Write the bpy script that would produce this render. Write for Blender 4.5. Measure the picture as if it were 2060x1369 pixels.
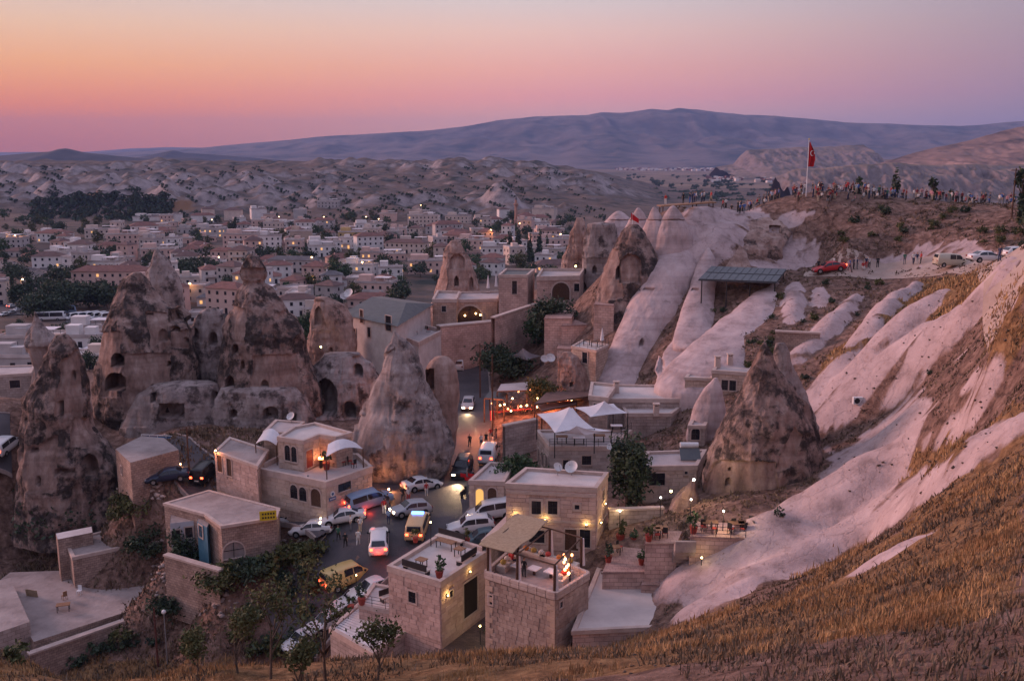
import bpy, bmesh, math, random
import numpy as np
from mathutils import Vector, Matrix

for o in list(bpy.data.objects): bpy.data.objects.remove(o)
scene = bpy.context.scene
COL = scene.collection
random.seed(7); RNG = np.random.default_rng(7)

# ------------------------------------------------------------------ camera
FPX, PCX, PCY = 1950.0, 1030.0, 684.5          # focal length and centre in photo pixels
CAMZ = 36.0
PITCH = math.atan((PCY - 315.0) / FPX)
cam_d = bpy.data.cameras.new('camera'); cam = bpy.data.objects.new('camera', cam_d); COL.objects.link(cam)
cam_d.sensor_width = 36.0; cam_d.lens = FPX / 2060.0 * 36.0
cam_d.clip_start = 0.5; cam_d.clip_end = 60000
cam.location = (0, 0, CAMZ); cam.rotation_euler = (math.pi/2 - PITCH, 0, 0)
scene.camera = cam

# ------------------------------------------------------------------ world: dusk sky
def lin(r, g, b):
    f = lambda c: (c/12.92 if c <= 0.04045 else ((c+0.055)/1.055)**2.4)
    return (f(r/255), f(g/255), f(b/255), 1.0)
world = bpy.data.worlds.new('World'); scene.world = world; world.use_nodes = True
SUN_AZ, SUN_EL = math.radians(-66), math.radians(13)   # azimuth from +Y, clockwise seen from above
def build_world():
    nt = world.node_tree; N = nt.nodes; L = nt.links; N.clear()
    out = N.new('ShaderNodeOutputWorld')
    tc = N.new('ShaderNodeTexCoord'); sep = N.new('ShaderNodeSeparateXYZ'); L.new(tc.outputs['Generated'], sep.inputs[0])
    def ramp(stops):
        r = N.new('ShaderNodeValToRGB'); L.new(sep.outputs['Z'], r.inputs[0]); cr = r.color_ramp
        while len(cr.elements) < len(stops): cr.elements.new(0.5)
        for e, (p, c) in zip(cr.elements, stops): e.position = p; e.color = lin(*c)
        return r
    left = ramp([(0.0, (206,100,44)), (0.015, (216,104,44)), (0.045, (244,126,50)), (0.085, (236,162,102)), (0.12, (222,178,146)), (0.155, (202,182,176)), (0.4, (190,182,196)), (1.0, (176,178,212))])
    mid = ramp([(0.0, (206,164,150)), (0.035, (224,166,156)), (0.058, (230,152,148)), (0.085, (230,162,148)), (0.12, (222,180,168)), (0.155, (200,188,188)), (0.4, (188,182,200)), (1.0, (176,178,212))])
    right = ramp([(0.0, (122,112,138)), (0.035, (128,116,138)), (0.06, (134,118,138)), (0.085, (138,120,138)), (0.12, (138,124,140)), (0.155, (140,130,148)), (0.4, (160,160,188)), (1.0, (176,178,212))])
    hz = N.new('ShaderNodeVectorMath'); hz.operation = 'MULTIPLY'; hz.inputs[1].default_value = (1, 1, 0); L.new(tc.outputs['Generated'], hz.inputs[0])
    nz = N.new('ShaderNodeVectorMath'); nz.operation = 'NORMALIZE'; L.new(hz.outputs[0], nz.inputs[0])
    dt = N.new('ShaderNodeVectorMath'); dt.operation = 'DOT_PRODUCT'; a = math.radians(-60)
    dt.inputs[1].default_value = (math.sin(a), math.cos(a), 0); L.new(nz.outputs[0], dt.inputs[0])
    def mr(a0, a1):
        m = N.new('ShaderNodeMapRange'); m.interpolation_type = 'SMOOTHSTEP'; m.inputs['From Min'].default_value = a0; m.inputs['From Max'].default_value = a1
        L.new(dt.outputs['Value'], m.inputs['Value']); return m
    m1 = N.new('ShaderNodeMix'); m1.data_type = 'RGBA'; L.new(mr(-0.15, 0.55).outputs[0], m1.inputs['Factor']); L.new(right.outputs[0], m1.inputs['A']); L.new(mid.outputs[0], m1.inputs['B'])
    m2 = N.new('ShaderNodeMix'); m2.data_type = 'RGBA'; L.new(mr(0.38, 0.92).outputs[0], m2.inputs['Factor']); L.new(m1.outputs['Result'], m2.inputs['A']); L.new(left.outputs[0], m2.inputs['B'])
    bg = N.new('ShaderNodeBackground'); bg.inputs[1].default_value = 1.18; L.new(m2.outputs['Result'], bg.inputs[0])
    sky = N.new('ShaderNodeTexSky'); sky.sky_type = 'NISHITA'; sky.sun_disc = False; sky.sun_elevation = math.radians(-1.0); sky.sun_rotation = SUN_AZ
    sky.altitude = 1100; sky.dust_density = 2.0
    bg2 = N.new('ShaderNodeBackground'); bg2.inputs[1].default_value = 0.05; L.new(sky.outputs[0], bg2.inputs[0])
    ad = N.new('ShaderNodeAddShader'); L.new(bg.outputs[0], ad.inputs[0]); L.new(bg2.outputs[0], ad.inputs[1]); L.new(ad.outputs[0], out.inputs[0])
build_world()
sun_d = bpy.data.lights.new('afterglow', 'SUN'); sun_d.energy = 3.2; sun_d.angle = math.radians(14); sun_d.color = (1.0, 0.54, 0.49)
sun = bpy.data.objects.new('afterglow', sun_d); COL.objects.link(sun); sun.location = (-80, 20, 120)
sd = Vector((math.sin(SUN_AZ)*math.cos(SUN_EL), math.cos(SUN_AZ)*math.cos(SUN_EL), math.sin(SUN_EL)))
sun.rotation_euler = (-sd).to_track_quat('-Z', 'Y').to_euler()
scene.render.engine = 'CYCLES'
scene.view_settings.view_transform = 'Standard'; scene.view_settings.look = 'None'
scene.view_settings.exposure = 0.15; scene.view_settings.gamma = 1.0; scene.view_settings.use_curve_mapping = False
cy = scene.cycles
cy.use_adaptive_sampling = True; cy.adaptive_threshold = 0.015; cy.use_denoising = True; cy.denoiser = 'OPENIMAGEDENOISE'; cy.max_bounces = 4; cy.diffuse_bounces = 2; cy.glossy_bounces = 2
cy.transmission_bounces = 2; cy.volume_bounces = 0; cy.transparent_max_bounces = 6; cy.sample_clamp_indirect = 3.0; cy.use_light_tree = True

# ------------------------------------------------------------------ pixel helpers (photo pixel -> direction -> place)
_cp, _sp = math.cos(PITCH), math.sin(PITCH)
def ray(px, py):
    """direction of a photo pixel with its Y component 1"""
    a = px - PCX; b = -(py - PCY)
    y = FPX*_cp + b*_sp; z = -FPX*_sp + b*_cp
    return a/y, z/y
def at(px, py, Y):
    a, c = ray(px, py); return Vector((a*Y, Y, CAMZ + c*Y))
def atz(px, py, z):
    a, c = ray(px, py); Y = (z - CAMZ)/c; return Vector((a*Y, Y, z))
def proj(x, y, z):
    zz = z - CAMZ
    dep = y*_cp - zz*_sp; up = y*_sp + zz*_cp
    return PCX + FPX*x/dep, PCY - FPX*up/dep

# ------------------------------------------------------------------ numpy noise
_perm = np.random.default_rng(3).permutation(256).astype(np.int64); _perm = np.concatenate([_perm, _perm, _perm])
_grad = np.random.default_rng(4).normal(size=(256, 3)); _grad /= np.linalg.norm(_grad, axis=1)[:, None]
def perlin(x, y, z):
    x, y, z = np.broadcast_arrays(np.asarray(x, float), np.asarray(y, float), np.asarray(z, float))
    xi = np.floor(x).astype(np.int64); yi = np.floor(y).astype(np.int64); zi = np.floor(z).astype(np.int64)
    xf, yf, zf = x-xi, y-yi, z-zi; xi &= 255; yi &= 255; zi &= 255
    f = lambda t: t*t*t*(t*(t*6-15)+10)
    u, v, w = f(xf), f(yf), f(zf)
    def g(i, j, k):
        h = _perm[_perm[_perm[xi+i]+yi+j]+zi+k]; G = _grad[h]
        return G[..., 0]*(xf-i) + G[..., 1]*(yf-j) + G[..., 2]*(zf-k)
    l = lambda t, a, b: a + t*(b-a)
    return l(w, l(v, l(u, g(0,0,0), g(1,0,0)), l(u, g(0,1,0), g(1,1,0))), l(v, l(u, g(0,0,1), g(1,0,1)), l(u, g(0,1,1), g(1,1,1))))
def fbm(x, y, z, s, octv=4, gain=0.5):
    t = 0; a = 1.0
    for i in range(octv):
        t = t + a*perlin(x/s + 17.3*i, y/s + 5.1*i, z/s - 9.7*i); s = s*0.5; a *= gain
    return t
def in_poly(px, py, poly):
    ins = np.zeros(px.shape, bool); n = len(poly)
    for i in range(n):
        x1, y1 = poly[i]; x2, y2 = poly[(i+1) % n]
        c = ((y1 > py) != (y2 > py)) & (px < (x2-x1)*(py-y1)/((y2-y1) or 1e-9) + x1); ins ^= c
    return ins

# ------------------------------------------------------------------ materials
def nodes_of(m):
    m.use_nodes = True; nt = m.node_tree; nt.nodes.clear()
    return nt, nt.nodes, nt.links
MATS = {}
def pmat(name, c1, c2=None, scale=1.0, rough=0.85, bump=0.0, bscale=None, metal=0.0, emit=None, es=0.0, spec=0.3, detail=5.0, c3=None):
    """a procedural surface: noise between two or three colours, fine relief"""
    if name in MATS: return MATS[name]
    m = bpy.data.materials.new(name); nt, N, L = nodes_of(m)
    out = N.new('ShaderNodeOutputMaterial'); p = N.new('ShaderNodeBsdfPrincipled'); L.new(p.outputs[0], out.inputs[0])
    p.inputs['Roughness'].default_value = rough; p.inputs['Metallic'].default_value = metal; p.inputs['Specular IOR Level'].default_value = spec
    c1 = tuple(c1[:3]) + (1,); c2 = tuple((c2 or [v*0.8 for v in c1[:3]])[:3]) + (1,)
    tc = N.new('ShaderNodeTexCoord')
    geo = N.new('ShaderNodeNewGeometry')
    n = N.new('ShaderNodeTexNoise'); n.inputs['Scale'].default_value = scale; n.inputs['Detail'].default_value = detail; n.inputs['Roughness'].default_value = 0.62
    L.new(geo.outputs['Position'], n.inputs['Vector'])
    r = N.new('ShaderNodeValToRGB'); L.new(n.outputs['Fac'], r.inputs[0]); r.color_ramp.elements[0].position = 0.34; r.color_ramp.elements[1].position = 0.66
    r.color_ramp.elements[0].color = c2; r.color_ramp.elements[1].color = c1
    if c3:
        e = r.color_ramp.elements.new(0.5); e.color = tuple(c3[:3]) + (1,)
    L.new(r.outputs[0], p.inputs['Base Color'])
    if bump:
        b = N.new('ShaderNodeTexNoise'); b.inputs['Scale'].default_value = bscale or scale*4; b.inputs['Detail'].default_value = 6; L.new(geo.outputs['Position'], b.inputs['Vector'])
        bp = N.new('ShaderNodeBump'); bp.inputs['Strength'].default_value = bump; bp.inputs['Distance'].default_value = 0.15; L.new(b.outputs['Fac'], bp.inputs['Height']); L.new(bp.outputs[0], p.inputs['Normal'])
    if emit:
        p.inputs['Emission Color'].default_value = tuple(emit) + (1,); p.inputs['Emission Strength'].default_value = es
    MATS[name] = m; return m
def stone_mat(name, c1, c2, bw=0.75, bh=0.38, mortar=(0.16,0.12,0.105), rough=0.9, along=True):
    """coursed ashlar too far off to pick the blocks apart: courses in colour and fine relief, mapped on both wall directions"""
    if name in MATS: return MATS[name]
    m = bpy.data.materials.new(name); nt, N, L = nodes_of(m)
    out = N.new('ShaderNodeOutputMaterial'); p = N.new('ShaderNodeBsdfPrincipled'); L.new(p.outputs[0], out.inputs[0]); p.inputs['Roughness'].default_value = rough; p.inputs['Specular IOR Level'].default_value = 0.2
    geo = N.new('ShaderNodeNewGeometry'); uv = N.new('ShaderNodeUVMap')
    b = N.new('ShaderNodeTexBrick'); b.inputs['Scale'].default_value = 1.0; b.inputs['Brick Width'].default_value = bw; b.inputs['Row Height'].default_value = bh
    b.inputs['Mortar Size'].default_value = 0.014; b.inputs['Mortar Smooth'].default_value = 0.4; b.inputs['Bias'].default_value = -0.1
    b.inputs['Color1'].default_value = tuple(c1)+(1,); b.inputs['Color2'].default_value = tuple(c2)+(1,); b.inputs['Mortar'].default_value = tuple(mortar)+(1,)
    wob = N.new('ShaderNodeTexNoise'); wob.inputs['Scale'].default_value = 1.3; L.new(geo.outputs['Position'], wob.inputs['Vector'])
    ws = N.new('ShaderNodeVectorMath'); ws.operation = 'MULTIPLY_ADD'; ws.inputs[1].default_value = (0.08, 0.08, 0); L.new(wob.outputs['Color'], ws.inputs[0]); L.new(uv.outputs[0], ws.inputs[2])
    L.new(ws.outputs[0], b.inputs['Vector'])
    n = N.new('ShaderNodeTexNoise'); n.inputs['Scale'].default_value = 0.5; n.inputs['Detail'].default_value = 7; n.inputs['Roughness'].default_value = 0.65; L.new(geo.outputs['Position'], n.inputs['Vector'])
    rr = N.new('ShaderNodeValToRGB'); L.new(n.outputs['Fac'], rr.inputs[0]); rr.color_ramp.elements[0].position = 0.3; rr.color_ramp.elements[1].position = 0.68
    rr.color_ramp.elements[0].color = (0.58, 0.52, 0.5, 1); rr.color_ramp.elements[1].color = (1.1, 1.06, 1.04, 1)
    mx = N.new('ShaderNodeMix'); mx.data_type = 'RGBA'; mx.blend_type = 'MULTIPLY'; mx.inputs['Factor'].default_value = 1; L.new(b.outputs['Color'], mx.inputs['A']); L.new(rr.outputs[0], mx.inputs['B'])
    L.new(mx.outputs['Result'], p.inputs['Base Color'])
    bp = N.new('ShaderNodeBump'); bp.inputs['Strength'].default_value = 0.6; bp.inputs['Distance'].default_value = 0.05; bp.invert = True; L.new(b.outputs['Fac'], bp.inputs['Height'])
    n2 = N.new('ShaderNodeTexNoise'); n2.inputs['Scale'].default_value = 6; n2.inputs['Detail'].default_value = 5; L.new(geo.outputs['Position'], n2.inputs['Vector'])
    bp2 = N.new('ShaderNodeBump'); bp2.inputs['Strength'].default_value = 0.4; bp2.inputs['Distance'].default_value = 0.06; L.new(n2.outputs['Fac'], bp2.inputs['Height']); L.new(bp.outputs[0], bp2.inputs['Normal']); L.new(bp2.outputs[0], p.inputs['Normal'])
    MATS[name] = m; return m

# ------------------------------------------------------------------ object helpers
def link(o): COL.objects.link(o); return o
def tag(o, label=None, cat=None, group=None, kind=None):
    if label: o['label'] = label
    if cat: o['category'] = cat
    if group: o['group'] = group
    if kind: o['kind'] = kind
    return o
def thing(name, label, cat, loc=(0,0,0), rz=0.0, group=None):
    o = bpy.data.objects.new(name, None); o.empty_display_size = 0.3; link(o); o.location = loc; o.rotation_euler = (0, 0, rz)
    return tag(o, label, cat, group)
def wthing(*a, **k):
    o = thing(*a, **k); o['_w'] = 1; return o
def mobj(name, me, parent=None, loc=None, rot=None, scale=None):
    o = bpy.data.objects.new(name, me); link(o)
    if parent is not None:
        o.parent = parent
        if parent.get('_w'): o.matrix_parent_inverse = Matrix.Translation(-Vector(parent.location))   # parts of this thing are given in world metres
    if loc is not None: o.location = loc
    if rot is not None: o.rotation_euler = rot
    if scale is not None: o.scale = scale
    return o
def npmesh(name, V, Fq, mats=(), smooth=False, attrs=None, mi=None):
    """mesh from arrays: V (n,3); Fq (m,3|4)"""
    V = np.asarray(V, np.float32); Fq = np.asarray(Fq, np.int32)
    me = bpy.data.meshes.new(name); k = Fq.shape[1]
    me.vertices.add(len(V)); me.vertices.foreach_set('co', V.ravel())
    me.loops.add(Fq.size); me.loops.foreach_set('vertex_index', Fq.ravel())
    me.polygons.add(len(Fq)); me.polygons.foreach_set('loop_start', np.arange(0, Fq.size, k, dtype=np.int32))
    if smooth: me.polygons.foreach_set('use_smooth', np.ones(len(Fq), bool))
    if mi is not None: me.polygons.foreach_set('material_index', np.asarray(mi, np.int32))
    for m in mats: me.materials.append(m)
    for nme, arr in (attrs or {}).items():
        a = me.attributes.new(nme, 'FLOAT', 'POINT'); a.data.foreach_set('value', np.asarray(arr, np.float32))
    me.update(calc_edges=True); me.validate(); return me
def grid_faces(nr, nc, wrap=False):
    i = np.arange(nr-1)[:, None]; j = np.arange(nc if wrap else nc-1)[None, :]; j2 = (j+1) % nc
    return np.stack([i*nc+j+0*i, i*nc+j2, (i+1)*nc+j2, (i+1)*nc+j+0*i], -1).reshape(-1, 4)
class MB:
    """collects shapes, then links them as one mesh object (world-box UVs in metres)"""
    def __init__(s): s.v = []; s.f = []; s.m = []; s.uv = []
    def quad(s, a, b, c, d, mi=0):
        n = len(s.v); s.v += [tuple(a), tuple(b), tuple(c), tuple(d)]; s.f.append((n, n+1, n+2, n+3)); s.m.append(mi)
        w = (Vector(b)-Vector(a)).length; h = (Vector(d)-Vector(a)).length; z0 = a[2]; u0 = (a[0]*0.7+a[1]*0.71) % 7
        s.uv.append([(u0, z0), (u0+w, z0), (u0+w, z0+h), (u0, z0+h)]); return s
    def poly(s, pts, mi=0):
        n = len(s.v); s.v += [tuple(p) for p in pts]; s.f.append(tuple(range(n, n+len(pts)))); s.m.append(mi); s.uv.append([(p[0], p[1]) for p in pts]); return s
    def box(s, c, size, rz=0.0, mi=0, tilt=None):
        hx, hy, hz = size[0]/2, size[1]/2, size[2]/2; R = Matrix.Rotation(rz, 3, 'Z')
        if tilt is not None: R = R @ tilt
        P = [Vector(c) + R @ Vector((x*hx, y*hy, z*hz)) for z in (-1, 1) for (x, y) in ((-1,-1), (1,-1), (1,1), (-1,1))]
        for q in ((0,1,5,4), (1,2,6,5), (2,3,7,6), (3,0,4,7), (4,5,6,7), (3,2,1,0)): s.quad(*[P[i] for i in q], mi=mi)
        return s
    def prism(s, pts, z0, z1, mi=0, top=True, mtop=None):
        """pts: footprint, counter-clockwise"""
        n = len(pts)
        for i in range(n):
            a, b = pts[i], pts[(i+1) % n]; s.quad((a[0], a[1], z0), (b[0], b[1], z0), (b[0], b[1], z1), (a[0], a[1], z1), mi)
        if top: s.poly([(p[0], p[1], z1) for p in pts], mtop if mtop is not None else mi)
        return s
    def tube(s, a, b, r0, r1=None, seg=8, mi=0, caps=True):
        a = Vector(a); b = Vector(b); r1 = r0 if r1 is None else r1; d = (b-a).normalized(); u = d.orthogonal().normalized(); w = d.cross(u)
        A = [a + (u*math.cos(t)+w*math.sin(t))*r0 for t in [2*math.pi*k/seg for k in range(seg)]]; B = [b + (u*math.cos(t)+w*math.sin(t))*r1 for t in [2*math.pi*k/seg for k in range(seg)]]
        for k in range(seg): s.quad(A[k], A[(k+1) % seg], B[(k+1) % seg], B[k], mi)
        if caps: s.poly(B, mi); s.poly(A[::-1], mi)
        return s
    def ball(s, c, r, seg=8, rings=5, mi=0, sz=1.0):
        c = Vector(c); rows = [[c + Vector((math.sin(math.pi*i/rings)*math.cos(2*math.pi*k/seg)*r, math.sin(math.pi*i/rings)*math.sin(2*math.pi*k/seg)*r, math.cos(math.pi*i/rings)*r*sz)) for k in range(seg)] for i in range(rings+1)]
        for i in range(rings):
            for k in range(seg): s.quad(rows[i+1][k], rows[i+1][(k+1) % seg], rows[i][(k+1) % seg], rows[i][k], mi)
        return s
    def mesh(s, name, mats, smooth=False):
        me = bpy.data.meshes.new(name); me.from_pydata(s.v, [], s.f)
        uv = me.uv_layers.new(name='UVMap'); flat = [c for f in s.uv for p in f for c in p]; uv.data.foreach_set('uv', flat)
        me.polygons.foreach_set('material_index', s.m)
        if smooth: me.polygons.foreach_set('use_smooth', [True]*len(s.f))
        for m in (mats if isinstance(mats, (list, tuple)) else [mats]): me.materials.append(m)
        me.update(); return me
    def build(s, name, mats, parent=None, smooth=False, weld=False):
        me = s.mesh(name, mats, smooth)
        if weld:
            bm = bmesh.new(); bm.from_mesh(me); bmesh.ops.remove_doubles(bm, verts=bm.verts, dist=1e-4); bm.to_mesh(me); bm.free()
        return mobj(name, me, parent)
# ================================================================== near terrain: a smooth sheet through known ground points
def G(px, py, Y): p = at(px, py, Y); return (p.x, p.y, p.z)
def Gz(px, py, z): p = atz(px, py, z); return (p.x, p.y, p.z)
CP = [Gz(780,1060,0), Gz(650,1010,0), Gz(850,960,0.2), Gz(900,1010,0), Gz(700,1150,-3), Gz(640,1200,-5.5), Gz(580,1290,-8.5), Gz(960,1040,0), Gz(930,900,0.6),
      Gz(940,830,1.2), Gz(945,760,2), Gz(945,710,2.5), Gz(950,660,3), Gz(400,965,0), Gz(500,985,0), Gz(250,960,-0.8), Gz(272,1003,-1.2), Gz(330,1000,-0.6), Gz(380,1112,-3.2), Gz(430,1132,-3.4), Gz(500,1110,-2.6), Gz(345,1100,-3.4), Gz(210,1075,-7.5), Gz(20,905,0), Gz(150,1000,-6), Gz(330,850,1), Gz(480,850,1), Gz(650,835,1), Gz(200,830,0.5),
      Gz(560,1120,-3), Gz(330,1180,-10), Gz(150,1240,-11), Gz(0,1200,-12), Gz(350,1300,-11), Gz(20,1310,-13), Gz(480,1200,-8), Gz(400,1250,-10), Gz(60,1050,-9),
      Gz(700,760,-1), Gz(800,760,1), Gz(1050,800,3), Gz(1150,800,4), Gz(1080,730,5), Gz(1260,775,6), Gz(1150,920,2.5), Gz(1300,900,4), Gz(1330,1000,3), Gz(1260,1080,2.5), Gz(1200,1110,1.5), Gz(1050,980,1.5), Gz(1420,1060,5), Gz(1540,1045,6), Gz(1400,900,6),
      Gz(1330,1130,1.5), Gz(1200,1200,-1), Gz(1050,1230,-4), Gz(930,1250,-4.5), Gz(850,1250,-5.5), Gz(780,1330,-8),
      # right hillside
      G(1330,425,150), G(1450,414,150), G(1640,414,150), G(1850,418,146), G(2000,424,140), G(2060,428,136), G(1500,475,146), G(1700,480,140), G(1850,480,138), G(2000,485,128), G(1380,480,158),
      G(1660,540,142), G(1760,538,137), G(1900,534,128), G(2040,518,122), G(1560,560,136), G(1450,600,134), G(1430,680,124), G(1750,620,122), G(1640,600,128), G(1640,690,115), G(1520,690,116), G(1850,600,112), G(2000,560,90), G(2060,552,68),
      G(1980,640,85), G(1850,760,90), G(1700,800,98), G(1640,850,98), G(1800,950,78), G(1950,850,70), G(2060,780,60), G(2060,700,65), G(1700,1000,78), G(1660,950,84), G(1600,1080,77), G(1450,1150,74), G(1400,1200,71), G(1700,1130,60), G(1560,1180,62),
      G(1850,1050,52), G(2060,930,45), G(2060,1200,20), G(2060,1369,13), G(1700,1369,17), G(1700,1250,28), G(1400,1369,21), G(1400,1280,33), G(1200,1369,24), G(1200,1315,31), G(1000,1369,26), G(1000,1335,30), G(700,1369,30), G(500,1369,34), G(500,1335,38), G(300,1369,38), G(100,1369,45), G(0,1340,55),
      # slope hidden behind the grassy crest, and ground round the edges
      (0,0,34.2), (8,0,34.5), (-10,0,28), (20,5,35), (-25,10,18), (-20,25,12), (30,20,34), (-2,46,8.5), (-4,60,-1.5), (6,48,9), (5,62,0.5), (14,50,11), (-12,48,3), (-22,50,-2), (-32,58,-7), (-12,58,-4),
      (-45,75,-12.5), (-60,60,-12), (-80,90,-14), (-40,30,4), (-70,110,-6), (-95,140,-8), (-110,60,-14), (40,50,30), (60,60,38), (70,100,33), (85,130,29), (110,60,42), (110,110,33), (60,170,26.8), (42,168,26.8), (85,165,26.8), (30,200,22), (60,230,10), (100,180,26), (40,260,-2), (90,280,-3),
      (0,190,6), (12,180,9), (-15,200,2), (-30,180,0), (-10,240,-10), (10,250,-8), (-50,160,-3), (-60,200,-10), (-80,260,-18), (-40,280,-18), (-110,200,-14), (-120,330,-22), (-180,330,-23), (-180,200,-17), (-170,120,-14), (-170,40,-14), (0,330,-20), (60,330,-14), (120,330,-12), (-60,330,-21), (-90,120,-5), (-30,140,0.5), (-60,135,0)]
CP = np.array(CP)
def tps_fit(P, lam=0.02):
    n = len(P); X = P[:, :2]; d = np.linalg.norm(X[:, None]-X[None], axis=2)
    K = np.where(d > 0, d*d*np.log(d+1e-12), 0) + lam*np.eye(n)*100
    Q = np.hstack([np.ones((n, 1)), X]); A = np.block([[K, Q], [Q.T, np.zeros((3, 3))]])
    return np.linalg.solve(A, np.concatenate([P[:, 2], np.zeros(3)]))
_w = tps_fit(CP)
def base_z(x, y):
    x = np.asarray(x, float); y = np.asarray(y, float); t = _w[-3] + _w[-2]*x + _w[-1]*y
    for (cx, cy_, _), wi in zip(CP, _w[:-3]):
        d2 = (x-cx)**2 + (y-cy_)**2 + 1e-9; t = t + wi*0.5*d2*np.log(d2)
    return t
GX0, GX1, GY0, GY1, GS = -182.0, 115.0, -6.0, 332.0, 0.65
gx = np.arange(GX0, GX1+GS, GS); gy = np.arange(GY0, GY1+GS, GS); XX, YY = np.meshgrid(gx, gy)
ZB = np.zeros_like(XX)
for i in range(0, len(gy), 64): ZB[i:i+64] = base_z(XX[i:i+64], YY[i:i+64])
ZB = np.clip(ZB, -26, 60)
def sample(Z, x, y):
    u = np.clip((np.asarray(x)-GX0)/GS, 0, len(gx)-1.001); v = np.clip((np.asarray(y)-GY0)/GS, 0, len(gy)-1.001)
    i = np.floor(u).astype(int); j = np.floor(v).astype(int); a = u-i; b = v-j
    return (Z[j, i]*(1-a)+Z[j, i+1]*a)*(1-b) + (Z[j+1, i]*(1-a)+Z[j+1, i+1]*a)*b
HZ = ZB
def ground(x, y): return float(sample(HZ, x, y))
def hit(px, py, Z=None, y0=4.0, y1=330.0):
    """where the ray of a photo pixel meets the near terrain"""
    Z = HZ if Z is None else Z
    a, c = ray(px, py); Y = np.linspace(y0, y1, 900); X = a*Y; h = CAMZ + c*Y; below = h < sample(Z, X, Y)
    below &= (X > GX0) & (X < GX1)
    k = np.argmax(below) if below.any() else len(Y)-1
    lo, hi = Y[max(k-1, 0)], Y[k]
    for _ in range(18):
        m = (lo+hi)/2
        if CAMZ + c*m < sample(Z, a*m, m): hi = m
        else: lo = m
    return Vector((a*hi, hi, CAMZ + c*hi))
# fins of bare tuff running down the hillside: (photo pixels on the ground, half width m, height m)
FINS = [([(1600,572),(1597,605),(1594,645)], 1.5, 1.0), ([(1650,580),(1648,612)], 1.0, 0.6), ([(1722,600),(1690,640),(1640,690),(1595,725)], 1.6, 1.5),
        ([(1842,582),(1780,632),(1735,688),(1690,740),(1640,795)], 1.9, 2.3), ([(1880,612),(1810,675),(1750,735),(1690,775)], 2.9, 2.8), ([(1992,588),(1915,680),(1820,745),(1730,805),(1640,850)], 3.8, 3.6),
        ([(1960,735),(1870,815),(1770,910),(1690,975)], 3.6, 1.2), ([(1985,790),(1880,870),(1760,960),(1640,1060),(1560,1110),(1470,1140),(1390,1170)], 3.4, 2.6), ([(2050,870),(1930,945),(1790,1030),(1660,1110),(1540,1160),(1450,1205),(1400,1232)], 2.5, 2.0),
        ([(1840,1100),(1760,1130)], 1.5, 0.5), ([(1500,470),(1440,490),(1400,520)], 2.5, 1.5), ([(1420,420),(1400,450),(1390,480)], 3.0, 1.5)]
NZ = fbm(XX, YY, 0*XX, 9.0, 5); NS = fbm(XX, YY, 3+0*XX, 2.2, 3)
WHITE = np.zeros_like(XX); BUMP = np.zeros_like(XX)
for pts, hw, hh in FINS:
    P = [hit(*p) for p in pts]; xs = np.array([p.x for p in P]); ys = np.array([p.y for p in P])
    m = (XX > xs.min()-hw*2.5) & (XX < xs.max()+hw*2.5) & (YY > ys.min()-hw*2.5) & (YY < ys.max()+hw*2.5)
    x = XX[m]; y = YY[m]; best = np.full(x.shape, 1e9); tt = np.zeros(x.shape); L = 0; tot = sum(math.hypot(xs[i+1]-xs[i], ys[i+1]-ys[i]) for i in range(len(xs)-1))
    for i in range(len(xs)-1):
        dx, dy = xs[i+1]-xs[i], ys[i+1]-ys[i]; l = math.hypot(dx, dy); t = np.clip(((x-xs[i])*dx+(y-ys[i])*dy)/(l*l), 0, 1)
        d = np.hypot(x-xs[i]-t*dx, y-ys[i]-t*dy); b = d < best; best[b] = d[b]; tt[b] = (L + t[b]*l)/tot; L += l
    w = hw*(0.62+0.55*np.sin(np.clip(tt, 0, 1)*2.6))*(1+0.35*NZ[m]); u = best/w
    prof = np.where(u < 1, (1-np.clip(u, 0, 1)**2.2), 0); bb = hh*prof*(0.35+0.65*np.sin(np.clip(tt*0.9+0.1, 0, 1)*3.14159*0.9))
    BUMP[m] = np.maximum(BUMP[m], bb); WHITE[m] = np.maximum(WHITE[m], np.clip((1.08-u + 0.3*NS[m])*4, 0, 1))
ZT = ZB + BUMP
PXX, PYY = proj(XX, np.maximum(YY, 2.0), ZT)
_jk = np.clip(70/np.maximum(YY, 10), 0.15, 1); JX = PXX + (22*NZ + 10*NS)*_jk; JY = PYY + (14*NZ + 8*NS)*_jk*np.clip(70/np.maximum(YY, 10), 0.3, 1)
def paint(A, polys, val=1.0, ymin=None, ymax=None):
    for poly in polys:
        m = in_poly(JX, JY, poly)
        if ymax: m &= YY < ymax
        if ymin: m &= YY > ymin
        A[m] = val
paint(WHITE, [[(1470,480),(1560,462),(1655,488),(1640,532),(1560,546),(1495,530)], [(1380,412),(1520,412),(1560,440),(1480,470),(1400,500),(1370,470)], [(1640,545),(1900,540),(2060,520),(2060,500),(1850,502),(1680,532)],
              [(1840,490),(1960,480),(1980,500),(1850,510)], [(1570,425),(1640,420),(1600,460),(1540,470)], [(1660,900),(1760,860),(1870,770),(1960,735),(1960,790),(1830,910),(1700,1010)]], 0.85, 60)
paint(WHITE, [[(1370,1180),(1460,1150),(1600,1060),(1720,1000),(1790,1000),(1640,1120),(1480,1200),(1380,1240)]], 1.0, 55)
paint(WHITE, [[(1780,965),(1850,905),(1930,870),(1950,905),(1860,950)], [(2060,640),(2000,630),(1940,715),(1890,755),(1850,800),(1910,785),(1970,735),(2060,715)], [(1655,862),(1725,845),(1725,890),(1672,905)], [(1850,830),(1905,785),(1970,780),(1900,845),(1830,895)]], 0.0)
_st = fbm(XX*0.22 + YY*0.1, YY*1.0 - XX*0.12, 11+0*XX, 1.6, 4)
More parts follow.
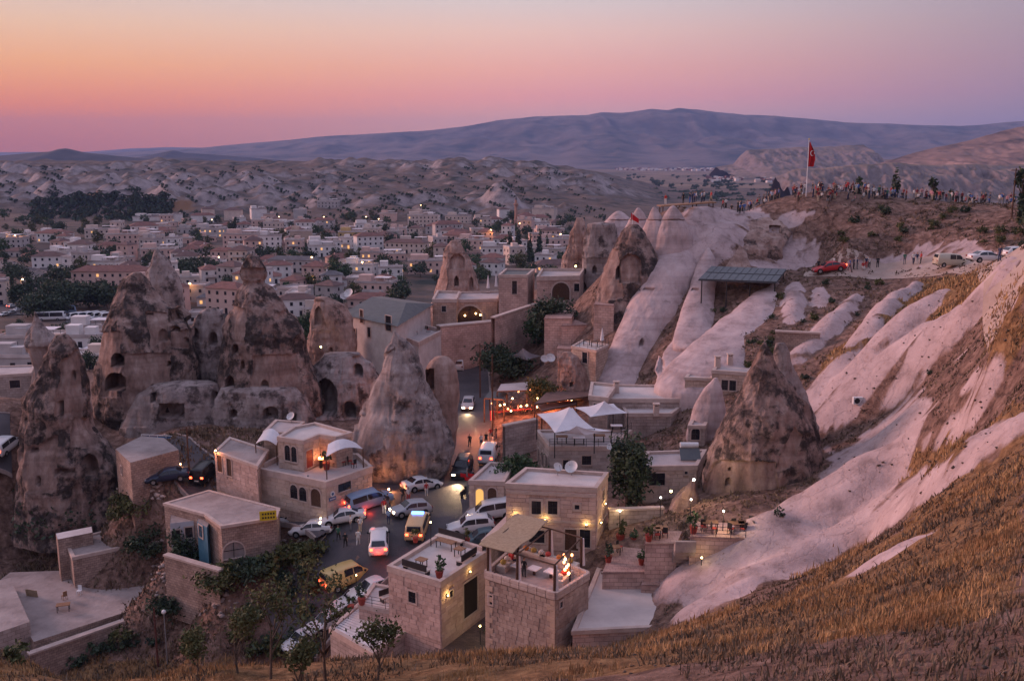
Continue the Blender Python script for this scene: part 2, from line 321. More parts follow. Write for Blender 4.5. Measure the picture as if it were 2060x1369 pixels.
WHITE = np.clip(WHITE - np.clip((_st-0.12)*3.2, 0, 0.75)*(0.25+0.75*np.clip((XX-20)/14, 0, 1)), 0, 1)
GRASS = np.zeros_like(XX)
paint(GRASS, [[(600,1369),(830,1340),(1000,1312),(1200,1292),(1400,1245),(1560,1190),(1700,1115),(1800,1075),(1900,985),(2060,880),(2060,1230),(1800,1285),(1500,1325),(1300,1369)], [(1690,690),(1850,560),(2060,545),(2060,690),(2000,760),(1990,650),(1900,640)], [(1960,900),(2060,800),(2060,900)],
              [(1640,760),(1680,700),(1760,640),(1740,720)], [(1780,970),(1850,905),(1930,870),(1950,905),(1860,950)], [(-80,1400),(-80,1330),(200,1322),(420,1330),(600,1326),(900,1320),(900,1400)]], 1.0)
WHITE[(YY < 40)] *= 0.25
rough = 0.22*NS*(1-WHITE*0.6) + 0.35*NZ*(1-WHITE*0.3) - WHITE*(0.45*np.abs(fbm(XX*0.8, YY*1.1, 6+0*XX, 4.0, 3)) + 1.1*np.abs(fbm(XX*0.3+YY*0.12, YY*1.0-XX*0.1, 9+0*XX, 3.4, 3)))
street_flat = np.clip((np.hypot((XX+10)/32, (YY-92)/22)-0.8)*3, 0, 1)
ZT = ZT + rough*street_flat*np.clip(YY/12, 0.15, 1)
HZ = ZT
# ------------------------------------------------------------------ ground material
def ground_material():
    m = bpy.data.materials.new('hillside'); nt, N, L = nodes_of(m)
    out = N.new('ShaderNodeOutputMaterial'); p = N.new('ShaderNodeBsdfPrincipled'); L.new(p.outputs[0], out.inputs[0]); p.inputs['Roughness'].default_value = 0.95; p.inputs['Specular IOR Level'].default_value = 0.1
    geo = N.new('ShaderNodeNewGeometry')
    def noise(sc, det=6, ro=0.65, stretch=None):
        n = N.new('ShaderNodeTexNoise'); n.inputs['Scale'].default_value = sc; n.inputs['Detail'].default_value = det; n.inputs['Roughness'].default_value = ro; L.new(geo.outputs['Position'], n.inputs['Vector']); return n
    def ramp(src, stops):
        r = N.new('ShaderNodeValToRGB'); L.new(src, r.inputs[0])
        while len(r.color_ramp.elements) < len(stops): r.color_ramp.elements.new(0.5)
        for e, (q, c) in zip(r.color_ramp.elements, stops): e.position = q; e.color = tuple(c)+(1,)
        return r
    def mix(f, a, b):
        x = N.new('ShaderNodeMix'); x.data_type = 'RGBA'; L.new(f, x.inputs['Factor']); L.new(a, x.inputs['A']); L.new(b, x.inputs['B']); return x.outputs['Result']
    def attr(nm):
        a = N.new('ShaderNodeAttribute'); a.attribute_name = nm; return a.outputs['Fac']
    soil = ramp(noise(1.1, 8, 0.72).outputs['Fac'], [(0.3, (0.06,0.036,0.03)), (0.45, (0.16,0.095,0.075)), (0.58, (0.26,0.16,0.125)), (0.7, (0.38,0.26,0.215))])
    grass = ramp(noise(1.6, 8, 0.75).outputs['Fac'], [(0.3, (0.07,0.04,0.025)), (0.48, (0.22,0.12,0.06)), (0.64, (0.36,0.21,0.105)), (0.75, (0.44,0.29,0.17))])
    tuff = ramp(noise(0.35, 9, 0.6).outputs['Fac'], [(0.28, (0.25,0.18,0.17)), (0.46, (0.43,0.32,0.31)), (0.6, (0.49,0.37,0.36)), (0.72, (0.56,0.435,0.425))])
    speck = ramp(noise(2.6, 4, 0.6).outputs['Fac'], [(0.58, (1,1,1)), (0.66, (0.8,0.76,0.74)), (0.72, (0.35,0.27,0.22))])
    t2 = N.new('ShaderNodeMix'); t2.data_type = 'RGBA'; t2.blend_type = 'MULTIPLY'; t2.inputs['Factor'].default_value = 0.8; L.new(tuff.outputs[0], t2.inputs['A']); L.new(speck.outputs[0], t2.inputs['B'])
    def edge(a, sc, lo, hi, amt):
        n = noise(sc, 5, 0.6); ad = N.new('ShaderNodeMath'); ad.operation = 'MULTIPLY_ADD'; L.new(n.outputs['Fac'], ad.inputs[0]); ad.inputs[1].default_value = amt; L.new(a, ad.inputs[2])
        mr = N.new('ShaderNodeMapRange'); mr.inputs['From Min'].default_value = lo; mr.inputs['From Max'].default_value = hi; L.new(ad.outputs[0], mr.inputs['Value']); return mr.outputs[0]
    c = mix(edge(attr('grass'), 0.9, 0.55, 0.95, 0.5), soil.outputs[0], grass.outputs[0])
    c = mix(edge(attr('white'), 1.3, 0.65, 0.95, 0.6), c, t2.outputs['Result'])
    L.new(c, p.inputs['Base Color'])
    bn = noise(2.2, 9, 0.7); vo = N.new('ShaderNodeTexVoronoi'); vo.feature = 'DISTANCE_TO_EDGE'; vo.inputs['Scale'].default_value = 0.32; wv = N.new('ShaderNodeVectorMath'); wv.operation = 'MULTIPLY_ADD'; wv.inputs[1].default_value = (2.2,2.2,2.2); wn = noise(0.6, 6, 0.7); L.new(wn.outputs['Color'], wv.inputs[0]); L.new(geo.outputs['Position'], wv.inputs[2]); L.new(wv.outputs[0], vo.inputs['Vector'])
    cm = N.new('ShaderNodeMapRange'); cm.inputs['From Max'].default_value = 0.035; cm.inputs['To Min'].default_value = -0.5; cm.inputs['To Max'].default_value = 0.0; L.new(vo.outputs['Distance'], cm.inputs['Value']); sm_ = N.new('ShaderNodeMath'); L.new(bn.outputs['Fac'], sm_.inputs[0]); L.new(cm.outputs[0], sm_.inputs[1])
    bp = N.new('ShaderNodeBump'); bp.inputs['Distance'].default_value = 0.35; L.new(sm_.outputs[0], bp.inputs['Height'])
    st = N.new('ShaderNodeMapRange'); st.inputs['To Min'].default_value = 0.9; st.inputs['To Max'].default_value = 0.5; L.new(attr('white'), st.inputs['Value']); L.new(st.outputs[0], bp.inputs['Strength']); L.new(bp.outputs[0], p.inputs['Normal'])
    return m
MG = ground_material()
terr = mobj('ground', npmesh('ground', np.stack([XX, YY, ZT], -1).reshape(-1, 3), grid_faces(len(gy), len(gx)), [MG], True, {'white': WHITE.ravel(), 'grass': GRASS.ravel()}))
tag(terr, kind='structure')
# ================================================================== valley floor, badlands, plain, mountains, haze
def sstep(a, b, x): t = np.clip((x-a)/(b-a), 0, 1); return t*t*(3-2*t)
def worley_cones(x, y, cell, seed, rlo=0.45, rhi=0.9):
    """height field of cones, one in each jittered cell (0..1)"""
    ci = np.floor(x/cell).astype(np.int64); cj = np.floor(y/cell).astype(np.int64); best = np.zeros_like(x)
    for di in (-1, 0, 1):
        for dj in (-1, 0, 1):
            i = ci+di; j = cj+dj; h = _perm[(_perm[(i+seed) & 255] + j*7) & 255]; h2 = _perm[(h + 31*seed) & 255]; h3 = _perm[(h2+h) & 255]
            qx = (i + 0.15+0.7*h/255)*cell; qy = (j + 0.15+0.7*h2/255)*cell; R = cell*(rlo+(rhi-rlo)*h3/255); H = 0.35+0.65*(h/255)
            d = np.hypot(x-qx, y-qy)/R; best = np.maximum(best, H*np.clip(1-d, 0, 1)**0.8)
    return best
def far_z(x, y):
    n = fbm(x, y, 0*x, 160, 4); v = -23 + 2.0*n
    bad = sstep(0.175, 0.05, x/np.maximum(y, 1) + 0.02*n); up = sstep(930, 1750, y)
    c = worley_cones(x + 14*fbm(x, y, 1+0*x, 40, 2), y + 14*fbm(x, y, 5+0*x, 40, 2), 62, 3)*21 + worley_cones(x + 6*n, y, 33, 9)*13 + np.abs(fbm(x, y, 2+0*x, 70, 4))*16 - np.abs(fbm(x, y, 12+0*x, 24, 3))*9
    rel = sstep(880, 1050, y + 60*n)*(0.35+0.65*sstep(-0.25, 0.25, fbm(x, y, 8+0*x, 260, 3)))
    return v + bad*(up*46*(1-0.35*sstep(-0.05, 0.12, x/np.maximum(y, 1))) + rel*c*(1-0.75*sstep(1450, 1900, y))) - (1-bad)*sstep(900, 1800, y)*9
def land_material(name, flat, flat2, steep, lo=0.72, hi=0.93, sc=0.02):
    m = bpy.data.materials.new(name); nt, N, L = nodes_of(m)
    out = N.new('ShaderNodeOutputMaterial'); p = N.new('ShaderNodeBsdfPrincipled'); L.new(p.outputs[0], out.inputs[0]); p.inputs['Roughness'].default_value = 0.95; p.inputs['Specular IOR Level'].default_value = 0.1
    geo = N.new('ShaderNodeNewGeometry'); sep = N.new('ShaderNodeSeparateXYZ'); L.new(geo.outputs['Normal'], sep.inputs[0])
    def noise(s, d=6):
        n = N.new('ShaderNodeTexNoise'); n.inputs['Scale'].default_value = s; n.inputs['Detail'].default_value = d; n.inputs['Roughness'].default_value = 0.65; L.new(geo.outputs['Position'], n.inputs['Vector']); return n
    def ramp(src, stops):
        r = N.new('ShaderNodeValToRGB'); L.new(src, r.inputs[0])
        while len(r.color_ramp.elements) < len(stops): r.color_ramp.elements.new(0.5)
        for e, (q, c) in zip(r.color_ramp.elements, stops): e.position = q; e.color = tuple(c)+(1,)
        return r
    f = ramp(noise(sc).outputs['Fac'], [(0.36, flat2), (0.5, flat), (0.62, tuple(v*1.25 for v in flat)), (0.7, flat2)])
    s = ramp(noise(sc*5).outputs['Fac'], [(0.3, tuple(v*0.5 for v in steep)), (0.5, steep), (0.7, tuple(v*1.2 for v in steep))])
    n2 = noise(sc*3); ad = N.new('ShaderNodeMath'); ad.operation = 'MULTIPLY_ADD'; L.new(n2.outputs['Fac'], ad.inputs[0]); ad.inputs[1].default_value = 0.3; L.new(sep.outputs['Z'], ad.inputs[2])
    mr = N.new('ShaderNodeMapRange'); mr.inputs['From Min'].default_value = lo+0.15; mr.inputs['From Max'].default_value = hi+0.15; L.new(ad.outputs[0], mr.inputs['Value'])
    x = N.new('ShaderNodeMix'); x.data_type = 'RGBA'; L.new(mr.outputs[0], x.inputs['Factor']); L.new(s.outputs[0], x.inputs['A']); L.new(f.outputs[0], x.inputs['B'])
    a = N.new('ShaderNodeAttribute'); a.attribute_name = 'field'
    x2 = N.new('ShaderNodeMix'); x2.data_type = 'RGBA'; L.new(a.outputs['Fac'], x2.inputs['Factor']); L.new(x.outputs['Result'], x2.inputs['A']); x2.inputs['B'].default_value = (0.22, 0.12, 0.07, 1)
    L.new(x2.outputs['Result'], p.inputs['Base Color'])
    return m
MBAD = land_material('badland_tuff', (0.13,0.092,0.078), (0.04,0.043,0.038), (0.31,0.252,0.243), 0.82, 0.975, 0.022)
FIELDS = [[(160,398),(195,388),(212,392),(205,400)], [(335,405),(395,404),(392,425),(335,425)]]
FX0, FY0, FS = -1350.0, 318.0, 5.0
_fx = np.arange(FX0, 900+FS, FS); _fy = np.arange(FY0, 2150+FS, FS); FXX, FYY = np.meshgrid(_fx, _fy); FZZ = far_z(FXX, FYY) - 0.3
_px, _py = proj(FXX, FYY, FZZ); _n = fbm(FXX, FYY, 0*FXX, 40, 3); _fl = np.zeros_like(FXX)
for poly in FIELDS: _fl[in_poly(_px + 10*_n, _py + 4*_n, poly)] = 1.0
tag(mobj('valley_ground', npmesh('valley_ground', np.stack([FXX, FYY, FZZ], -1).reshape(-1, 3), grid_faces(len(_fy), len(_fx)), [MBAD], True, {'field': _fl.ravel()})), kind='structure')
def far_s(x, y):
    u = np.clip((np.asarray(x)-FX0)/FS, 0, len(_fx)-1.001); v = np.clip((np.asarray(y)-FY0)/FS, 0, len(_fy)-1.001); i = np.floor(u).astype(int); j = np.floor(v).astype(int); a = u-i; b = v-j
    return (FZZ[j, i]*(1-a)+FZZ[j, i+1]*a)*(1-b) + (FZZ[j+1, i]*(1-a)+FZZ[j+1, i+1]*a)*b
# wide plain
MPL = land_material('plain_fields', (0.2,0.14,0.105), (0.075,0.078,0.062), (0.3,0.24,0.2), 0.2, 0.4, 0.0035)
xs = np.concatenate([np.linspace(-11000, -1500, 30), np.linspace(-1400, 3200, 120), np.linspace(3400, 11000, 24)]); ys = np.concatenate([np.linspace(600, 5000, 120), np.linspace(5100, 16000, 40)])
X, Y = np.meshgrid(xs, ys); Z = -36 + 2.5*fbm(X, Y, 0*X, 420, 4) - 6*sstep(1200, 700, Y)*sstep(500, -100, X) - 40*sstep(2300, 1900, Y)*sstep(300, -300, X)
Z = Z + 10*sstep(0.2, 0.5, X/Y)*sstep(700, 1500, Y)*sstep(3000, 2200, Y)
tag(mobj('plain_ground', npmesh('plain_ground', np.stack([X, Y, Z], -1).reshape(-1, 3), grid_faces(len(ys), len(xs)), [MPL], True, {'field': 0*X.ravel()})), kind='structure')
def ridge(name, sil, Yr, Yf, mat, nscale, namp, back=0.35, nx=260, nt=46, zb=-40, power=1.4, seed=0, gully=0.0):
    """a hill whose skyline follows photo pixels: it rises from its foot at Yf to the crest at Yr and falls away behind"""
    sx = np.array([s[0] for s in sil], float); sy = np.array([s[1] for s in sil], float); px = np.linspace(sx[0], sx[-1], nx); pys = np.interp(px, sx, sy)
    a, c = ray(px, pys); cx = a*Yr; cz = CAMZ + c*Yr; h = np.maximum(cz - zb, 1)
    t = np.concatenate([np.linspace(0, 1, nt), 1+np.linspace(0.05, 1, nt//3)])[:, None]
    Y = np.repeat(np.where(t <= 1, Yf + (Yr-Yf)*t, Yr + (t-1)*(Yr-Yf)*back), nx, 1); X = np.repeat(cx[None], len(t), 0)
    prof = np.where(t <= 1, np.clip(t, 0, 1)**power, np.clip(1-(t-1), 0, 1)); env = np.abs(np.sin(np.clip(np.minimum(t, 1), 0, 1)*math.pi))**0.7
    n = fbm(X, Y, seed+0*X, nscale, 5); gl = -np.abs(fbm(X, Y*0.35, 7+seed+0*X, nscale*0.5, 4))
    Z = zb + h*prof*(1 + env*(namp*n + gully*gl)) + (1-env)*0.02*h*fbm(X, Y, 3+0*X, nscale*0.25, 3)
    return mobj(name, npmesh(name, np.stack([X, Y, Z], -1).reshape(-1, 3), grid_faces(len(t), nx), [mat], True, {'field': np.zeros(X.size)}))
MMT = land_material('mountain_scrub', (0.16,0.125,0.12), (0.035,0.05,0.058), (0.07,0.068,0.078), 0.88, 0.99, 0.0022)
MHL = land_material('far_hill_scrub', (0.06,0.052,0.05), (0.03,0.033,0.034), (0.085,0.07,0.068), 0.7, 0.95, 0.004)
MMS = land_material('mesa_tuff', (0.22,0.16,0.13), (0.1,0.085,0.07), (0.21,0.165,0.16), 0.86, 0.97, 0.012)
MRD = land_material('red_slope', (0.2,0.125,0.1), (0.07,0.05,0.045), (0.3,0.2,0.17), 0.8, 0.97, 0.01)
tag(ridge('mountain', [(-500,330),(100,312),(200,308),(330,302),(400,298),(480,290),(560,283),(640,275),(760,268),(870,262),(930,255),(1000,242),(1075,234),(1180,232),(1210,225),(1250,227),(1310,219),(1345,222),(1365,217),(1400,220),(1500,231),(1560,232),(1640,240),(1700,246),(1780,248),(1860,252),(1930,254),(1980,250),(2060,243),(2200,230),(2700,250)], 9600, 5600, MMT, 1300, 0.3, nx=520, nt=90, gully=0.75), kind='structure')
tag(ridge('far_mountain', [(-300,308),(180,305),(260,299),(330,296),(400,297),(480,299),(600,305)], 14500, 12500, MMT, 2500, 0.1, nx=100, nt=20, seed=2), kind='structure')
tag(ridge('left_hills', [(-700,322),(-100,316),(0,313),(60,308),(100,305),(118,300),(132,298),(146,301),(170,307),(240,314),(300,320),(335,317),(400,318),(430,324),(460,331),(520,340)], 4600, 3600, MHL, 500, 0.14, nx=180, nt=30, seed=4), kind='structure')
tag(ridge('middle_hills', [(270,318),(330,306),(348,302),(370,307),(430,311),(520,318),(620,326),(700,334)], 6500, 5900, MHL, 700, 0.12, nx=90, nt=20, seed=5), kind='structure')
tag(ridge('mesa', [(1440,336),(1475,330),(1490,312),(1502,302),(1560,299),(1600,296),(1640,296),(1700,293),(1738,291),(1746,308),(1770,320),(1860,322),(1960,318)], 3500, 3050, MMS, 90, 0.14, nx=240, nt=44, seed=6, power=0.8, gully=0.5), kind='structure')
tag(ridge('red_slope', [(1690,352),(1740,338),(1790,322),(1830,310),(1880,297),(1940,285),(2000,268),(2040,258),(2100,245),(2300,215),(2700,190)], 2700, 1500, MRD, 160, 0.16, nx=300, nt=80, seed=8, power=1.0, gully=0.55), kind='structure')
tag(ridge('cliff_band', [(1560,356),(1600,340),(1660,338),(1700,333),(1760,330),(1800,326),(1830,330),(1880,332),(1950,330),(2020,332),(2100,330),(2300,326)], 1500, 1330, MMS, 40, 0.22, nx=320, nt=40, seed=9, power=0.7, gully=0.6), kind='structure')
# even haze round camera and scene
def haze():
    m = bpy.data.materials.new('haze'); nt, N, L = nodes_of(m); out = N.new('ShaderNodeOutputMaterial'); v = N.new('ShaderNodeVolumePrincipled')
    v.inputs['Color'].default_value = (0.34, 0.46, 0.86, 1); v.inputs['Density'].default_value = 6e-5; v.inputs['Anisotropy'].default_value = 0.0
    L.new(v.outputs[0], out.inputs['Volume'])
    o = MB().box((0, 8150, 295), (25000, 17300, 710)).build('haze', m); tag(o, 'thin blue evening haze over the valley and mountains', 'haze', kind='stuff')
haze()
# ================================================================== tuff chimneys and fins, each traced from its skyline and built round at its own distance
def rock_material(name, bare, dark, pale, lich=0.5, bump=0.8, sc=0.45):
    m = bpy.data.materials.new(name); nt, N, L = nodes_of(m)
    out = N.new('ShaderNodeOutputMaterial'); p = N.new('ShaderNodeBsdfPrincipled'); L.new(p.outputs[0], out.inputs[0]); p.inputs['Roughness'].default_value = 0.95; p.inputs['Specular IOR Level'].default_value = 0.12
    geo = N.new('ShaderNodeNewGeometry')
    def noise(s, d=7, ro=0.68, st=None):
        n = N.new('ShaderNodeTexNoise'); n.inputs['Scale'].default_value = s; n.inputs['Detail'].default_value = d; n.inputs['Roughness'].default_value = ro
        if st:
            mp = N.new('ShaderNodeMapping'); mp.inputs['Scale'].default_value = st; L.new(geo.outputs['Position'], mp.inputs[0]); L.new(mp.outputs[0], n.inputs['Vector'])
        else: L.new(geo.outputs['Position'], n.inputs['Vector'])
        return n
    def ramp(src, stops):
        r = N.new('ShaderNodeValToRGB'); L.new(src, r.inputs[0])
        while len(r.color_ramp.elements) < len(stops): r.color_ramp.elements.new(0.5)
        for e, (q, c) in zip(r.color_ramp.elements, stops): e.position = q; e.color = tuple(c)+(1,)
        return r
    def mix(f, a, b, blend='MIX', fac=None):
        x = N.new('ShaderNodeMix'); x.data_type = 'RGBA'; x.blend_type = blend
        if f is not None: L.new(f, x.inputs['Factor'])
        else: x.inputs['Factor'].default_value = fac
        L.new(a, x.inputs['A']); L.new(b, x.inputs['B']); return x.outputs['Result']
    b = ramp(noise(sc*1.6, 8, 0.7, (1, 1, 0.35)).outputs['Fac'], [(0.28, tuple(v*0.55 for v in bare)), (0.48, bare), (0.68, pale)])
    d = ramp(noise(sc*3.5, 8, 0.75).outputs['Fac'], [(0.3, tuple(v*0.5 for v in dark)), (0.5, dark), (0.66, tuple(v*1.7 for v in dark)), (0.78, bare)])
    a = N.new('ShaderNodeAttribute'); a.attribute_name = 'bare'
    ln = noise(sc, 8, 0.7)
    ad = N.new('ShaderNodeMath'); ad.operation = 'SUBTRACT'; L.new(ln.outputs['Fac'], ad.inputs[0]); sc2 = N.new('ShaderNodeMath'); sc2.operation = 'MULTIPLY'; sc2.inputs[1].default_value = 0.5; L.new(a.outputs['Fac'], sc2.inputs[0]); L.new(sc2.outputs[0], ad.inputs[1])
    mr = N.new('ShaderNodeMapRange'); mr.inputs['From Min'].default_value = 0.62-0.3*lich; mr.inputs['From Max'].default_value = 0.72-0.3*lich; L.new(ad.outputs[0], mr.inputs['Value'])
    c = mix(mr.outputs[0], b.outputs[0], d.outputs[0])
    band = ramp(noise(0.5, 4, 0.6, (0.06, 0.06, 2.2)).outputs['Fac'], [(0.35, (0.72,0.69,0.68)), (0.55, (1.05,1.05,1.05))])
    c = mix(None, c, band.outputs[0], 'MULTIPLY', 0.75)
    L.new(c, p.inputs['Base Color'])
    bn = noise(1.8, 9, 0.78); vo = N.new('ShaderNodeTexVoronoi'); vo.feature = 'DISTANCE_TO_EDGE'; vo.inputs['Scale'].default_value = 0.7; wv = N.new('ShaderNodeVectorMath'); wv.operation = 'MULTIPLY_ADD'; wv.inputs[1].default_value = (1.2,1.2,1.2); L.new(bn.outputs['Color'], wv.inputs[0]); mpv = N.new('ShaderNodeMapping'); mpv.inputs['Scale'].default_value = (1,1,0.45); L.new(geo.outputs['Position'], mpv.inputs[0]); L.new(mpv.outputs[0], wv.inputs[2]); L.new(wv.outputs[0], vo.inputs['Vector'])
    cm = N.new('ShaderNodeMapRange'); cm.inputs['From Max'].default_value = 0.07; cm.inputs['To Min'].default_value = -0.14; cm.inputs['To Max'].default_value = 0.0; L.new(vo.outputs['Distance'], cm.inputs['Value']); sm_ = N.new('ShaderNodeMath'); L.new(bn.outputs['Fac'], sm_.inputs[0]); L.new(cm.outputs[0], sm_.inputs[1])
    bp = N.new('ShaderNodeBump'); bp.inputs['Strength'].default_value = bump; bp.inputs['Distance'].default_value = 0.5; L.new(sm_.outputs[0], bp.inputs['Height']); L.new(bp.outputs[0], p.inputs['Normal'])
    return m
MR_DARK = rock_material('weathered_tuff', (0.31,0.21,0.18), (0.07,0.055,0.052), (0.46,0.345,0.305), 0.58)
MR_PINK = rock_material('pink_tuff', (0.40,0.26,0.215), (0.12,0.085,0.075), (0.54,0.40,0.35), 0.28)
MR_GREY = rock_material('grey_tuff', (0.36,0.285,0.268), (0.11,0.086,0.082), (0.5,0.42,0.395), 0.38)
MR_WHITE = rock_material('white_tuff', (0.45,0.338,0.328), (0.27,0.2,0.19), (0.55,0.43,0.42), 0.02, 0.4, 0.3)
def rock(name, label, rows, Y, mat, dr=0.8, amp=1.0, holes=(), bare=(), cat='rock', nt=190, nzs=120, seed=0, down=4.0, dy=0.0, smooth_rows=2, round_top=False, group=None, snap=None, dome=0.0, strata=True):
    """rows: (py, x left, x right[, Y]) down the outline; holes: (px, py, w, h, depth m, arched)"""
    rows = [tuple(r)+(Y,) if len(r) == 3 else r for r in rows]
    if snap is not None:
        rows = [(py, xl, xr, (lambda h: h.y+snap if h.y < 300 else yy)(hit((xl+xr)/2, py))) for py, xl, xr, yy in rows]
    zs, xc, rr, yc = [], [], [], []
    for py, xl, xr, yy in rows:
        A = at(xl, py, yy); B = at(xr, py, yy); zs.append(A.z); xc.append((A.x+B.x)/2); rr.append(abs(B.x-A.x)/2); yc.append(yy+dy)
    zs.append(zs[-1]-down); xc.append(xc[-1]); rr.append(rr[-1]*1.04); yc.append(yc[-1])
    zs, xc, rr, yc = [np.array(v)[::-1] for v in (zs, xc, rr, yc)]
    z = np.linspace(zs[0], zs[-1], nzs); CX = np.interp(z, zs, xc); R = np.interp(z, zs, rr); CY = np.interp(z, zs, yc)
    k = np.ones(5)/5
    for _ in range(smooth_rows):
        for A in (CX, R, CY): A[2:-2] = np.convolve(A, k, 'valid')
    if dome:
        k = (z - z[0])/(z[-1]-z[0]); e = np.clip((k-(1-dome))/dome, 0, 1); R = R*np.sqrt(np.clip(1-e*e, 0.0004, 1))
    nf = int(nt*0.72); th = np.concatenate([np.linspace(math.pi, 2*math.pi, nf, endpoint=False), np.linspace(0, math.pi, nt-nf, endpoint=False)])[None]   # finer where carvings are
    R = R[:, None]; CX = CX[:, None]; CY = CY[:, None]; Zz = np.repeat(z[:, None], nt, 1)
    X = CX + R*np.cos(th); Yy = CY + R*dr*np.sin(th); s = seed*13.7
    rm = min(float(R.max()), 6.0)
    n1 = fbm(X+s, Yy, Zz*0.7, rm*0.9, 3); n2 = fbm(X+s, Yy+s, Zz*0.6, 1.7, 4); fl = -np.abs(fbm(X-s, Yy, Zz*0.22, 2.0, 3)); lay = perlin(0*X+s, 0*X, Zz*1.6+0.4*n1)
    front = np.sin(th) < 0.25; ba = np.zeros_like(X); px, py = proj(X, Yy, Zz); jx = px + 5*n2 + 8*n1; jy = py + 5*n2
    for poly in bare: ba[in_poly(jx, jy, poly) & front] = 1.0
    crk = -np.abs(fbm(X+2*s, Yy, Zz*0.45, 0.9, 3))
    sm = 1.0 if strata else 0.0; keep = 1-0.72*ba
    D = amp*(0.16*rm*n1 + (0.26*n2 + 0.55*fl + sm*(0.10*lay + 0.22*crk))*keep - 0.35*ba*sm)*np.clip(R/1.2, 0.15, 1)
    X = X + D*np.cos(th); Yy = Yy + D*np.sin(th)
    px, py = proj(X, Yy, Zz)
    for (hx, hy, w, h, dep, arch) in holes:
        u = (px-hx)/(w/2)*(1+0.12*n2); v = (py-hy)/(h/2)*(1+0.12*n2)
        if arch: ins = (np.abs(u) < 1) & (v < 1) & np.where(v < -0.1, (u*u + ((v+0.1)/0.9)**2) < 1, True)
        else: ins = (np.abs(u) < 1) & (np.abs(v) < 1)
        ins &= front; Yy = Yy + dep*ins
        ba[ins] = 0.4
    V = np.stack([X, Yy, Zz], -1).reshape(-1, 3); F = grid_faces(nzs, nt, True)
    top = len(V); V = np.vstack([V, [[CX[-1, 0], CY[-1, 0], z[-1]+0.12*R[-1, 0]]]])
    F = np.vstack([F, [[(nzs-1)*nt+i, (nzs-1)*nt+(i+1) % nt, top, top] for i in range(nt)]])
    quads = F[:len(F)-nt]; tris = F[len(F)-nt:, :3]
    tri_all = np.vstack([quads[:, [0, 1, 2]], quads[:, [0, 2, 3]], tris])
    o = mobj(name, npmesh(name, V, tri_all, [mat], True, {'bare': np.append(ba.ravel(), 0)}))
    return tag(o, label, cat, group)
# -------- left group
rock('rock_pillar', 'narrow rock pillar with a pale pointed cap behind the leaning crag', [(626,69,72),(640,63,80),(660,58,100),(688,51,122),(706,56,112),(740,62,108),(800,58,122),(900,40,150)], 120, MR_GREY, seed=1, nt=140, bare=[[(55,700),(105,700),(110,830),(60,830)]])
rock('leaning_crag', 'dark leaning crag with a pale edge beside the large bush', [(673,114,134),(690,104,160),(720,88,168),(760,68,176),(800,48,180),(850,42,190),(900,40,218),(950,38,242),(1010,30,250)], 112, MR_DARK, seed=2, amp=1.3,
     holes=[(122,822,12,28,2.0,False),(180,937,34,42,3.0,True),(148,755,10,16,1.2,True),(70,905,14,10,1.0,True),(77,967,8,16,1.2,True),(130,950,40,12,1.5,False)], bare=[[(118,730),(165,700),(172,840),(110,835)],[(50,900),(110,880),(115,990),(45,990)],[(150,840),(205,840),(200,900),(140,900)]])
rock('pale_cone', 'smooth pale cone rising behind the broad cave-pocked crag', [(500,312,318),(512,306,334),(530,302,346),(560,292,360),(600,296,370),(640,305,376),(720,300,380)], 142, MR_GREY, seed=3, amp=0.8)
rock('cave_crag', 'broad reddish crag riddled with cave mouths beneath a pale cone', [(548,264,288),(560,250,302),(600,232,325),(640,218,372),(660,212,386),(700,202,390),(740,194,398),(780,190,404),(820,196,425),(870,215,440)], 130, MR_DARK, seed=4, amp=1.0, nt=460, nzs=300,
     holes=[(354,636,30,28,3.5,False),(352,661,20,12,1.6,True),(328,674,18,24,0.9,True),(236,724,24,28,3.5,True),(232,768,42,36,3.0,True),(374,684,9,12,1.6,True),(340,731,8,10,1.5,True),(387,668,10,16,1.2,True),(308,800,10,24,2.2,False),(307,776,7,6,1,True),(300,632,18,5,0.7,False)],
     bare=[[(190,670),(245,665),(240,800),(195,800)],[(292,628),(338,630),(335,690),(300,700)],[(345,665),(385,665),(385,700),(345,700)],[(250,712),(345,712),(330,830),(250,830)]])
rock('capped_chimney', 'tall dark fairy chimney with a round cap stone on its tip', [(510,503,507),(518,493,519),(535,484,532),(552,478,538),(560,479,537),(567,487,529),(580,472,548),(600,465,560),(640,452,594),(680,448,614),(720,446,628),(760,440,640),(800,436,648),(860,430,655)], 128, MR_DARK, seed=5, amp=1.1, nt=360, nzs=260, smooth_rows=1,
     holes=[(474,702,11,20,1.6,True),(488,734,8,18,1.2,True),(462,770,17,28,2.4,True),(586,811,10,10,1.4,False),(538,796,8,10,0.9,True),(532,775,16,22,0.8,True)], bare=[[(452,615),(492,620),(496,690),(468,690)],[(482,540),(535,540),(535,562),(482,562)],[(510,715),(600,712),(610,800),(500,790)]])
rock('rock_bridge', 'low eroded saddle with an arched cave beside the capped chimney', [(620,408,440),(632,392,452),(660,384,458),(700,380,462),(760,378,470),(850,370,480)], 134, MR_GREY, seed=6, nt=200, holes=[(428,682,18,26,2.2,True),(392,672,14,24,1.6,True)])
rock('rock_shelf', 'pale undercut rock shelf with a long shaded overhang', [(772,310,440),(790,268,444),(825,252,448),(880,240,452)], 125, MR_GREY, seed=7, nt=300, dr=0.55, amp=0.8, holes=[(345,826,52,30,3.0,False),(308,800,10,22,1.5,False),(432,800,18,26,1.5,True)], bare=[[(250,790),(300,780),(300,860),(245,860)]])
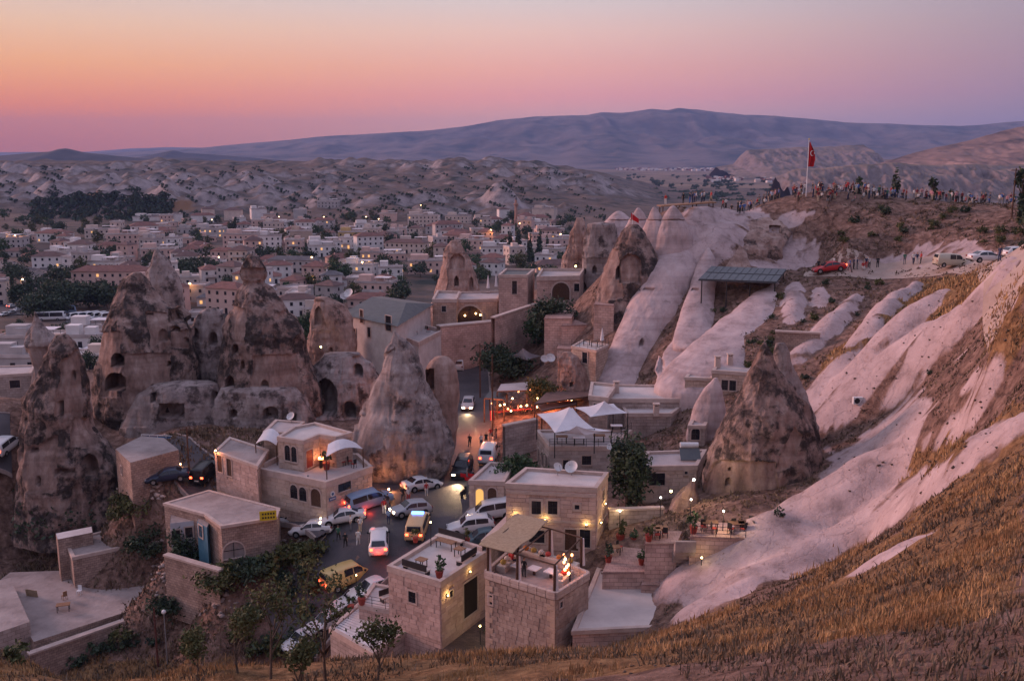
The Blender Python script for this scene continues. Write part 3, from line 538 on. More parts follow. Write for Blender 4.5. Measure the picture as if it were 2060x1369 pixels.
rock('eroded_massif', 'hollowed grey massif with two deep cave mouths under the chimney', [(712,650,725),(735,630,748),(770,612,762),(815,596,766),(870,560,765)], 131, MR_GREY, seed=8, nt=300, amp=1.2, holes=[(655,800,46,74,4.5,True),(702,824,26,32,3.0,True),(610,815,20,34,2.5,True),(720,745,20,26,2.2,True)], bare=[[(690,715),(740,715),(745,770),(690,770)]])
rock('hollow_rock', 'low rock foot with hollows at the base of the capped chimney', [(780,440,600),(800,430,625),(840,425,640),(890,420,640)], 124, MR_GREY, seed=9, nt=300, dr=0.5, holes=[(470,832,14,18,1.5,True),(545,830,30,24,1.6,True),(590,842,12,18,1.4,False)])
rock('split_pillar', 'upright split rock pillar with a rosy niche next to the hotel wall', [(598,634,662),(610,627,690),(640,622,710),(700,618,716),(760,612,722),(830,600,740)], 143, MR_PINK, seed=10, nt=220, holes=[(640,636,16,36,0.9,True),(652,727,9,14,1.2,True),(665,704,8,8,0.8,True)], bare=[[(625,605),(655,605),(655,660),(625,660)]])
# -------- centre
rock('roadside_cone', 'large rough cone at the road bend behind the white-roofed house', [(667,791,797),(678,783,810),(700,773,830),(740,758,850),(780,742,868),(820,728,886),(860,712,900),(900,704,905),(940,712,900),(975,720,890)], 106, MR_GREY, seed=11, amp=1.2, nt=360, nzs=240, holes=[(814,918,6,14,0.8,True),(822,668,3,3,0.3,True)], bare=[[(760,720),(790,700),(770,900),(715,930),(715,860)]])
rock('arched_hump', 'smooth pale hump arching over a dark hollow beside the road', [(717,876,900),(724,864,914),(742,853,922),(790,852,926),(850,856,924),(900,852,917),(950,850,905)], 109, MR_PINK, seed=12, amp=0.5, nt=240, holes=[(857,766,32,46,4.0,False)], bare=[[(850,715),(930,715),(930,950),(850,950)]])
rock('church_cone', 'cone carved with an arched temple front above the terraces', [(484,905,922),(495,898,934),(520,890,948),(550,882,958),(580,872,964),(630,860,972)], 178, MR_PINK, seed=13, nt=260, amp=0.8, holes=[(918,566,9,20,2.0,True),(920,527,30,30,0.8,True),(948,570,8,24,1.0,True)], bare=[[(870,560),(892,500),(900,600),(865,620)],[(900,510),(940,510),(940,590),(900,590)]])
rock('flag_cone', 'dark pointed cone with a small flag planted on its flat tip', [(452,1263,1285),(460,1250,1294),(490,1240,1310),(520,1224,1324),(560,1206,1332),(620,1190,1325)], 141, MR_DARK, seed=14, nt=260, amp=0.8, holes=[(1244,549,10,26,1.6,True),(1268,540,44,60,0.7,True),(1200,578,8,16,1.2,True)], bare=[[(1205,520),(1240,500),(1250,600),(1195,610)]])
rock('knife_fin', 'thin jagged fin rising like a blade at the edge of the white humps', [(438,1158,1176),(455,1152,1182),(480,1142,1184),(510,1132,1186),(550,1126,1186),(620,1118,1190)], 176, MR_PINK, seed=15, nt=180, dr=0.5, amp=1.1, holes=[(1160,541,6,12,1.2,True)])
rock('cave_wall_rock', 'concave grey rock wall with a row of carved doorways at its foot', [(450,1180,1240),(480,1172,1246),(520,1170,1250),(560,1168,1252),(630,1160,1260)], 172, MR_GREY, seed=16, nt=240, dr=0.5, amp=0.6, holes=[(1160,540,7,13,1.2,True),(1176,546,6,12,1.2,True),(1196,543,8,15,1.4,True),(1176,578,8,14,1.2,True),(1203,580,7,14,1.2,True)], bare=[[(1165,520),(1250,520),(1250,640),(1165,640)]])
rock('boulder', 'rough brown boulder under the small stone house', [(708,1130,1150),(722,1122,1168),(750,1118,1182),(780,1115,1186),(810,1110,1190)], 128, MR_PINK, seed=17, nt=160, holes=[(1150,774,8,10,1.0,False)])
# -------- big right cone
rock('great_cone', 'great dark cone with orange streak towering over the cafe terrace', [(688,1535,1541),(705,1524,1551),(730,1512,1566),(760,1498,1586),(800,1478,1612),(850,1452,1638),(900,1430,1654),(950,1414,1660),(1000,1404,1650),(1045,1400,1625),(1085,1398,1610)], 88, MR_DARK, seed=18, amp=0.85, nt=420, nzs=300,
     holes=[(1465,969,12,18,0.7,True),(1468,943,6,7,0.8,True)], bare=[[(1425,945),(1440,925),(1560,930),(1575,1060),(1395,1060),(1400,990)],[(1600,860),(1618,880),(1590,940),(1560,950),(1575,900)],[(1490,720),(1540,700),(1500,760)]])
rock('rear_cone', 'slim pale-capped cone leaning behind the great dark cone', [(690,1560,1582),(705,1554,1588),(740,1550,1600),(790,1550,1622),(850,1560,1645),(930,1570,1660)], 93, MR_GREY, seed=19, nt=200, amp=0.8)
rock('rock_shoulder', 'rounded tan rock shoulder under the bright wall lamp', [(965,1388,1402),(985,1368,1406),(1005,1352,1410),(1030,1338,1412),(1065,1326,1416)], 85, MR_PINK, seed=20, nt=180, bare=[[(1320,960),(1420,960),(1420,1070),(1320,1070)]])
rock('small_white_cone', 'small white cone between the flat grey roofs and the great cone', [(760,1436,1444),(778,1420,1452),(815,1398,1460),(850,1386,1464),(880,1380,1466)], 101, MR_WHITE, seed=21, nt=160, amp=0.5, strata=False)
# -------- smooth white fins and humps
W = 'white tuff'
rock('tuff_fin', 'broad smooth white fin sweeping down above the flat grey roofs', [(482,1360,1390,152),(500,1332,1406,149),(540,1300,1412,145),(580,1277,1395,142),(620,1260,1378,139),(660,1244,1356,136),(700,1226,1336,133),(740,1207,1318,130),(785,1190,1306,127)], 140, MR_WHITE, seed=22, amp=0.45, nt=300, down=7, snap=0.8, dome=0.12, holes=[(1300,583,30,3,0.7,False),(1290,690,8,14,0.8,True)], strata=False)
rock('tuff_fin', 'narrow white spur with a sharp crest beside the solar roof', [(498,1418,1432,147),(515,1408,1440,145),(540,1398,1446,142),(570,1390,1440,139),(610,1375,1436,136),(650,1362,1438,134),(690,1352,1440,131)], 140, MR_WHITE, seed=23, amp=0.5, nt=220, down=6, snap=-0.6, dome=0.15, holes=[(1398,583,16,4,0.7,False)], bare=[[(1340,480),(1460,480),(1460,700),(1340,700)]], strata=False)
rock('tuff_fin', 'long white ridge running down from the solar roof to the cottages', [(562,1552,1582,133),(600,1505,1580,129),(640,1456,1562,125),(690,1396,1545,120),(730,1348,1535,117),(775,1318,1500,114)], 125, MR_WHITE, seed=24, amp=0.45, nt=320, down=7, snap=0.5, strata=False)
rock('tuff_hump', 'low pale hump between the long ridge and the broad fin', [(655,1378,1395),(680,1352,1402),(720,1330,1405),(760,1320,1400)], 127, MR_WHITE, seed=25, amp=0.4, nt=160, snap=-0.5, dome=0.3, holes=[(1322,737,30,36,2.5,True)], strata=False)
for rws, yy, sd, lb in [([(424,1218,1272),(440,1205,1285),(470,1190,1304),(520,1176,1330)], 176, 26, 'rounded white hump above the knife-edged fin'), ([(417,1266,1302),(432,1262,1308),(460,1252,1320),(520,1246,1330)], 158, 27, 'white hump standing behind the small flag'), ([(416,1298,1334),(432,1296,1340),(460,1288,1356),(520,1280,1380)], 150, 28, 'white hump beside the flag cone under the rim'), ([(413,1332,1376),(430,1326,1382),(460,1316,1392),(520,1306,1404)], 146, 29, 'white hump directly below the wooden viewing deck')]:
    yy = min(yy, hit((rws[2][1]+rws[2][2])/2, 478).y - 0.5)
    rock('tuff_hump', lb, rws, yy, MR_WHITE, seed=sd, amp=0.4, nt=160, nzs=130, snap=None, dome=0.55, holes=[((rws[0][1]+rws[0][2])/2, 443, 90, 2.5, 0.4, False)], strata=False)
rock('scarp', 'brown undercut scarp of layered earth below the crowded rim', [(426,1480,1560),(440,1462,1580),(460,1450,1590),(480,1440,1590),(500,1440,1580)], 148, MR_PINK, seed=30, dr=0.4, snap=0.8, dome=0.3, nt=260, amp=1.0, holes=[(1560,462,24,16,1.5,False)])
rock('scarp', 'reddish scarp block standing above the solar roof', [(490,1460,1500),(500,1452,1508),(530,1448,1514),(565,1440,1520)], 140, MR_PINK, seed=31, dr=0.5, snap=0.5, dome=0.3, nt=160, amp=0.8, bare=[[(1440,480),(1530,480),(1530,570),(1440,570)]])
# ================================================================== roads
def gpt(px, py):
    """ground point under a photo pixel, near or far"""
    h = hit(px, py)
    if h.y < 322: return h
    a, c = ray(px, py); Y = np.linspace(322, 2140, 1800); X = a*Y; z = far_s(X, Y)
    b = (CAMZ + c*Y) < z; k = int(np.argmax(b)) if b.any() else len(Y)-1
    return Vector((X[k], Y[k], float(z[k])))
def gz(x, y): return ground(x, y) if y < 325 and -180 < x < 114 else float(far_s(x, y))
M_ASPH = pmat('asphalt', (0.085,0.07,0.075), (0.05,0.043,0.048), 0.4, 0.7, 0.3, 8, spec=0.4)
M_KERB = pmat('kerb_stone', (0.34,0.27,0.25), (0.24,0.19,0.175), 1.5, 0.9, 0.2)
M_COB = stone_mat('cobble_paving', (0.16,0.115,0.105), (0.1,0.075,0.072), 0.35, 0.22, (0.05,0.04,0.04), 0.6)
def strip(name, pts, widths, mat, lift=0.07, kerb=True, step=1.2, nac=9, level=0.65):
    P = [gpt(*p) if len(p) == 2 else Vector(p) for p in pts]; xs = [p.x for p in P]; ys = [p.y for p in P]
    d = np.concatenate([[0], np.cumsum(np.hypot(np.diff(xs), np.diff(ys)))]); t = np.arange(0, d[-1], step)
    def sm(v):
        v = np.interp(t, d, v); k = np.ones(9)/9; pad = np.concatenate([[v[0]]*4, v, [v[-1]]*4]); return np.convolve(pad, k, 'valid')
    X = sm(xs); Y = sm(ys); Wd = sm(widths); dx = np.gradient(X); dy = np.gradient(Y); l = np.hypot(dx, dy)+1e-9; nx, ny = -dy/l, dx/l
    u = np.linspace(-0.5, 0.5, nac)[None]; RX = X[:, None] + nx[:, None]*Wd[:, None]*u; RY = Y[:, None] + ny[:, None]*Wd[:, None]*u
    RZ = np.array([[gz(a, b) for a, b in zip(r, q)] for r, q in zip(RX, RY)]); mid = RZ.mean(1, keepdims=True); RZ = np.maximum(RZ, (1-level)*RZ+level*mid) + lift
    V = np.stack([RX, RY, RZ], -1).reshape(-1, 3); me = npmesh(name, V, grid_faces(len(t), nac)[:, ::-1], [mat], True)
    uvl = me.uv_layers.new(name='UVMap'); li = np.zeros(len(me.loops), np.int32); me.loops.foreach_get('vertex_index', li); uvl.data.foreach_set('uv', V[li][:, :2].ravel().astype(np.float32))
    o = tag(mobj(name, me), kind='structure')
    if kerb:
        mb = MB()
        for k in (0, -1):
            s = -1 if k == 0 else 1
            for i in range(len(t)-1):
                a = Vector(V.reshape(len(t), nac, 3)[i, k]); b = Vector(V.reshape(len(t), nac, 3)[i+1, k]); na = Vector((nx[i]*s*0.25, ny[i]*s*0.25, 0)); nb = Vector((nx[i+1]*s*0.25, ny[i+1]*s*0.25, 0)); up = Vector((0, 0, 0.13)); dn = Vector((0, 0, -0.4))
                q = [(a+dn, b+dn, b+up, a+up), (a+up, b+up, b+nb+up, a+na+up), (a+na+up, b+nb+up, b+nb+dn, a+na+dn)]
                for f in q: mb.quad(*(f if s < 0 else f[::-1]))
        mb.build('kerb', M_KERB, o)
    return o
strip('road', [(560,1330),(600,1270),(660,1180),(740,1100),(800,1040),(860,985),(925,905),(940,850),(944,790),(946,740),(948,700)], [7,7,8,11,13,12,8,6.5,6,5.5,5], M_ASPH)
strip('side_road', [(720,1045),(640,1020),(560,1000),(470,985),(400,965),(380,935),(345,905),(290,890)], [9,6,5,6,7,6,4.5,4], M_ASPH, 0.05)
strip('valley_road', [(-60,510),(20,535),(90,560),(170,585),(220,610)], [14,14,14,14,12], M_ASPH, 0.25, step=4)
strip('valley_street', [(0,640),(40,610),(55,590),(75,560),(110,535)], [16,14,12,10,10], M_ASPH, 0.3, step=4)
strip('bus_yard', [(100,652),(230,648)], [34,34], M_ASPH, 0.3, step=4, kerb=False)
strip('left_lane', [(-60,900),(20,905),(60,900)], [6,6,6], M_ASPH, 0.1)
strip('viewpoint_track', [(1600,549),(1690,541),(1800,539),(1900,535),(2000,525),(2120,508)], [4,5,5,6,6,6], pmat('pale_track', (0.44,0.33,0.28), (0.33,0.24,0.2), 0.5, 0.95, 0.3), 0.06, kerb=False, level=0.0)

# ================================================================== buildings near the street
M_PINKST = stone_mat('pink_ashlar', (0.62,0.445,0.39), (0.50,0.355,0.31))
M_TANST = stone_mat('tan_ashlar', (0.60,0.46,0.38), (0.48,0.36,0.295))
M_GREYST = stone_mat('grey_ashlar', (0.50,0.42,0.39), (0.39,0.325,0.3))
M_RUBBLE = stone_mat('rubble_wall', (0.45,0.34,0.29), (0.31,0.225,0.195), 0.42, 0.26, (0.13,0.095,0.08))
M_ROOFG = pmat('roof_screed', (0.47,0.40,0.385), (0.33,0.275,0.265), 0.35, 0.9, 0.25, 3, c3=(0.43,0.36,0.345))
M_ROOFW = pmat('pale_roof_screed', (0.60,0.52,0.49), (0.46,0.39,0.37), 0.3, 0.9, 0.2, 3)
M_ROOFD = pmat('dirt_roof', (0.38,0.31,0.29), (0.23,0.18,0.168), 0.35, 0.95, 0.5, 2)
M_TRIM = pmat('stone_trim', (0.54,0.415,0.365), (0.42,0.315,0.275), 1.2, 0.9, 0.3)
M_GLASS = pmat('dark_window_glass', (0.02,0.022,0.03), (0.012,0.013,0.02), 0.6, 0.15, spec=0.6)
M_WOOD = pmat('dark_wood', (0.11,0.055,0.035), (0.06,0.03,0.02), 6, 0.7, 0.3)
M_WOODL = pmat('brown_wood', (0.30,0.16,0.09), (0.2,0.1,0.055), 5, 0.7, 0.3)
M_IRON = pmat('dark_iron', (0.03,0.028,0.03), (0.02,0.018,0.02), 3, 0.6)
M_LIT = pmat('lit_window_glass', (0.6,0.35,0.15), None, 1, 0.4, emit=(1.0,0.5,0.18), es=0.9)
M_PLAST = pmat('white_plaster', (0.62,0.56,0.54), (0.48,0.42,0.4), 0.6, 0.9, 0.2)
M_SLATE = pmat('slate_sheet', (0.085,0.085,0.09), (0.05,0.05,0.055), 1.0, 0.5, 0.2)
M_CANVAS = pmat('white_canvas', (0.72,0.67,0.68), (0.6,0.55,0.56), 0.5, 0.8, 0.1)
M_TILE = pmat('red_roof_tile', (0.26,0.12,0.095), (0.16,0.075,0.065), 0.8, 0.85, 0.3, 6)
def wall_pt(px, py, a, b):
    """where a photo pixel meets the upright plane through a and b"""
    dx, dz = ray(px, py); n = Vector((-(b[1]-a[1]), b[0]-a[0])); den = n.x*dx + n.y*1.0; Y = (n.x*a[0] + n.y*a[1])/den
    return Vector((dx*Y, Y, CAMZ + dz*Y))
class House:
    def __init__(s, name, label, roof, zr, zb, wall=None, rmat=None, par=0.3, cat='house', trim=None, cornice=True, group=None, thick=0.28, roofname='roof'):
        s.pts = [atz(p[0], p[1], zr) if len(p) == 2 else Vector(p) for p in roof]
        if len(roof) == 3: s.pts.append(s.pts[0] + s.pts[2] - s.pts[1])
        s.P = [(p.x, p.y) for p in s.pts]; c = sum(s.pts, Vector())/len(s.pts); s.zr = zr; s.zb = zb
        ar = sum(s.P[i][0]*s.P[(i+1) % len(s.P)][1]-s.P[(i+1) % len(s.P)][0]*s.P[i][1] for i in range(len(s.P)))
        s.ccw = ar > 0
        s.root = wthing(name, label, cat, (c.x, c.y, zb), 0, group); wall = wall or M_PINKST; s.wallm = wall; trim = trim or M_TRIM; s.trim = trim
        Q = s.P if s.ccw else s.P[::-1]
        MB().prism(Q, zb, zr, top=False).build('wall', wall, s.root)
        rb = MB(); rb.poly([(x, y, zr-0.02) for x, y in Q]); rb.build(roofname, rmat or M_ROOFG, s.root)
        if par > 0:
            ins = s.inset(Q, thick); mb = MB(); n = len(Q); out = s.inset(Q, -0.09)
            for i in range(n):
                j = (i+1) % n; a, b = out[i], out[j]; ai, bi = ins[i], ins[j]; zt = zr+par; zl = zr-0.22
                mb.quad((a[0],a[1],zl),(b[0],b[1],zl),(b[0],b[1],zt),(a[0],a[1],zt)); mb.quad((a[0],a[1],zt),(b[0],b[1],zt),(bi[0],bi[1],zt),(ai[0],ai[1],zt)); mb.quad((bi[0],bi[1],zr-0.05),(ai[0],ai[1],zr-0.05),(ai[0],ai[1],zt),(bi[0],bi[1],zt)); mb.quad((b[0],b[1],zl),(a[0],a[1],zl),(ai[0],ai[1],zl),(bi[0],bi[1],zl))
            mb.build('parapet', trim, s.root)
        s.Q = Q; s.holes = []
    @staticmethod
    def inset(Q, d):
        n = len(Q); out = []
        for i in range(n):
            p0 = Vector(Q[i-1]); p1 = Vector(Q[i]); p2 = Vector(Q[(i+1) % n]); e1 = (p1-p0).normalized(); e2 = (p2-p1).normalized(); n1 = Vector((-e1.y, e1.x)); n2 = Vector((-e2.y, e2.x))
            m = (n1+n2); k = max(0.3, 1+n1.dot(n2)); out.append(tuple(p1 + m*(d/k)))
        return out
    def frame(s, i):
        a = Vector(s.P[i]); b = Vector(s.P[(i+1) % len(s.P)]); e = (b-a).normalized(); nrm = Vector((e.y, -e.x)) if s.ccw else Vector((-e.y, e.x)); return a, b, e, nrm
    def band(s, i, py_px, h=0.18, proud=0.1, name='string_course'):
        a, b, e, nrm = s.frame(i); p = wall_pt(py_px[0], py_px[1], a, b); c = (a+b)/2 + nrm*(proud/2+0.003); L = (b-a).length
        MB().box((c.x, c.y, p.z), (L, proud, h), math.atan2(e.y, e.x)).build(name, s.trim, s.root)
    def ashlar(s, i, mat, z0=None, bl=0.8, bh=0.4, top=None):
        """separate stone blocks in courses on wall i, left out round its openings"""
        a, b, e, nrm = s.frame(i); L = (b-a).length; z0 = s.zb if z0 is None else z0; zt = (s.zr-0.24) if top is None else top; rz = math.atan2(e.y, e.x)
        if 'ashlar' not in MATS:
            bm = bmesh.new(); bmesh.ops.create_cube(bm, size=1.0); bmesh.ops.scale(bm, vec=(1, 0.12, 1), verts=bm.verts); bmesh.ops.bevel(bm, geom=bm.edges[:], offset=0.022, segments=1, affect='EDGES'); me = bpy.data.meshes.new('block'); bm.to_mesh(me); bm.free(); me.materials.append(mat); MATS['ashlar'] = me
        n = int((zt-z0)/bh)
        for r in range(n):
            zc = zt - bh*(r+0.5); segs = [(0.02, L-0.02)]
            for (j, hs, hz, hw, hh) in s.holes:
                if j != i or abs(zc-hz) > hh/2+bh*0.5: continue
                nx = []
                for p, q in segs:
                    if q < hs-hw/2 or p > hs+hw/2: nx.append((p, q))
                    else:
                        if hs-hw/2-p > 0.12: nx.append((p, hs-hw/2))
                        if q-hs-hw/2 > 0.12: nx.append((hs+hw/2, q))
                segs = nx
            for p, q in segs:
                x = p - (bl*0.5 if r % 2 else 0)*random.uniform(0.7, 1.0)
                while x < q-0.05:
                    x1 = x + bl*random.uniform(0.75, 1.25); u0, u1 = max(x, p), min(x1, q); x = x1
                    if u1-u0 < 0.1: continue
                    c = a + e*((u0+u1)/2) + nrm*random.uniform(-0.03, 0.012); o = mobj('block', MATS['ashlar'], s.root, (c.x, c.y, zc), (0, 0, rz), (u1-u0-0.022, 1, bh-0.022)); o.material_slots[0].link = 'OBJECT'; o.material_slots[0].material = mat
    def opening(s, i, px, py, w, h, kind='rect', name='window', pane=None, frame=0.12, surround=None, bars=True):
        """window or door on wall i at a photo pixel (its centre), size in metres"""
        a, b, e, nrm = s.frame(i); p = wall_pt(px, py, a, b); ex = Vector((e.x, e.y, 0)); up = Vector((0, 0, 1)); n3 = Vector((nrm.x, nrm.y, 0)); c = Vector((p.x, p.y, p.z))
        def ring(sw, sh, off):
            base = [(-sw/2, -sh/2), (sw/2, -sh/2)]
            if kind == 'arch': base += [(sw/2*math.cos(t), sh/2-sw/2+sw/2*math.sin(t)) for t in [math.pi*k/10 for k in range(11)]]
            else: base += [(sw/2, sh/2), (-sw/2, sh/2)]
            return [c + ex*x + up*z + n3*off for x, z in base]
        flip = (ex.cross(up)).dot(n3) < 0; s.holes.append((i, (Vector((p.x, p.y))-a).dot(e), p.z, w+2*frame, h+2*frame))
        mb = MB(); q = ring(w, h, 0.015); mb.poly(q if not flip else q[::-1])
        root = MB(); o1 = ring(w+2*frame, h+2*frame, 0.01); o2 = ring(w+2*frame, h+2*frame, 0.1); i2 = ring(w, h, 0.1); i1 = ring(w, h, 0.012); n = len(o1)
        for k in range(n):
            j = (k+1) % n
            for f in ((o1[k], o1[j], o2[j], o2[k]), (o2[k], o2[j], i2[j], i2[k]), (i2[k], i2[j], i1[j], i1[k])): root.quad(*(f if not flip else f[::-1]))
        fr = root.build(name, surround or s.trim, s.root)
        mb.build('pane' if name == 'window' else 'leaf', pane or (M_GLASS if name == 'window' else M_WOOD), fr)
        if bars and name == 'window' and w > 0.5:
            bb = MB(); rz = math.atan2(e.y, e.x); q = c + n3*0.04; bb.box(q, (0.05, 0.03, h-0.02), rz); bb.box(q + n3*0.003, (w-0.02, 0.03, 0.05), rz); bb.build('glazing_bar', M_IRON, fr)
        return fr
def lamp_light(parent, loc, energy, color=(1.0,0.62,0.25), radius=0.08, spot=None, aim=None):
    d = bpy.data.lights.new('lamp_light', 'SPOT' if spot else 'POINT'); d.energy = energy; d.color = color; d.shadow_soft_size = radius
    o = bpy.data.objects.new('lamp_light', d); link(o); o.parent = parent
    if parent.get('_w'): o.matrix_parent_inverse = Matrix.Translation(-Vector(parent.location))
    o.location = loc
    if spot:
        d.spot_size = spot; d.spot_blend = 0.8; o.rotation_euler = Vector(aim).to_track_quat('-Z', 'Y').to_euler()
    return o
M_BULB = pmat('warm_bulb', (1,0.8,0.5), None, 1, 0.4, emit=(1.0,0.66,0.3), es=9)
M_BULBR = pmat('red_bulb', (1,0.5,0.3), None, 1, 0.4, emit=(1.0,0.28,0.1), es=9)
M_BULBY = pmat('yellow_bulb', (1,0.85,0.4), None, 1, 0.4, emit=(1.0,0.78,0.3), es=9)
M_BULBW = pmat('white_bulb', (1,0.95,0.9), None, 1, 0.4, emit=(1.0,0.92,0.8), es=9)
def wall_lamp(label, p, nrm, bulb=None, energy=12, color=(1.0,0.68,0.22), r=0.07, group=None):
    """uplighter or lantern fixed to a wall at p"""
    n = Vector(nrm); t = wthing('wall_lamp', label, 'lamp', p, 0, group); p = Vector(p)
    MB().box(p + n*0.05, (0.14, 0.14, 0.2)).build('bracket', M_IRON, t); q = p + n*0.2
    MB().ball(q, r, 8, 5).build('bulb', bulb or M_BULBY, t); MB().tube(q - Vector((0,0,0.16)), q - Vector((0,0,0.07)), 0.05, 0.08).build('holder', M_IRON, t)
    if energy: lamp_light(t, q + n*0.12 + Vector((0, 0, 0.05)), energy, color, 0.06)
    return t

# ---- pink hotel block
h1 = House('stone_hotel', 'two-storey pink stone block with two dishes on its flat roof', [(1018,977),(1200,986),(1222,955),(1058,945)], 7.0, -2.0, M_PINKST, M_ROOFW, 0.28)
h1.band(0, (1100,992), 0.3, 0.14, 'cornice'); h1.band(0, (1100,1047), 0.22, 0.1); h1.band(1, (1211,1047), 0.22, 0.1)
for x in (1079, 1112): h1.opening(0, x, 1020, 0.85, 1.25, frame=0.22)
h1.opening(0, 1161, 1019, 0.42, 0.42, frame=0.2, bars=False); h1.opening(0, 1150, 1085, 1.2, 2.0, name='door'); h1.opening(0, 1175, 1082, 1.1, 1.7, name='window'); h1.opening(0, 1080, 1078, 1.4, 1.2); h1.opening(1, 1213, 995, 0.7, 1.0)
a, b, e, nr = h1.frame(0); n3 = Vector((nr.x, nr.y, 0))
for i, (x, y, w_) in enumerate([(1038,1035,'beneath the plain wall corner'), (1097,1043,'between the two framed windows'), (1180,1053,'under the small square window')]): wall_lamp('yellow uplighter glowing on the pink stone hotel, ' + w_, wall_pt(x, y, a, b), n3, None, 18)
a, b, e, nr = h1.frame(1); wall_lamp('yellow lantern on the narrow side wall of the pink stone hotel', wall_pt(1214,1012,a,b), Vector((nr.x, nr.y, 0)), None, 14); wall_lamp('low yellow lantern on the side wall of the pink hotel', wall_pt(1205,1050,a,b), Vector((nr.x, nr.y, 0)), None, 14)
# ---- stone tower with pergola terrace
h2 = House('stone_tower', 'square rubble stone tower carrying a pergola terrace of cushioned benches', [(977,1162),(1118,1206),(1184,1164),(1042,1104)], 3.0, -7, M_RUBBLE, pmat('terrace_paving', (0.42,0.33,0.3), (0.3,0.23,0.21), 1.2, 0.85, 0.2), 0.0)
h2.opening(0, 988, 1205, 0.35, 0.8, bars=False); h2.opening(1, 1128, 1215, 0.4, 0.5, bars=False)
def course_blocks(root, a, b, z, bh, depth, mat, name='block', bl=0.85, lift=0.0):
    """a row of separate stone blocks along a-b, sharing one bevelled block mesh"""
    key = ('blk', round(bh, 2), round(depth, 2), mat.name)
    if key not in MATS:
        bm = bmesh.new(); bmesh.ops.create_cube(bm, size=1.0); bmesh.ops.scale(bm, vec=(1.0, depth, bh), verts=bm.verts); bmesh.ops.bevel(bm, geom=bm.edges[:], offset=0.025, segments=1, affect='EDGES')
        me = bpy.data.meshes.new(name); bm.to_mesh(me); bm.free(); me.materials.append(mat); MATS[key] = me
    a = Vector((a[0], a[1], z)); b = Vector((b[0], b[1], z)); L = (b-a).length; n = max(1, round(L/bl)); e = (b-a).normalized(); rz = math.atan2(e.y, e.x)
    for k in range(n):
        c = a + e*(L*(k+0.5)/n); mobj(name, MATS[key], root, (c.x + e.y*random.uniform(-0.012, 0.012), c.y - e.x*random.uniform(-0.012, 0.012), z+bh/2+lift), (0, 0, rz), (L/n-0.03, 1, 1))
M_BLOCK = pmat('parapet_block', (0.54,0.42,0.37), (0.41,0.31,0.27), 0.9, 0.9, 0.3)
q = h2.P
for i, j in ((0, 1), (1, 2), (2, 3), (3, 0)):
    pa, pb = Vector(q[i]), Vector(q[j])
    for k in range(2): course_blocks(h2.root, pa, pb, 3.0 + 0.32*k, 0.3, 0.3, M_BLOCK)
for i, (cx_, cy_) in enumerate((q[0], q[1])):
    a0, b0, e0, n0 = h2.frame(0)
    for k in range(14):
        L_ = 0.75 if k % 2 else 0.45; c = Vector((cx_, cy_)) + e0*(L_/2 if i == 0 else -L_/2) + n0*0.03
        key = ('quoin', k % 2)
        if key not in MATS:
            bm = bmesh.new(); bmesh.ops.create_cube(bm, size=1.0); bmesh.ops.scale(bm, vec=(L_, 0.12, 0.42), verts=bm.verts); bmesh.ops.bevel(bm, geom=bm.edges[:], offset=0.02, segments=1, affect='EDGES'); me = bpy.data.meshes.new('quoin'); bm.to_mesh(me); bm.free(); me.materials.append(pmat('quoin_stone', (0.52,0.37,0.28), (0.4,0.28,0.22), 0.8, 0.9, 0.3)); MATS[key] = me
        mobj('quoin', MATS[key], h2.root, (c.x, c.y, 2.7-0.45*k), (0, 0, math.atan2(e0.y, e0.x)))
# pergola on the tower
pg = wthing('pergola', 'timber pergola with a reed mat roof over the tower terrace', 'pergola', (q[0][0], q[0][1], 3.0))
posts = []
for (u, v) in ((0.02,0.03),(0.45,0.03),(0.97,0.03),(0.97,0.95),(0.5,0.97),(0.02,0.95)):
    p0 = Vector(q[0]); ex = Vector(q[1])-p0; ey = Vector(q[3])-p0; p = p0 + ex*u + ey*v; posts.append(p); MB().tube((p.x,p.y,3.0), (p.x,p.y,5.7), 0.13, 0.1).build('post', M_WOOD, pg)
    MB().tube((p.x+0.16,p.y+0.1,3.3), (p.x+0.12,p.y+0.1,5.6), 0.17, 0.1, 7).build('tied_curtain', M_CANVAS, pg)
for i, j in ((0,1),(1,2),(2,3),(3,4),(4,5),(5,0),(1,4)): MB().tube((posts[i].x,posts[i].y,5.7), (posts[j].x,posts[j].y,5.7), 0.07, 0.07, 6).build('beam', M_WOOD, pg)
p0 = Vector(q[0]); ex = Vector(q[1])-p0; ey = Vector(q[3])-p0
M_REED = pmat('reed_mat', (0.40,0.29,0.19), (0.29,0.2,0.125), 4, 0.9, 0.4, 12)
mb = MB(); n = 10; cor = [p0-ex*0.08-ey*0.05, p0+ex*0.42-ey*0.05, p0+ex*0.42+ey*1.12, p0-ex*0.08+ey*1.12]
for k in range(n):
    t0, t1 = k/n, (k+1)/n; f = lambda t, s: (cor[0]+(cor[3]-cor[0])*t if s == 0 else cor[1]+(cor[2]-cor[1])*t); z = lambda t: 5.82 + 0.12*math.sin(t*9)
    A_, B_, C_, D_ = f(t0,0), f(t0,1), f(t1,1), f(t1,0); mb.quad((A_.x,A_.y,z(t0)),(B_.x,B_.y,z(t0)+0.1),(C_.x,C_.y,z(t1)+0.1),(D_.x,D_.y,z(t1))); mb.quad((D_.x,D_.y,z(t1)-0.05),(C_.x,C_.y,z(t1)+0.05),(B_.x,B_.y,z(t0)+0.05),(A_.x,A_.y,z(t0)-0.05))
mb.build('reed_roof', M_REED, pg)
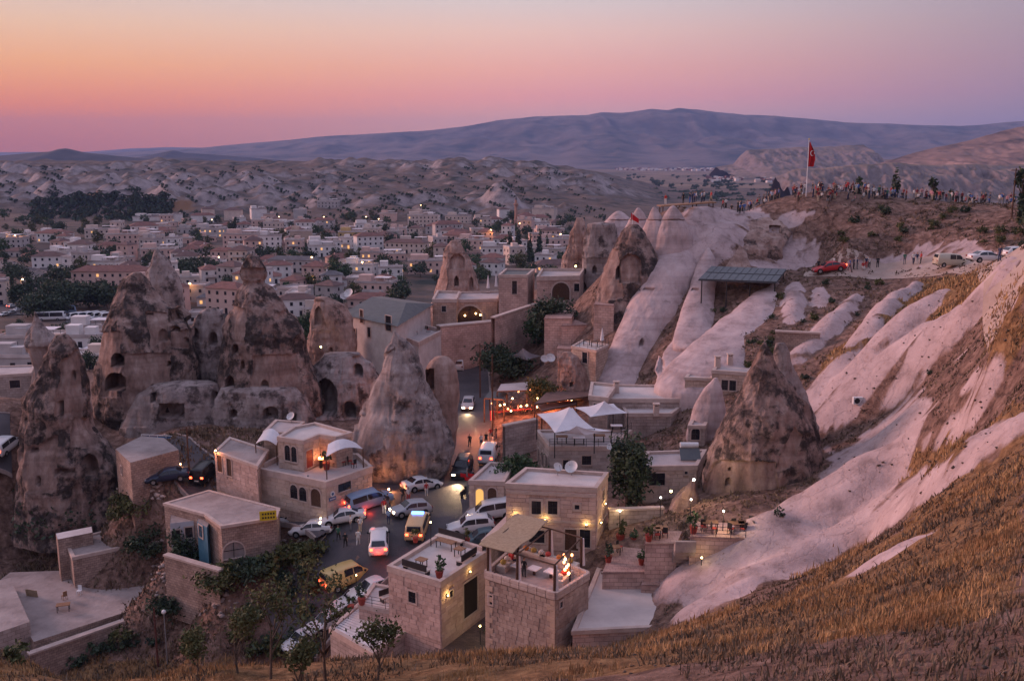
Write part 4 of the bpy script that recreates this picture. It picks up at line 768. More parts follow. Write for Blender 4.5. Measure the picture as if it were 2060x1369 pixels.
M_CUSH = [pmat('red_cushion', (0.42,0.06,0.05), (0.3,0.04,0.035), 3, 0.9), pmat('orange_cushion', (0.55,0.2,0.05), (0.4,0.14,0.04), 3, 0.9), pmat('ochre_cushion', (0.42,0.3,0.08), (0.3,0.2,0.06), 3, 0.9), pmat('cream_cushion', (0.6,0.52,0.46), (0.5,0.42,0.37), 3, 0.9)]
cn = ['red', 'orange', 'ochre', 'cream']
def on_terrace(u, v): p = p0 + ex*u + ey*v; return Vector((p.x, p.y, 3.0))
rzx = math.atan2(ex.y, ex.x); rzy = math.atan2(ey.y, ey.x)
for i, (u, v, L_, d_, rz, w_) in enumerate([(0.68,0.88,3.6,0.8,rzx,'along the far parapet'), (0.3,0.88,2.6,0.8,rzx,'under the reed roof'), (0.1,0.45,2.6,0.8,rzy,'beside the open edge post'), (0.9,0.5,2.4,0.8,rzy,'by the red lantern post')]):
    p = on_terrace(u, v); t = wthing('cushioned_bench', 'cream cushioned bench on the pergola terrace ' + w_, 'bench', p); MB().box(p+Vector((0,0,0.2)), (L_,d_,0.4), rz).build('base', M_TRIM, t); MB().box(p+Vector((0,0,0.47)), (L_-0.05,d_-0.05,0.14), rz).build('seat_cushion', M_CUSH[3], t)
    for k in range(3):
        c = p + Vector((math.cos(rz), math.sin(rz), 0))*(k-1)*L_*0.3 + Vector((0,0,0.72)); MB().ball(c, 0.26, 8, 6, 0, 0.85).build('cushion', M_CUSH[(k+i) % 4], t, True)
for u, v, w_ in ((0.5,0.45,'beside the standing guest'), (0.72,0.5,'near the lantern post'), (0.28,0.4,'under the reed roof')):
    p = on_terrace(u, v); t = wthing('low_table', 'low table with pale cloth on the pergola terrace ' + w_, 'table', p); MB().tube(p, p+Vector((0,0,0.5)), 0.12).build('leg', M_WOOD, t); MB().box(p+Vector((0,0,0.55)), (0.9,0.9,0.08), rzx).build('table_top', M_CANVAS, t)
# red lantern cluster on the pergola corner
lp = on_terrace(0.97, 0.55)
t = wthing('lantern_stand', 'cluster of glowing red lanterns on the corner of the pergola terrace', 'lantern', lp); MB().tube(lp, lp+Vector((0,0,2.6)), 0.05).build('post', M_IRON, t)
for k in range(9):
    c = lp + Vector((random.uniform(-0.5,0.5), random.uniform(-0.3,0.3), 0.7+0.2*k)); MB().ball(c, 0.1, 8, 6, 0, 1.3).build('lantern', M_BULBR if k % 3 else M_BULB, t, True)
lamp_light(t, lp+Vector((-0.5,-0.5,1.5)), 60, (1,0.3,0.12), 0.3)
# ---- roof terrace building with benches
h3 = House('terrace_house', 'stone house with benches and planters on its wide flat roof terrace', [(781,1144),(886,1176),(986,1110),(884,1080)], 1.5, -8, M_PINKST, M_ROOFW, 0.35)
h3.opening(1, 946, 1200, 2.2, 3.2, name='doorway', pane=pmat('passage_shade', (0.03,0.02,0.018), (0.02,0.014,0.012), 1, 0.9)); h3.opening(1, 907, 1193, 0.5, 0.6, bars=False); h3.opening(0, 830, 1200, 0.8, 1.0)  # near-black pane paints the shade inside the open passage; no door hangs there
a, b, e, nr = h3.frame(1); wall_lamp('yellow lamp by the dark doorway of the roof terrace house', wall_pt(897,1196,a,b), Vector((nr.x,nr.y,0)), None, 22); wall_lamp('high yellow lamp under the parapet of the roof terrace house', wall_pt(942,1148,a,b), Vector((nr.x,nr.y,0)), None, 10)
# ---- slatted skylight house below
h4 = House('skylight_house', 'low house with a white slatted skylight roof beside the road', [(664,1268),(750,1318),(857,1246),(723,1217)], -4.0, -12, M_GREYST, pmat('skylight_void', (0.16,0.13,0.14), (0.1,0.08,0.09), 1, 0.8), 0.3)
A4, B4, C4, D4 = [Vector(p) for p in h4.P]; M_SLAT = pmat('white_slat', (0.68,0.62,0.61), (0.55,0.49,0.48), 1, 0.7)
for k in range(13):
    u = (k+0.5)/13; s0 = A4 + (D4-A4)*(0.07+0.86*u); s1 = B4 + (C4-B4)*(0.07+0.86*u); c = (s0+s1)/2; d = s1-s0
    MB().box((c.x, c.y, -3.86), (d.length-0.7, 0.42, 0.07), math.atan2(d.y, d.x)).build('slat', M_SLAT, h4.root)
h5 = House('lower_terrace_house', 'small house with a railed roof terrace above the slatted skylight', [(722,1218),(858,1244),(880,1200),(752,1176)], -2.6, -10, M_PINKST, M_ROOFW, 0.2)
h6 = House('low_annex', 'low annex with a wide pale flat roof below the cafe steps', [(1152,1270),(1392,1258),(1384,1166),(1203,1143)], 0.5, -6, M_PINKST, M_ROOFW, 0.12)
# ---- restaurant with tents
h7 = House('tent_restaurant', 'grey stone restaurant with white tents over its open terrace', [(1106,902),(1228,902),(1270,868),(1080,868)], 5.5, -1, M_GREYST, M_ROOFG, 0.25)
for x, y in ((1084,915),(1092,922),(1100,930)): h7.opening(3, x, y, 0.7, 1.7, 'arch')
h7.opening(0, 1180, 925, 1.0, 1.0); h7.opening(0, 1140, 935, 0.8, 1.2)
def canopy(label, corners, apex, mat=M_CANVAS, legs=(), zl=5.5, bow=0.25):
    """a tensile cloth: four corners and a raised apex (photo pixels with height)"""
    C = [atz(*c) for c in corners]; A = atz(*apex); ctr = sum(C, Vector())/len(C); t = wthing('canopy', label, 'canopy', (ctr.x, ctr.y, zl)); n = 6; mb = MB()
    for i in range(len(C)):
        a, b = C[i], C[(i+1) % len(C)]
        def pt(u, v):
            ed = a.lerp(b, u); ed = ed + (ctr-ed)*0.10*math.sin(math.pi*u); p = ed.lerp(A, v); p.z -= bow*math.sin(math.pi*v); return p
        for j in range(n):
            for k in range(n):
                f = [pt(j/n, k/n), pt((j+1)/n, k/n), pt((j+1)/n, (k+1)/n), pt(j/n, (k+1)/n)]; mb.quad(*f); mb.quad(*[p-Vector((0,0,0.03)) for p in f[::-1]])
    mb.build('cloth', mat, t, True)
    for k in legs: MB().tube((C[k].x, C[k].y, zl), C[k], 0.06).build('pole', M_IRON, t)
    return t
canopy('largest white tent canopy over the restaurant terrace corner', [(1080,832,8.4),(1152,820,8.6),(1196,862,8.2),(1116,870,8.2)], (1146,818,9.8), legs=(0,2,3))
canopy('second white tent canopy behind the largest one on the restaurant', [(1155,819,8.6),(1234,811,8.7),(1263,830,8.4),(1188,838,8.4)], (1216,806,9.6), legs=(1,2))
canopy('narrow white tent at the front rail of the restaurant terrace', [(1117,870,8.0),(1160,852,8.3),(1230,866,8.0),(1180,874,7.8)], (1160,856,8.8), legs=(2,))
for i, (x, y) in enumerate(((1130,890),(1165,893),(1205,888),(1240,868))):
    p = atz(x, y, 5.5); t = wthing('dining_table', ['square dining table under the largest white tent','square dining table behind the front rail of the tents','square dining table at the bare end of the tent terrace','square dining table under the second white tent'][i], 'table', p); MB().box(p+Vector((0,0,0.74)), (1.3,0.8,0.06)).build('table_top', M_CANVAS if i % 2 else M_WOODL, t)
    for sx in (-0.5,0.5): MB().box(p+Vector((sx,0,0.36)), (0.08,0.6,0.7)).build('leg', M_IRON, t)
# ---- flat grey roofs behind
h8 = House('grey_flat_house', 'long grey flat-roofed house at the foot of the broad white fin', [(1222,805),(1380,805),(1392,778),(1238,776)], 8.0, 1, M_GREYST, M_ROOFW, 0.22)
h8.opening(0, 1398, 838, 0.8, 1.2)
h9 = House('stepped_flat_house', 'grey house with stepped pale roof and dripstained wall behind the tents', [(1262,834),(1350,834),(1386,808),(1246,813)], 7.0, 0, M_GREYST, M_ROOFW, 0.2)
h9b = House('corner_flat_house', 'square grey house with raised roof edge beside the string lights', [(1185,800),(1222,804),(1240,777),(1190,772)], 8.6, 1, M_GREYST, M_ROOFW, 0.3); h9b.opening(0, 1200, 818, 0.7, 0.8)
h10 = House('brown_flat_house', 'brown plaster house with solar collector beside the great cone', [(1284,942),(1402,940),(1420,908),(1302,912)], 6.4, 0, M_TANST, M_ROOFG, 0.25); h10.opening(0, 1321, 963, 1.6, 1.25); h10.opening(0, 1380, 950, 0.3, 0.3, bars=False)
h10b = House('green_window_cottage', 'small grey cottage with green window beside the white cone', [(1385,858),(1418,858),(1425,846),(1392,846)], 8.2, 2, M_GREYST, M_ROOFG, 0.15); h10b.opening(0, 1399, 872, 0.9, 1.3, 'arch')
h11 = House('hillside_cottage', 'stone cottage with twin windows tucked behind the great cone', [(1433,747),(1506,752),(1520,733),(1448,730)], 11.6, 5, M_TANST, M_ROOFG, 0.2); h11.opening(0, 1458, 774, 0.75, 1.2); h11.opening(0, 1474, 775, 0.75, 1.2)
h11b = House('cave_house', 'low cave house front with pale roof beside the twin-windowed cottage', [(1378,760),(1434,762),(1434,745),(1395,742)], 10.6, 4, M_TANST, M_ROOFW, 0.12)
h11c = House('ridge_cottage', 'small cottage with pale roof wedged between two white ridges', [(1600,752),(1645,750),(1650,732),(1602,735)], 11.5, 5, M_TANST, M_ROOFW, 0.15)
h12 = House('balcony_house', 'tan stone house with railed roof balcony at the fin foot', [(1150,697),(1199,706),(1224,694),(1173,684)], 10.6, 2, M_TANST, M_ROOFW, 0.12); h12.opening(0, 1177, 719, 0.9, 1.5)
# ---- far hotel with slate roof
h13 = House('slate_roof_hotel', 'long white stone hotel under dark slate roofs above the road', [(694,632),(796,654),(866,612),(770,598)], 12.0, -2, M_PLAST, M_SLATE, 0.0)
for x, y in ((728,636),(713,670),(743,668)): h13.opening(0, x, y, 0.8, 2.0 if y < 640 else 1.5)
h13.opening(0, 782, 650, 1.4, 2.2)
Q13 = [Vector(p) for p in h13.P]; c13 = sum(Q13, Vector((0,0)))/4; mb = MB(); r1 = Q13[0].lerp(Q13[3], 0.5).lerp(c13, 0.3); r2 = Q13[1].lerp(Q13[2], 0.5).lerp(c13, 0.3); E = House.inset(h13.Q, -0.6) if h13.ccw else House.inset(h13.Q, -0.6)
EE = [Vector((x, y, 12.05)) for x, y in E]; R1 = Vector((r1.x, r1.y, 13.6)); R2 = Vector((r2.x, r2.y, 13.6))
mb.quad(EE[0], EE[1], R2, R1); mb.quad(EE[2], EE[3], R1, R2); mb.poly([EE[1], EE[2], R2]); mb.poly([EE[3], EE[0], R1]); mb.quad(*EE[::-1]); mb.build('hip_roof', M_SLATE, h13.root)
h14 = House('terrace_block', 'pale stone block with closed parasol and chairs on its terrace', [(792,676),(842,694),(892,668),(842,656)], 8.6, -2, M_PLAST, M_ROOFG, 0.5); h14.opening(0, 802, 684, 1.2, 1.2)
# ---- peach buildings round the bridge
M_PEACH = stone_mat('peach_ashlar', (0.64,0.45,0.36), (0.53,0.37,0.295))
h15 = House('peach_house', 'peach plaster corner house with one small window by the arch', [(870,606),(918,606),(925,590),(880,588)], 12.4, 3, M_PEACH, M_ROOFG, 0.4); h15.opening(0, 893, 621, 0.7, 1.0)
h16 = House('arch_hall', 'peach hall with a great glowing arch below the terraces', [(918,606),(1000,604),(1010,588),(925,590)], 12.0, 3, M_PEACH, M_ROOFG, 0.3); h16.opening(0, 945, 636, 4.2, 3.6, 'arch', name='doorway', pane=pmat('glowing_arch', (0.1,0.05,0.03), (0.04,0.02,0.015), 2, 0.8), frame=0.3)
a, b, e, nr = h16.frame(0)
for x, y, w_ in ((935,634,'at its dim end'), (957,630,'in the middle'), (966,633,'at its bright end')): wall_lamp('orange lamp inside the great arch of the peach hall, ' + w_, wall_pt(x, y, a, b), Vector((nr.x,nr.y,0)), M_BULB, 25, (1,0.5,0.15), 0.16)
h17 = House('upper_stone_block', 'pink stone block with a tall narrow window above the hall', [(1003,556),(1061,556),(1075,544),(1018,543)], 16.6, 6, M_PINKST, M_SLATE, 0.3); h17.opening(0, 1035, 578, 0.8, 2.2)
h18 = House('porch_house', 'stone house front with one wide arched porch beside the caves', [(1080,562),(1165,560),(1175,545),(1090,545)], 16.0, 3, M_PINKST, M_ROOFG, 0.5); h18.opening(0, 1128, 586, 3.0, 3.0, 'arch', name='doorway', frame=0.25); h18.opening(0, 1160, 578, 0.9, 1.3); h18.opening(0, 1109, 618, 0.9, 1.1, name='window'); h18.opening(0, 1130, 616, 0.6, 1.1)
h19 = House('retaining_house', 'stepped stone retaining house beside the arched road bridge', [(1140,628),(1195,626),(1205,610),(1150,610)], 10.5, 3, M_PINKST, M_ROOFG, 0.4)
def arch_wall(label, A, B, zt, zb, th, arches, mat, name='arched_wall'):
    """masonry wall from photo pixel A to B (on its top edge) pierced by open arches: (position 0..1, width, spring height)"""
    a = atz(A[0], A[1], zt); b = atz(B[0], B[1], zt); e = (b-a); L = e.length; e.normalize(); n = Vector((e.y, -e.x, 0))*th
    t = wthing(name, label, 'wall', (a.x, a.y, zb)); mb = MB(); xs = [0.0]; cuts = []
    for u, w, sp in arches: cuts.append((u*L-w/2, u*L+w/2, w, sp))
    x = 0.0
    def slab(x0, x1, z0a, z0b):
        p = a+e*x0; q_ = a+e*x1
        for o, fl in ((Vector(), False), (-n, True)):
            f = [Vector((p.x,p.y,z0a))+o, Vector((q_.x,q_.y,z0b))+o, Vector((q_.x,q_.y,zt))+o, Vector((p.x,p.y,zt))+o]; mb.quad(*(f if not fl else f[::-1]))
        mb.quad(Vector((p.x,p.y,zt)), Vector((q_.x,q_.y,zt)), Vector((q_.x,q_.y,zt))-n, Vector((p.x,p.y,zt))-n)
        mb.quad(Vector((p.x,p.y,z0a))-n, Vector((q_.x,q_.y,z0b))-n, Vector((q_.x,q_.y,z0b)), Vector((p.x,p.y,z0a)))
    for x0, x1, w, sp in cuts:
        slab(x, x0, zb, zb)
        for k in range(12):
            t0, t1 = k/12, (k+1)/12; f = lambda t_: sp + math.sqrt(max(0, 1-(2*t_-1)**2))*w*0.42; slab(x0+w*t0, x0+w*t1, f(t0), f(t1))
        x = x1
    slab(x, L, zb, zb); mb.build('masonry', mat, t)
    mb = MB(); c = a + e*(L/2) - n*0.5; mb.box((c.x, c.y, zt+0.1), (L+0.1, th+0.2, 0.2), math.atan2(e.y, e.x)); mb.build('coping', M_TRIM, t)
    return t
arch_wall('long stone wall with a wide arched tunnel over the road', (886,658), (1082,640), 9.6, 0.5, 1.5, [(0.68,8.0,3.2)], M_PINKST)
arch_wall('upper stone wall in front of the glowing arch terrace', (995,640), (1080,612), 12.0, 5, 0.6, [], M_PINKST, 'terrace_wall')
arch_wall('red-lit stone garden wall beside the road restaurant', (1016,858), (1082,845), 5.2, 0, 0.5, [], M_GREYST, 'garden_wall')
h20 = House('road_kiosk', 'small flat-roofed stone shop with a lit doorway at the roadside', [(944,970),(1014,972),(1034,936),(985,933)], 3.6, -1, M_TANST, M_ROOFG, 0.25); h20.opening(0, 965, 1000, 0.8, 1.9, 'arch', name='door', pane=pmat('lit_door', (0.5,0.3,0.12), None, 1, 0.5, emit=(1,0.55,0.15), es=0.8)); h20.opening(0, 990, 998, 0.9, 1.9, 'arch', name='door')
arch_wall('sloping stone wall between parked cars and the pergola', (978,1092), (1030,1040), 2.6, -3, 0.4, [], M_GREYST, 'parking_wall')
# ---- white-roofed house left of the cone
h21 = House('white_roof_house', 'cream stone house with stepped white roof and paired arched windows', [(559,882),(610,890),(642,877),(676,882),(708,873),(634,853),(590,862)], 6.6, -1, M_TANST, M_ROOFW, 0.25)
h21.opening(0, 579, 910, 0.75, 1.7, 'arch'); h21.opening(0, 592, 913, 0.75, 1.7, 'arch'); h21.opening(1, 622, 922, 1.1, 1.9, name='door', pane=pmat('red_door', (0.25,0.05,0.04), (0.18,0.035,0.03), 3, 0.6))
h22 = House('house_terrace', 'stone ground floor with arcades carrying the terrace of the cream house', [(512,948),(656,978),(748,946),(720,920),(560,925)], 3.4, -3, M_TANST, M_ROOFG, 0.5)
for x, y, w in ((592,988,1.0),(610,993,1.0),(636,1000,1.3)): h22.opening(0, x, y, w, 1.9 if w > 1.1 else 1.5, 'arch', name='door' if w > 1.1 else 'window')
h22.opening(1, 692, 972, 1.8, 1.5, 'arch')
h23 = House('dish_house', 'small house behind the white roof with a dish and yellow bucket', [(530,870),(585,872),(612,850),(555,846)], 6.0, -1, M_TANST, M_ROOFG, 0.15)
h24 = House('arcade_house', 'orange-lit stone front with dark arched doors beside the lane', [(432,908),(518,938),(540,905),(462,880)], 4.6, -2, M_PEACH, M_ROOFD, 0.1)
for x, y in ((443,930),(462,938)): h24.opening(0, x, y, 0.9, 2.1, 'arch', name='door')
a, b, e, nr = h24.frame(0); wall_lamp('orange lamp over the dark doors of the lane front', wall_pt(437,905,a,b), Vector((nr.x,nr.y,0)), M_BULB, 260, (1,0.35,0.12), 0.1)
# ---- ruins and courtyards at lower left
h25 = House('ruined_house', 'crumbling house with bare earth roof and a yellow roof sign', [(330,1012),(412,1034),(445,1058),(556,1040),(562,1022),(420,986)], 1.2, -8, M_RUBBLE, M_ROOFD, 0.06)
h25.opening(2, 470, 1105, 2.0, 1.6, 'arch', pane=pmat('blocked_arch', (0.3,0.25,0.24), (0.22,0.18,0.17), 1, 0.9)); 
h26 = House('blue_wall_house', 'half-ruined white house with blue painted walls and shutters', [(342,1052),(395,1046),(412,1034),(345,1018)], 0.2, -4.5, pmat('white_blue_plaster', (0.5,0.5,0.54), (0.4,0.38,0.41), 0.7, 0.9, 0.3), M_ROOFD, 0.0)
h26.opening(0, 354, 1076, 0.8, 1.1); h26.opening(0, 380, 1070, 0.7, 1.1)
h26b = House('blue_wall', 'bright blue painted wall stub with shutters on the ruined house', [(396,1048),(416,1060),(420,1052),(400,1038)], 0.6, -3.6, pmat('blue_paint', (0.08,0.2,0.28), (0.055,0.15,0.22), 1, 0.8), M_ROOFD, 0.0); h26b.opening(0, 405, 1068, 0.8, 1.2, pane=pmat('blue_shutter', (0.03,0.12,0.2), None, 1, 0.7))
h27 = House('courtyard_platform', 'wide grey courtyard roof littered with chairs and boards', [(68,1290),(345,1200),(300,1140),(170,1145),(20,1150),(0,1165),(30,1230)], -9.4, -16, M_RUBBLE, M_ROOFD, 0.0, roofname='floor')
h28 = House('courtyard_house', 'brick-fronted courtyard house with one low arched door', [(146,1122),(270,1096),(330,1076),(240,1062),(130,1088)], -6.0, -14, M_RUBBLE, M_ROOFD, 0.15); h28.opening(0, 259, 1140, 1.1, 1.5, 'arch', name='door', pane=M_GLASS); h28.opening(1, 322, 1132, 0.9, 1.2)
h29 = House('shed', 'small shed with a white sheet roof behind the courtyard', [(116,1084),(186,1070),(184,1058),(112,1072)], -4.6, -12, M_RUBBLE, M_PLAST, 0.0)
h30 = House('low_ruin', 'low rubble ruin with sagging earth roof beside the parked dark car', [(232,902),(262,930),(360,904),(330,880),(285,876)], 3.6, -6, M_RUBBLE, M_ROOFD, 0.0); h30.opening(0, 245, 945, 0.5, 0.9, bars=False)
h31 = House('far_left_house', 'dark flat-roofed house at the lane edge behind the crag', [(-60,760),(62,752),(70,736),(-60,740)], 4.0, -6, M_GREYST, M_ROOFG, 0.2); h31.opening(0, 30, 772, 1.4, 1.2)
h32 = House('corner_shed', 'dark corner shed at the courtyard edge', [(-60,1180),(20,1160),(60,1250),(-60,1290)], -8.0, -15, M_GREYST, M_ROOFD, 0.0)

# ---- stone blocks that the photograph lets one pick apart, laid course by course on the nearest walls
def block_mat(name, c1, c2):
    m = bpy.data.materials.new(name); nt, N, L = nodes_of(m); out = N.new('ShaderNodeOutputMaterial'); p = N.new('ShaderNodeBsdfPrincipled'); L.new(p.outputs[0], out.inputs[0]); p.inputs['Roughness'].default_value = 0.92; p.inputs['Specular IOR Level'].default_value = 0.15
    oi = N.new('ShaderNodeObjectInfo'); geo = N.new('ShaderNodeNewGeometry'); n = N.new('ShaderNodeTexNoise'); n.inputs['Scale'].default_value = 2.2; n.inputs['Detail'].default_value = 7; n.inputs['Roughness'].default_value = 0.7; L.new(geo.outputs['Position'], n.inputs['Vector'])
    n2 = N.new('ShaderNodeTexNoise'); n2.inputs['Scale'].default_value = 0.35; n2.inputs['Detail'].default_value = 6; L.new(geo.outputs['Position'], n2.inputs['Vector'])
    a = N.new('ShaderNodeMath'); a.operation = 'MULTIPLY_ADD'; a.inputs[1].default_value = 0.45; L.new(oi.outputs['Random'], a.inputs[0]); L.new(n.outputs['Fac'], a.inputs[2]); a2 = N.new('ShaderNodeMath'); a2.operation = 'ADD'; L.new(a.outputs[0], a2.inputs[0]); L.new(n2.outputs['Fac'], a2.inputs[1])
    r = N.new('ShaderNodeValToRGB'); mr = N.new('ShaderNodeMapRange'); mr.inputs['From Min'].default_value = 0.75; mr.inputs['From Max'].default_value = 1.65; L.new(a2.outputs[0], mr.inputs['Value']); L.new(mr.outputs[0], r.inputs[0]); r.color_ramp.elements[0].color = tuple(c2)+(1,); r.color_ramp.elements[1].color = tuple(c1)+(1,); L.new(r.outputs[0], p.inputs['Base Color'])
    bp = N.new('ShaderNodeBump'); bp.inputs['Strength'].default_value = 0.5; bp.inputs['Distance'].default_value = 0.06; L.new(n.outputs['Fac'], bp.inputs['Height']); L.new(bp.outputs[0], p.inputs['Normal']); return m
B_PINK = block_mat('pink_block', (0.66,0.47,0.41), (0.36,0.24,0.205)); B_TAN = block_mat('tan_block', (0.62,0.47,0.39), (0.36,0.26,0.21)); B_GREY = block_mat('grey_block', (0.52,0.435,0.405), (0.29,0.235,0.215)); B_RUB = block_mat('rubble_block', (0.5,0.38,0.32), (0.24,0.165,0.14))
h1.ashlar(0, B_PINK, 1.0); h1.ashlar(1, B_PINK, 1.0); h2.ashlar(0, B_RUB, -4.4, 0.55, 0.36, 2.9); h2.ashlar(1, B_RUB, -2.0, 0.55, 0.36, 2.9); h3.ashlar(0, B_PINK, -3.6); h3.ashlar(1, B_PINK, -4.4); h22.ashlar(0, B_TAN, -0.4); h22.ashlar(1, B_TAN, -0.2); h21.ashlar(0, B_TAN, 3.4); h21.ashlar(1, B_TAN, 3.4); h7.ashlar(0, B_GREY, 1.8); h20.ashlar(0, B_TAN, 0.2); h10.ashlar(0, B_TAN, 2.6); h24.ashlar(0, B_PINK, 0.0); h5.ashlar(1, B_PINK, -6)
# ================================================================== the town in the valley
WALLS = [('cream', pmat('cream_render', (0.62, 0.5, 0.44), (0.5, 0.4, 0.35), 0.3, 0.9)), ('pink', pmat('pink_render', (0.64, 0.44, 0.385), (0.53, 0.36, 0.31), 0.3, 0.9)), ('grey', pmat('grey_render', (0.48, 0.43, 0.42), (0.38, 0.34, 0.33), 0.3, 0.9)), ('white', pmat('white_render', (0.74, 0.69, 0.67), (0.62, 0.57, 0.55), 0.3, 0.9)), ('tan', pmat('tan_render', (0.5, 0.37, 0.3), (0.4, 0.29, 0.235), 0.3, 0.9)), ('yellow', pmat('yellow_render', (0.55,0.38,0.17), (0.48,0.33,0.15), 0.3, 0.9))]
M_ROOFRED = [pmat('red_tiles', (0.24,0.11,0.09), (0.15,0.07,0.06), 0.5, 0.85), pmat('brown_tiles', (0.17,0.095,0.085), (0.11,0.065,0.06), 0.5, 0.85), pmat('grey_tiles', (0.15,0.135,0.14), (0.1,0.09,0.095), 0.5, 0.8)]
_wm = MB().box((0, 0, 0), (1, 1, 1)).mesh('window', [M_GLASS]); _wl = MB().box((0, 0, 0), (1, 1, 1)).mesh('window', [M_LIT])
NUM = ['', 'single-storey', 'two-storey', 'three-storey', 'four-storey']
def town_house(loc, w, d, floors, ci, roof, rz, label=None, name='town_house', lit=0.06, group='houses of the valley town', wins=True, balcony=False, extra=''):
    cname, wm = WALLS[ci]; H = 3.1*floors + 0.4
    lab = label or f"{NUM[floors]} {cname} town house under {roof.split('_')[0]} hipped roof{extra}{' with balcony' if balcony else ''}"
    if not label and roof == 'flat': lab = f"{NUM[floors]} {cname} flat-roofed town house{extra}{' with balcony' if balcony else ''}"
    t = thing(name, lab, 'house', loc, rz, group if not label else None)
    MB().prism([(-w/2,-d/2),(w/2,-d/2),(w/2,d/2),(-w/2,d/2)], -6, H, top=True).build('wall', wm, t)
    if roof == 'flat':
        mb = MB(); mb.box((0,0,H+0.12), (w+0.5,d+0.5,0.24)); mb.box((0,-d/2,H+0.5), (w+0.4,0.25,0.7)); mb.box((0,d/2,H+0.5), (w+0.4,0.25,0.7)); mb.box((-w/2,0,H+0.5), (0.25,d-0.3,0.7)); mb.box((w/2,0,H+0.5), (0.25,d-0.3,0.7)); mb.build('roof', M_ROOFW if random.random() < 0.5 else M_ROOFG, t)
        if random.random() < 0.6: MB().box((random.uniform(-w/4,w/4), random.uniform(-1,2), H+1.3), (3.2,3,2.3)).build('stair_head', wm, t)
        if w > 11: MB().box((-w*.28, d*.15, H+1.6), (w*.34, d*.5, 2.9)).build('upper_room', wm, t)
        if w > 14: MB().box((w*.22, -d*.1, H+2.3), (w*.4, d*.6, .12)).build('roof_awning', M_CANVAS, t); [MB().tube((w*.22+sx*w*.18, -d*.1+sy*d*.27, H), (w*.22+sx*w*.18, -d*.1+sy*d*.27, H+2.25), .06, .06, 5).build('awning_post', M_IRON, t) for sx in (-1,1) for sy in (-1,1)]
        if random.random() < 0.5: MB().tube((w/4,0,H+0.2), (w/4,0,H+1.6), 0.6, 0.6, 8).build('water_tank', M_PLAST, t)
    else:
        mb = MB(); e = 0.6; h = min(w, d)*0.24; r = max(0.5, (w-d)/2) if w > d else 0.3; A = [Vector((-w/2-e,-d/2-e,H)), Vector((w/2+e,-d/2-e,H)), Vector((w/2+e,d/2+e,H)), Vector((-w/2-e,d/2+e,H))]; R1 = Vector((-r,0,H+h)); R2 = Vector((r,0,H+h))
        mb.quad(A[0],A[1],R2,R1); mb.quad(A[2],A[3],R1,R2); mb.poly([A[1],A[2],R2]); mb.poly([A[3],A[0],R1]); mb.quad(*[p-Vector((0,0,0.02)) for p in A[::-1]]); mb.build('roof', M_ROOFRED[{'red':0,'brown':1,'grey':2}[roof.split('_')[0]]], t)
        if random.random() < 0.6: MB().box((random.choice((-1,1))*w*0.2, 0.5, H+h*0.8), (0.7,0.7,1.6)).build('chimney', wm, t)
    if wins:
        for f in range(floors):
            n = max(2, int(w/3.2))
            for k in range(n):
                x = -w/2 + w*(k+0.5)/n; isd = f == 0 and k == n//2
                o = mobj('door' if isd else 'window', _wl if random.random() < lit else _wm, t, (x, -d/2-0.02, 3.1*f + (1.1 if isd else 1.7)), None, (1.2 if isd else 1.05, 0.14, 2.2 if isd else 1.35))
            for k in range(max(1, int(d/4.5))):
                y = -d/2 + d*(k+0.5)/max(1, int(d/4.5)); sx = 1 if loc[0] < 0 else -1
                mobj('window', _wl if random.random() < lit else _wm, t, (sx*(w/2+0.02), y, 3.1*f+1.7), None, (0.14, 1.05, 1.35))
        if balcony:
            for f in range(1, floors): MB().box((0,-d/2-0.7,3.1*f), (w*0.6,1.4,0.2)).box((0,-d/2-1.35,3.1*f+0.55), (w*0.6,0.1,0.9)).build('balcony', M_PLAST, t)
    return t
random.seed(21)
PLACED = []
def free(x, y, r):
    for a, b, q in PLACED:
        if (a-x)**2 + (b-y)**2 < (r+q)**2: return False
    return True
def place(px, py, w_px, floors, ci, roof, rz=0.0, label=None, dpx=0.75, name='town_house', **k):
    p = gpt(px, py); s = FPX/(p.y*_cp + (CAMZ-p.z)*_sp); w = w_px/s; PLACED.append((p.x, p.y, w*0.5)); return town_house((p.x, p.y + w*dpx*0.4, p.z), w, min(14, max(7, w*dpx)), floors, ci, roof, rz, label, name, **k)
place(222, 574, 150, 2, 1, 'red_hip', 0.02, 'very long two-storey pink hall under a wide red roof by the bus yard', 0.3, 'long_hall')
place(488, 502, 76, 3, 1, 'flat', -0.1, 'large pink three-storey hotel with many small windows', 0.4, 'town_hotel', balcony=True)
place(542, 505, 44, 3, 3, 'flat', 0.15, 'white three-storey hotel with dark canopied roof deck', 0.6, 'town_hotel')
place(605, 494, 42, 3, 4, 'flat', 0.1, 'tall blank tan apartment block beside the round trees', 0.6, 'apartment_block', wins=False)
place(708, 486, 52, 2, 5, 'flat', -0.1, 'bright yellow house with a white shed on its roof', 0.5)
place(590, 548, 100, 2, 2, 'grey_hip', -0.15, 'long grey school-like hall behind a row of thin poles', 0.3, 'long_hall')
place(560, 560, 50, 2, 3, 'red_hip', 0.1, 'white villa with red roof just beside the capped chimney', 0.6)
place(665, 582, 42, 2, 3, 'grey_hip', 0.2, 'white villa with a dark hipped roof and tall arched windows', 0.8)
place(755, 600, 78, 2, 1, 'flat', -0.2, 'pink hotel with glazed white rooftop pavilion', 0.5, 'town_hotel', balcony=True)
place(785, 566, 48, 2, 3, 'flat', 0.1, 'plain white boxy house standing among the orchard trees', 0.7)
place(748, 532, 46, 2, 1, 'flat', 0.05, 'small coral-lit house with glowing orange front', 0.6, lit=0.6)
place(430, 615, 66, 1, 3, 'grey_hip', 0.1, 'low tea house with a brightly lit shop front', 0.5, lit=0.9)
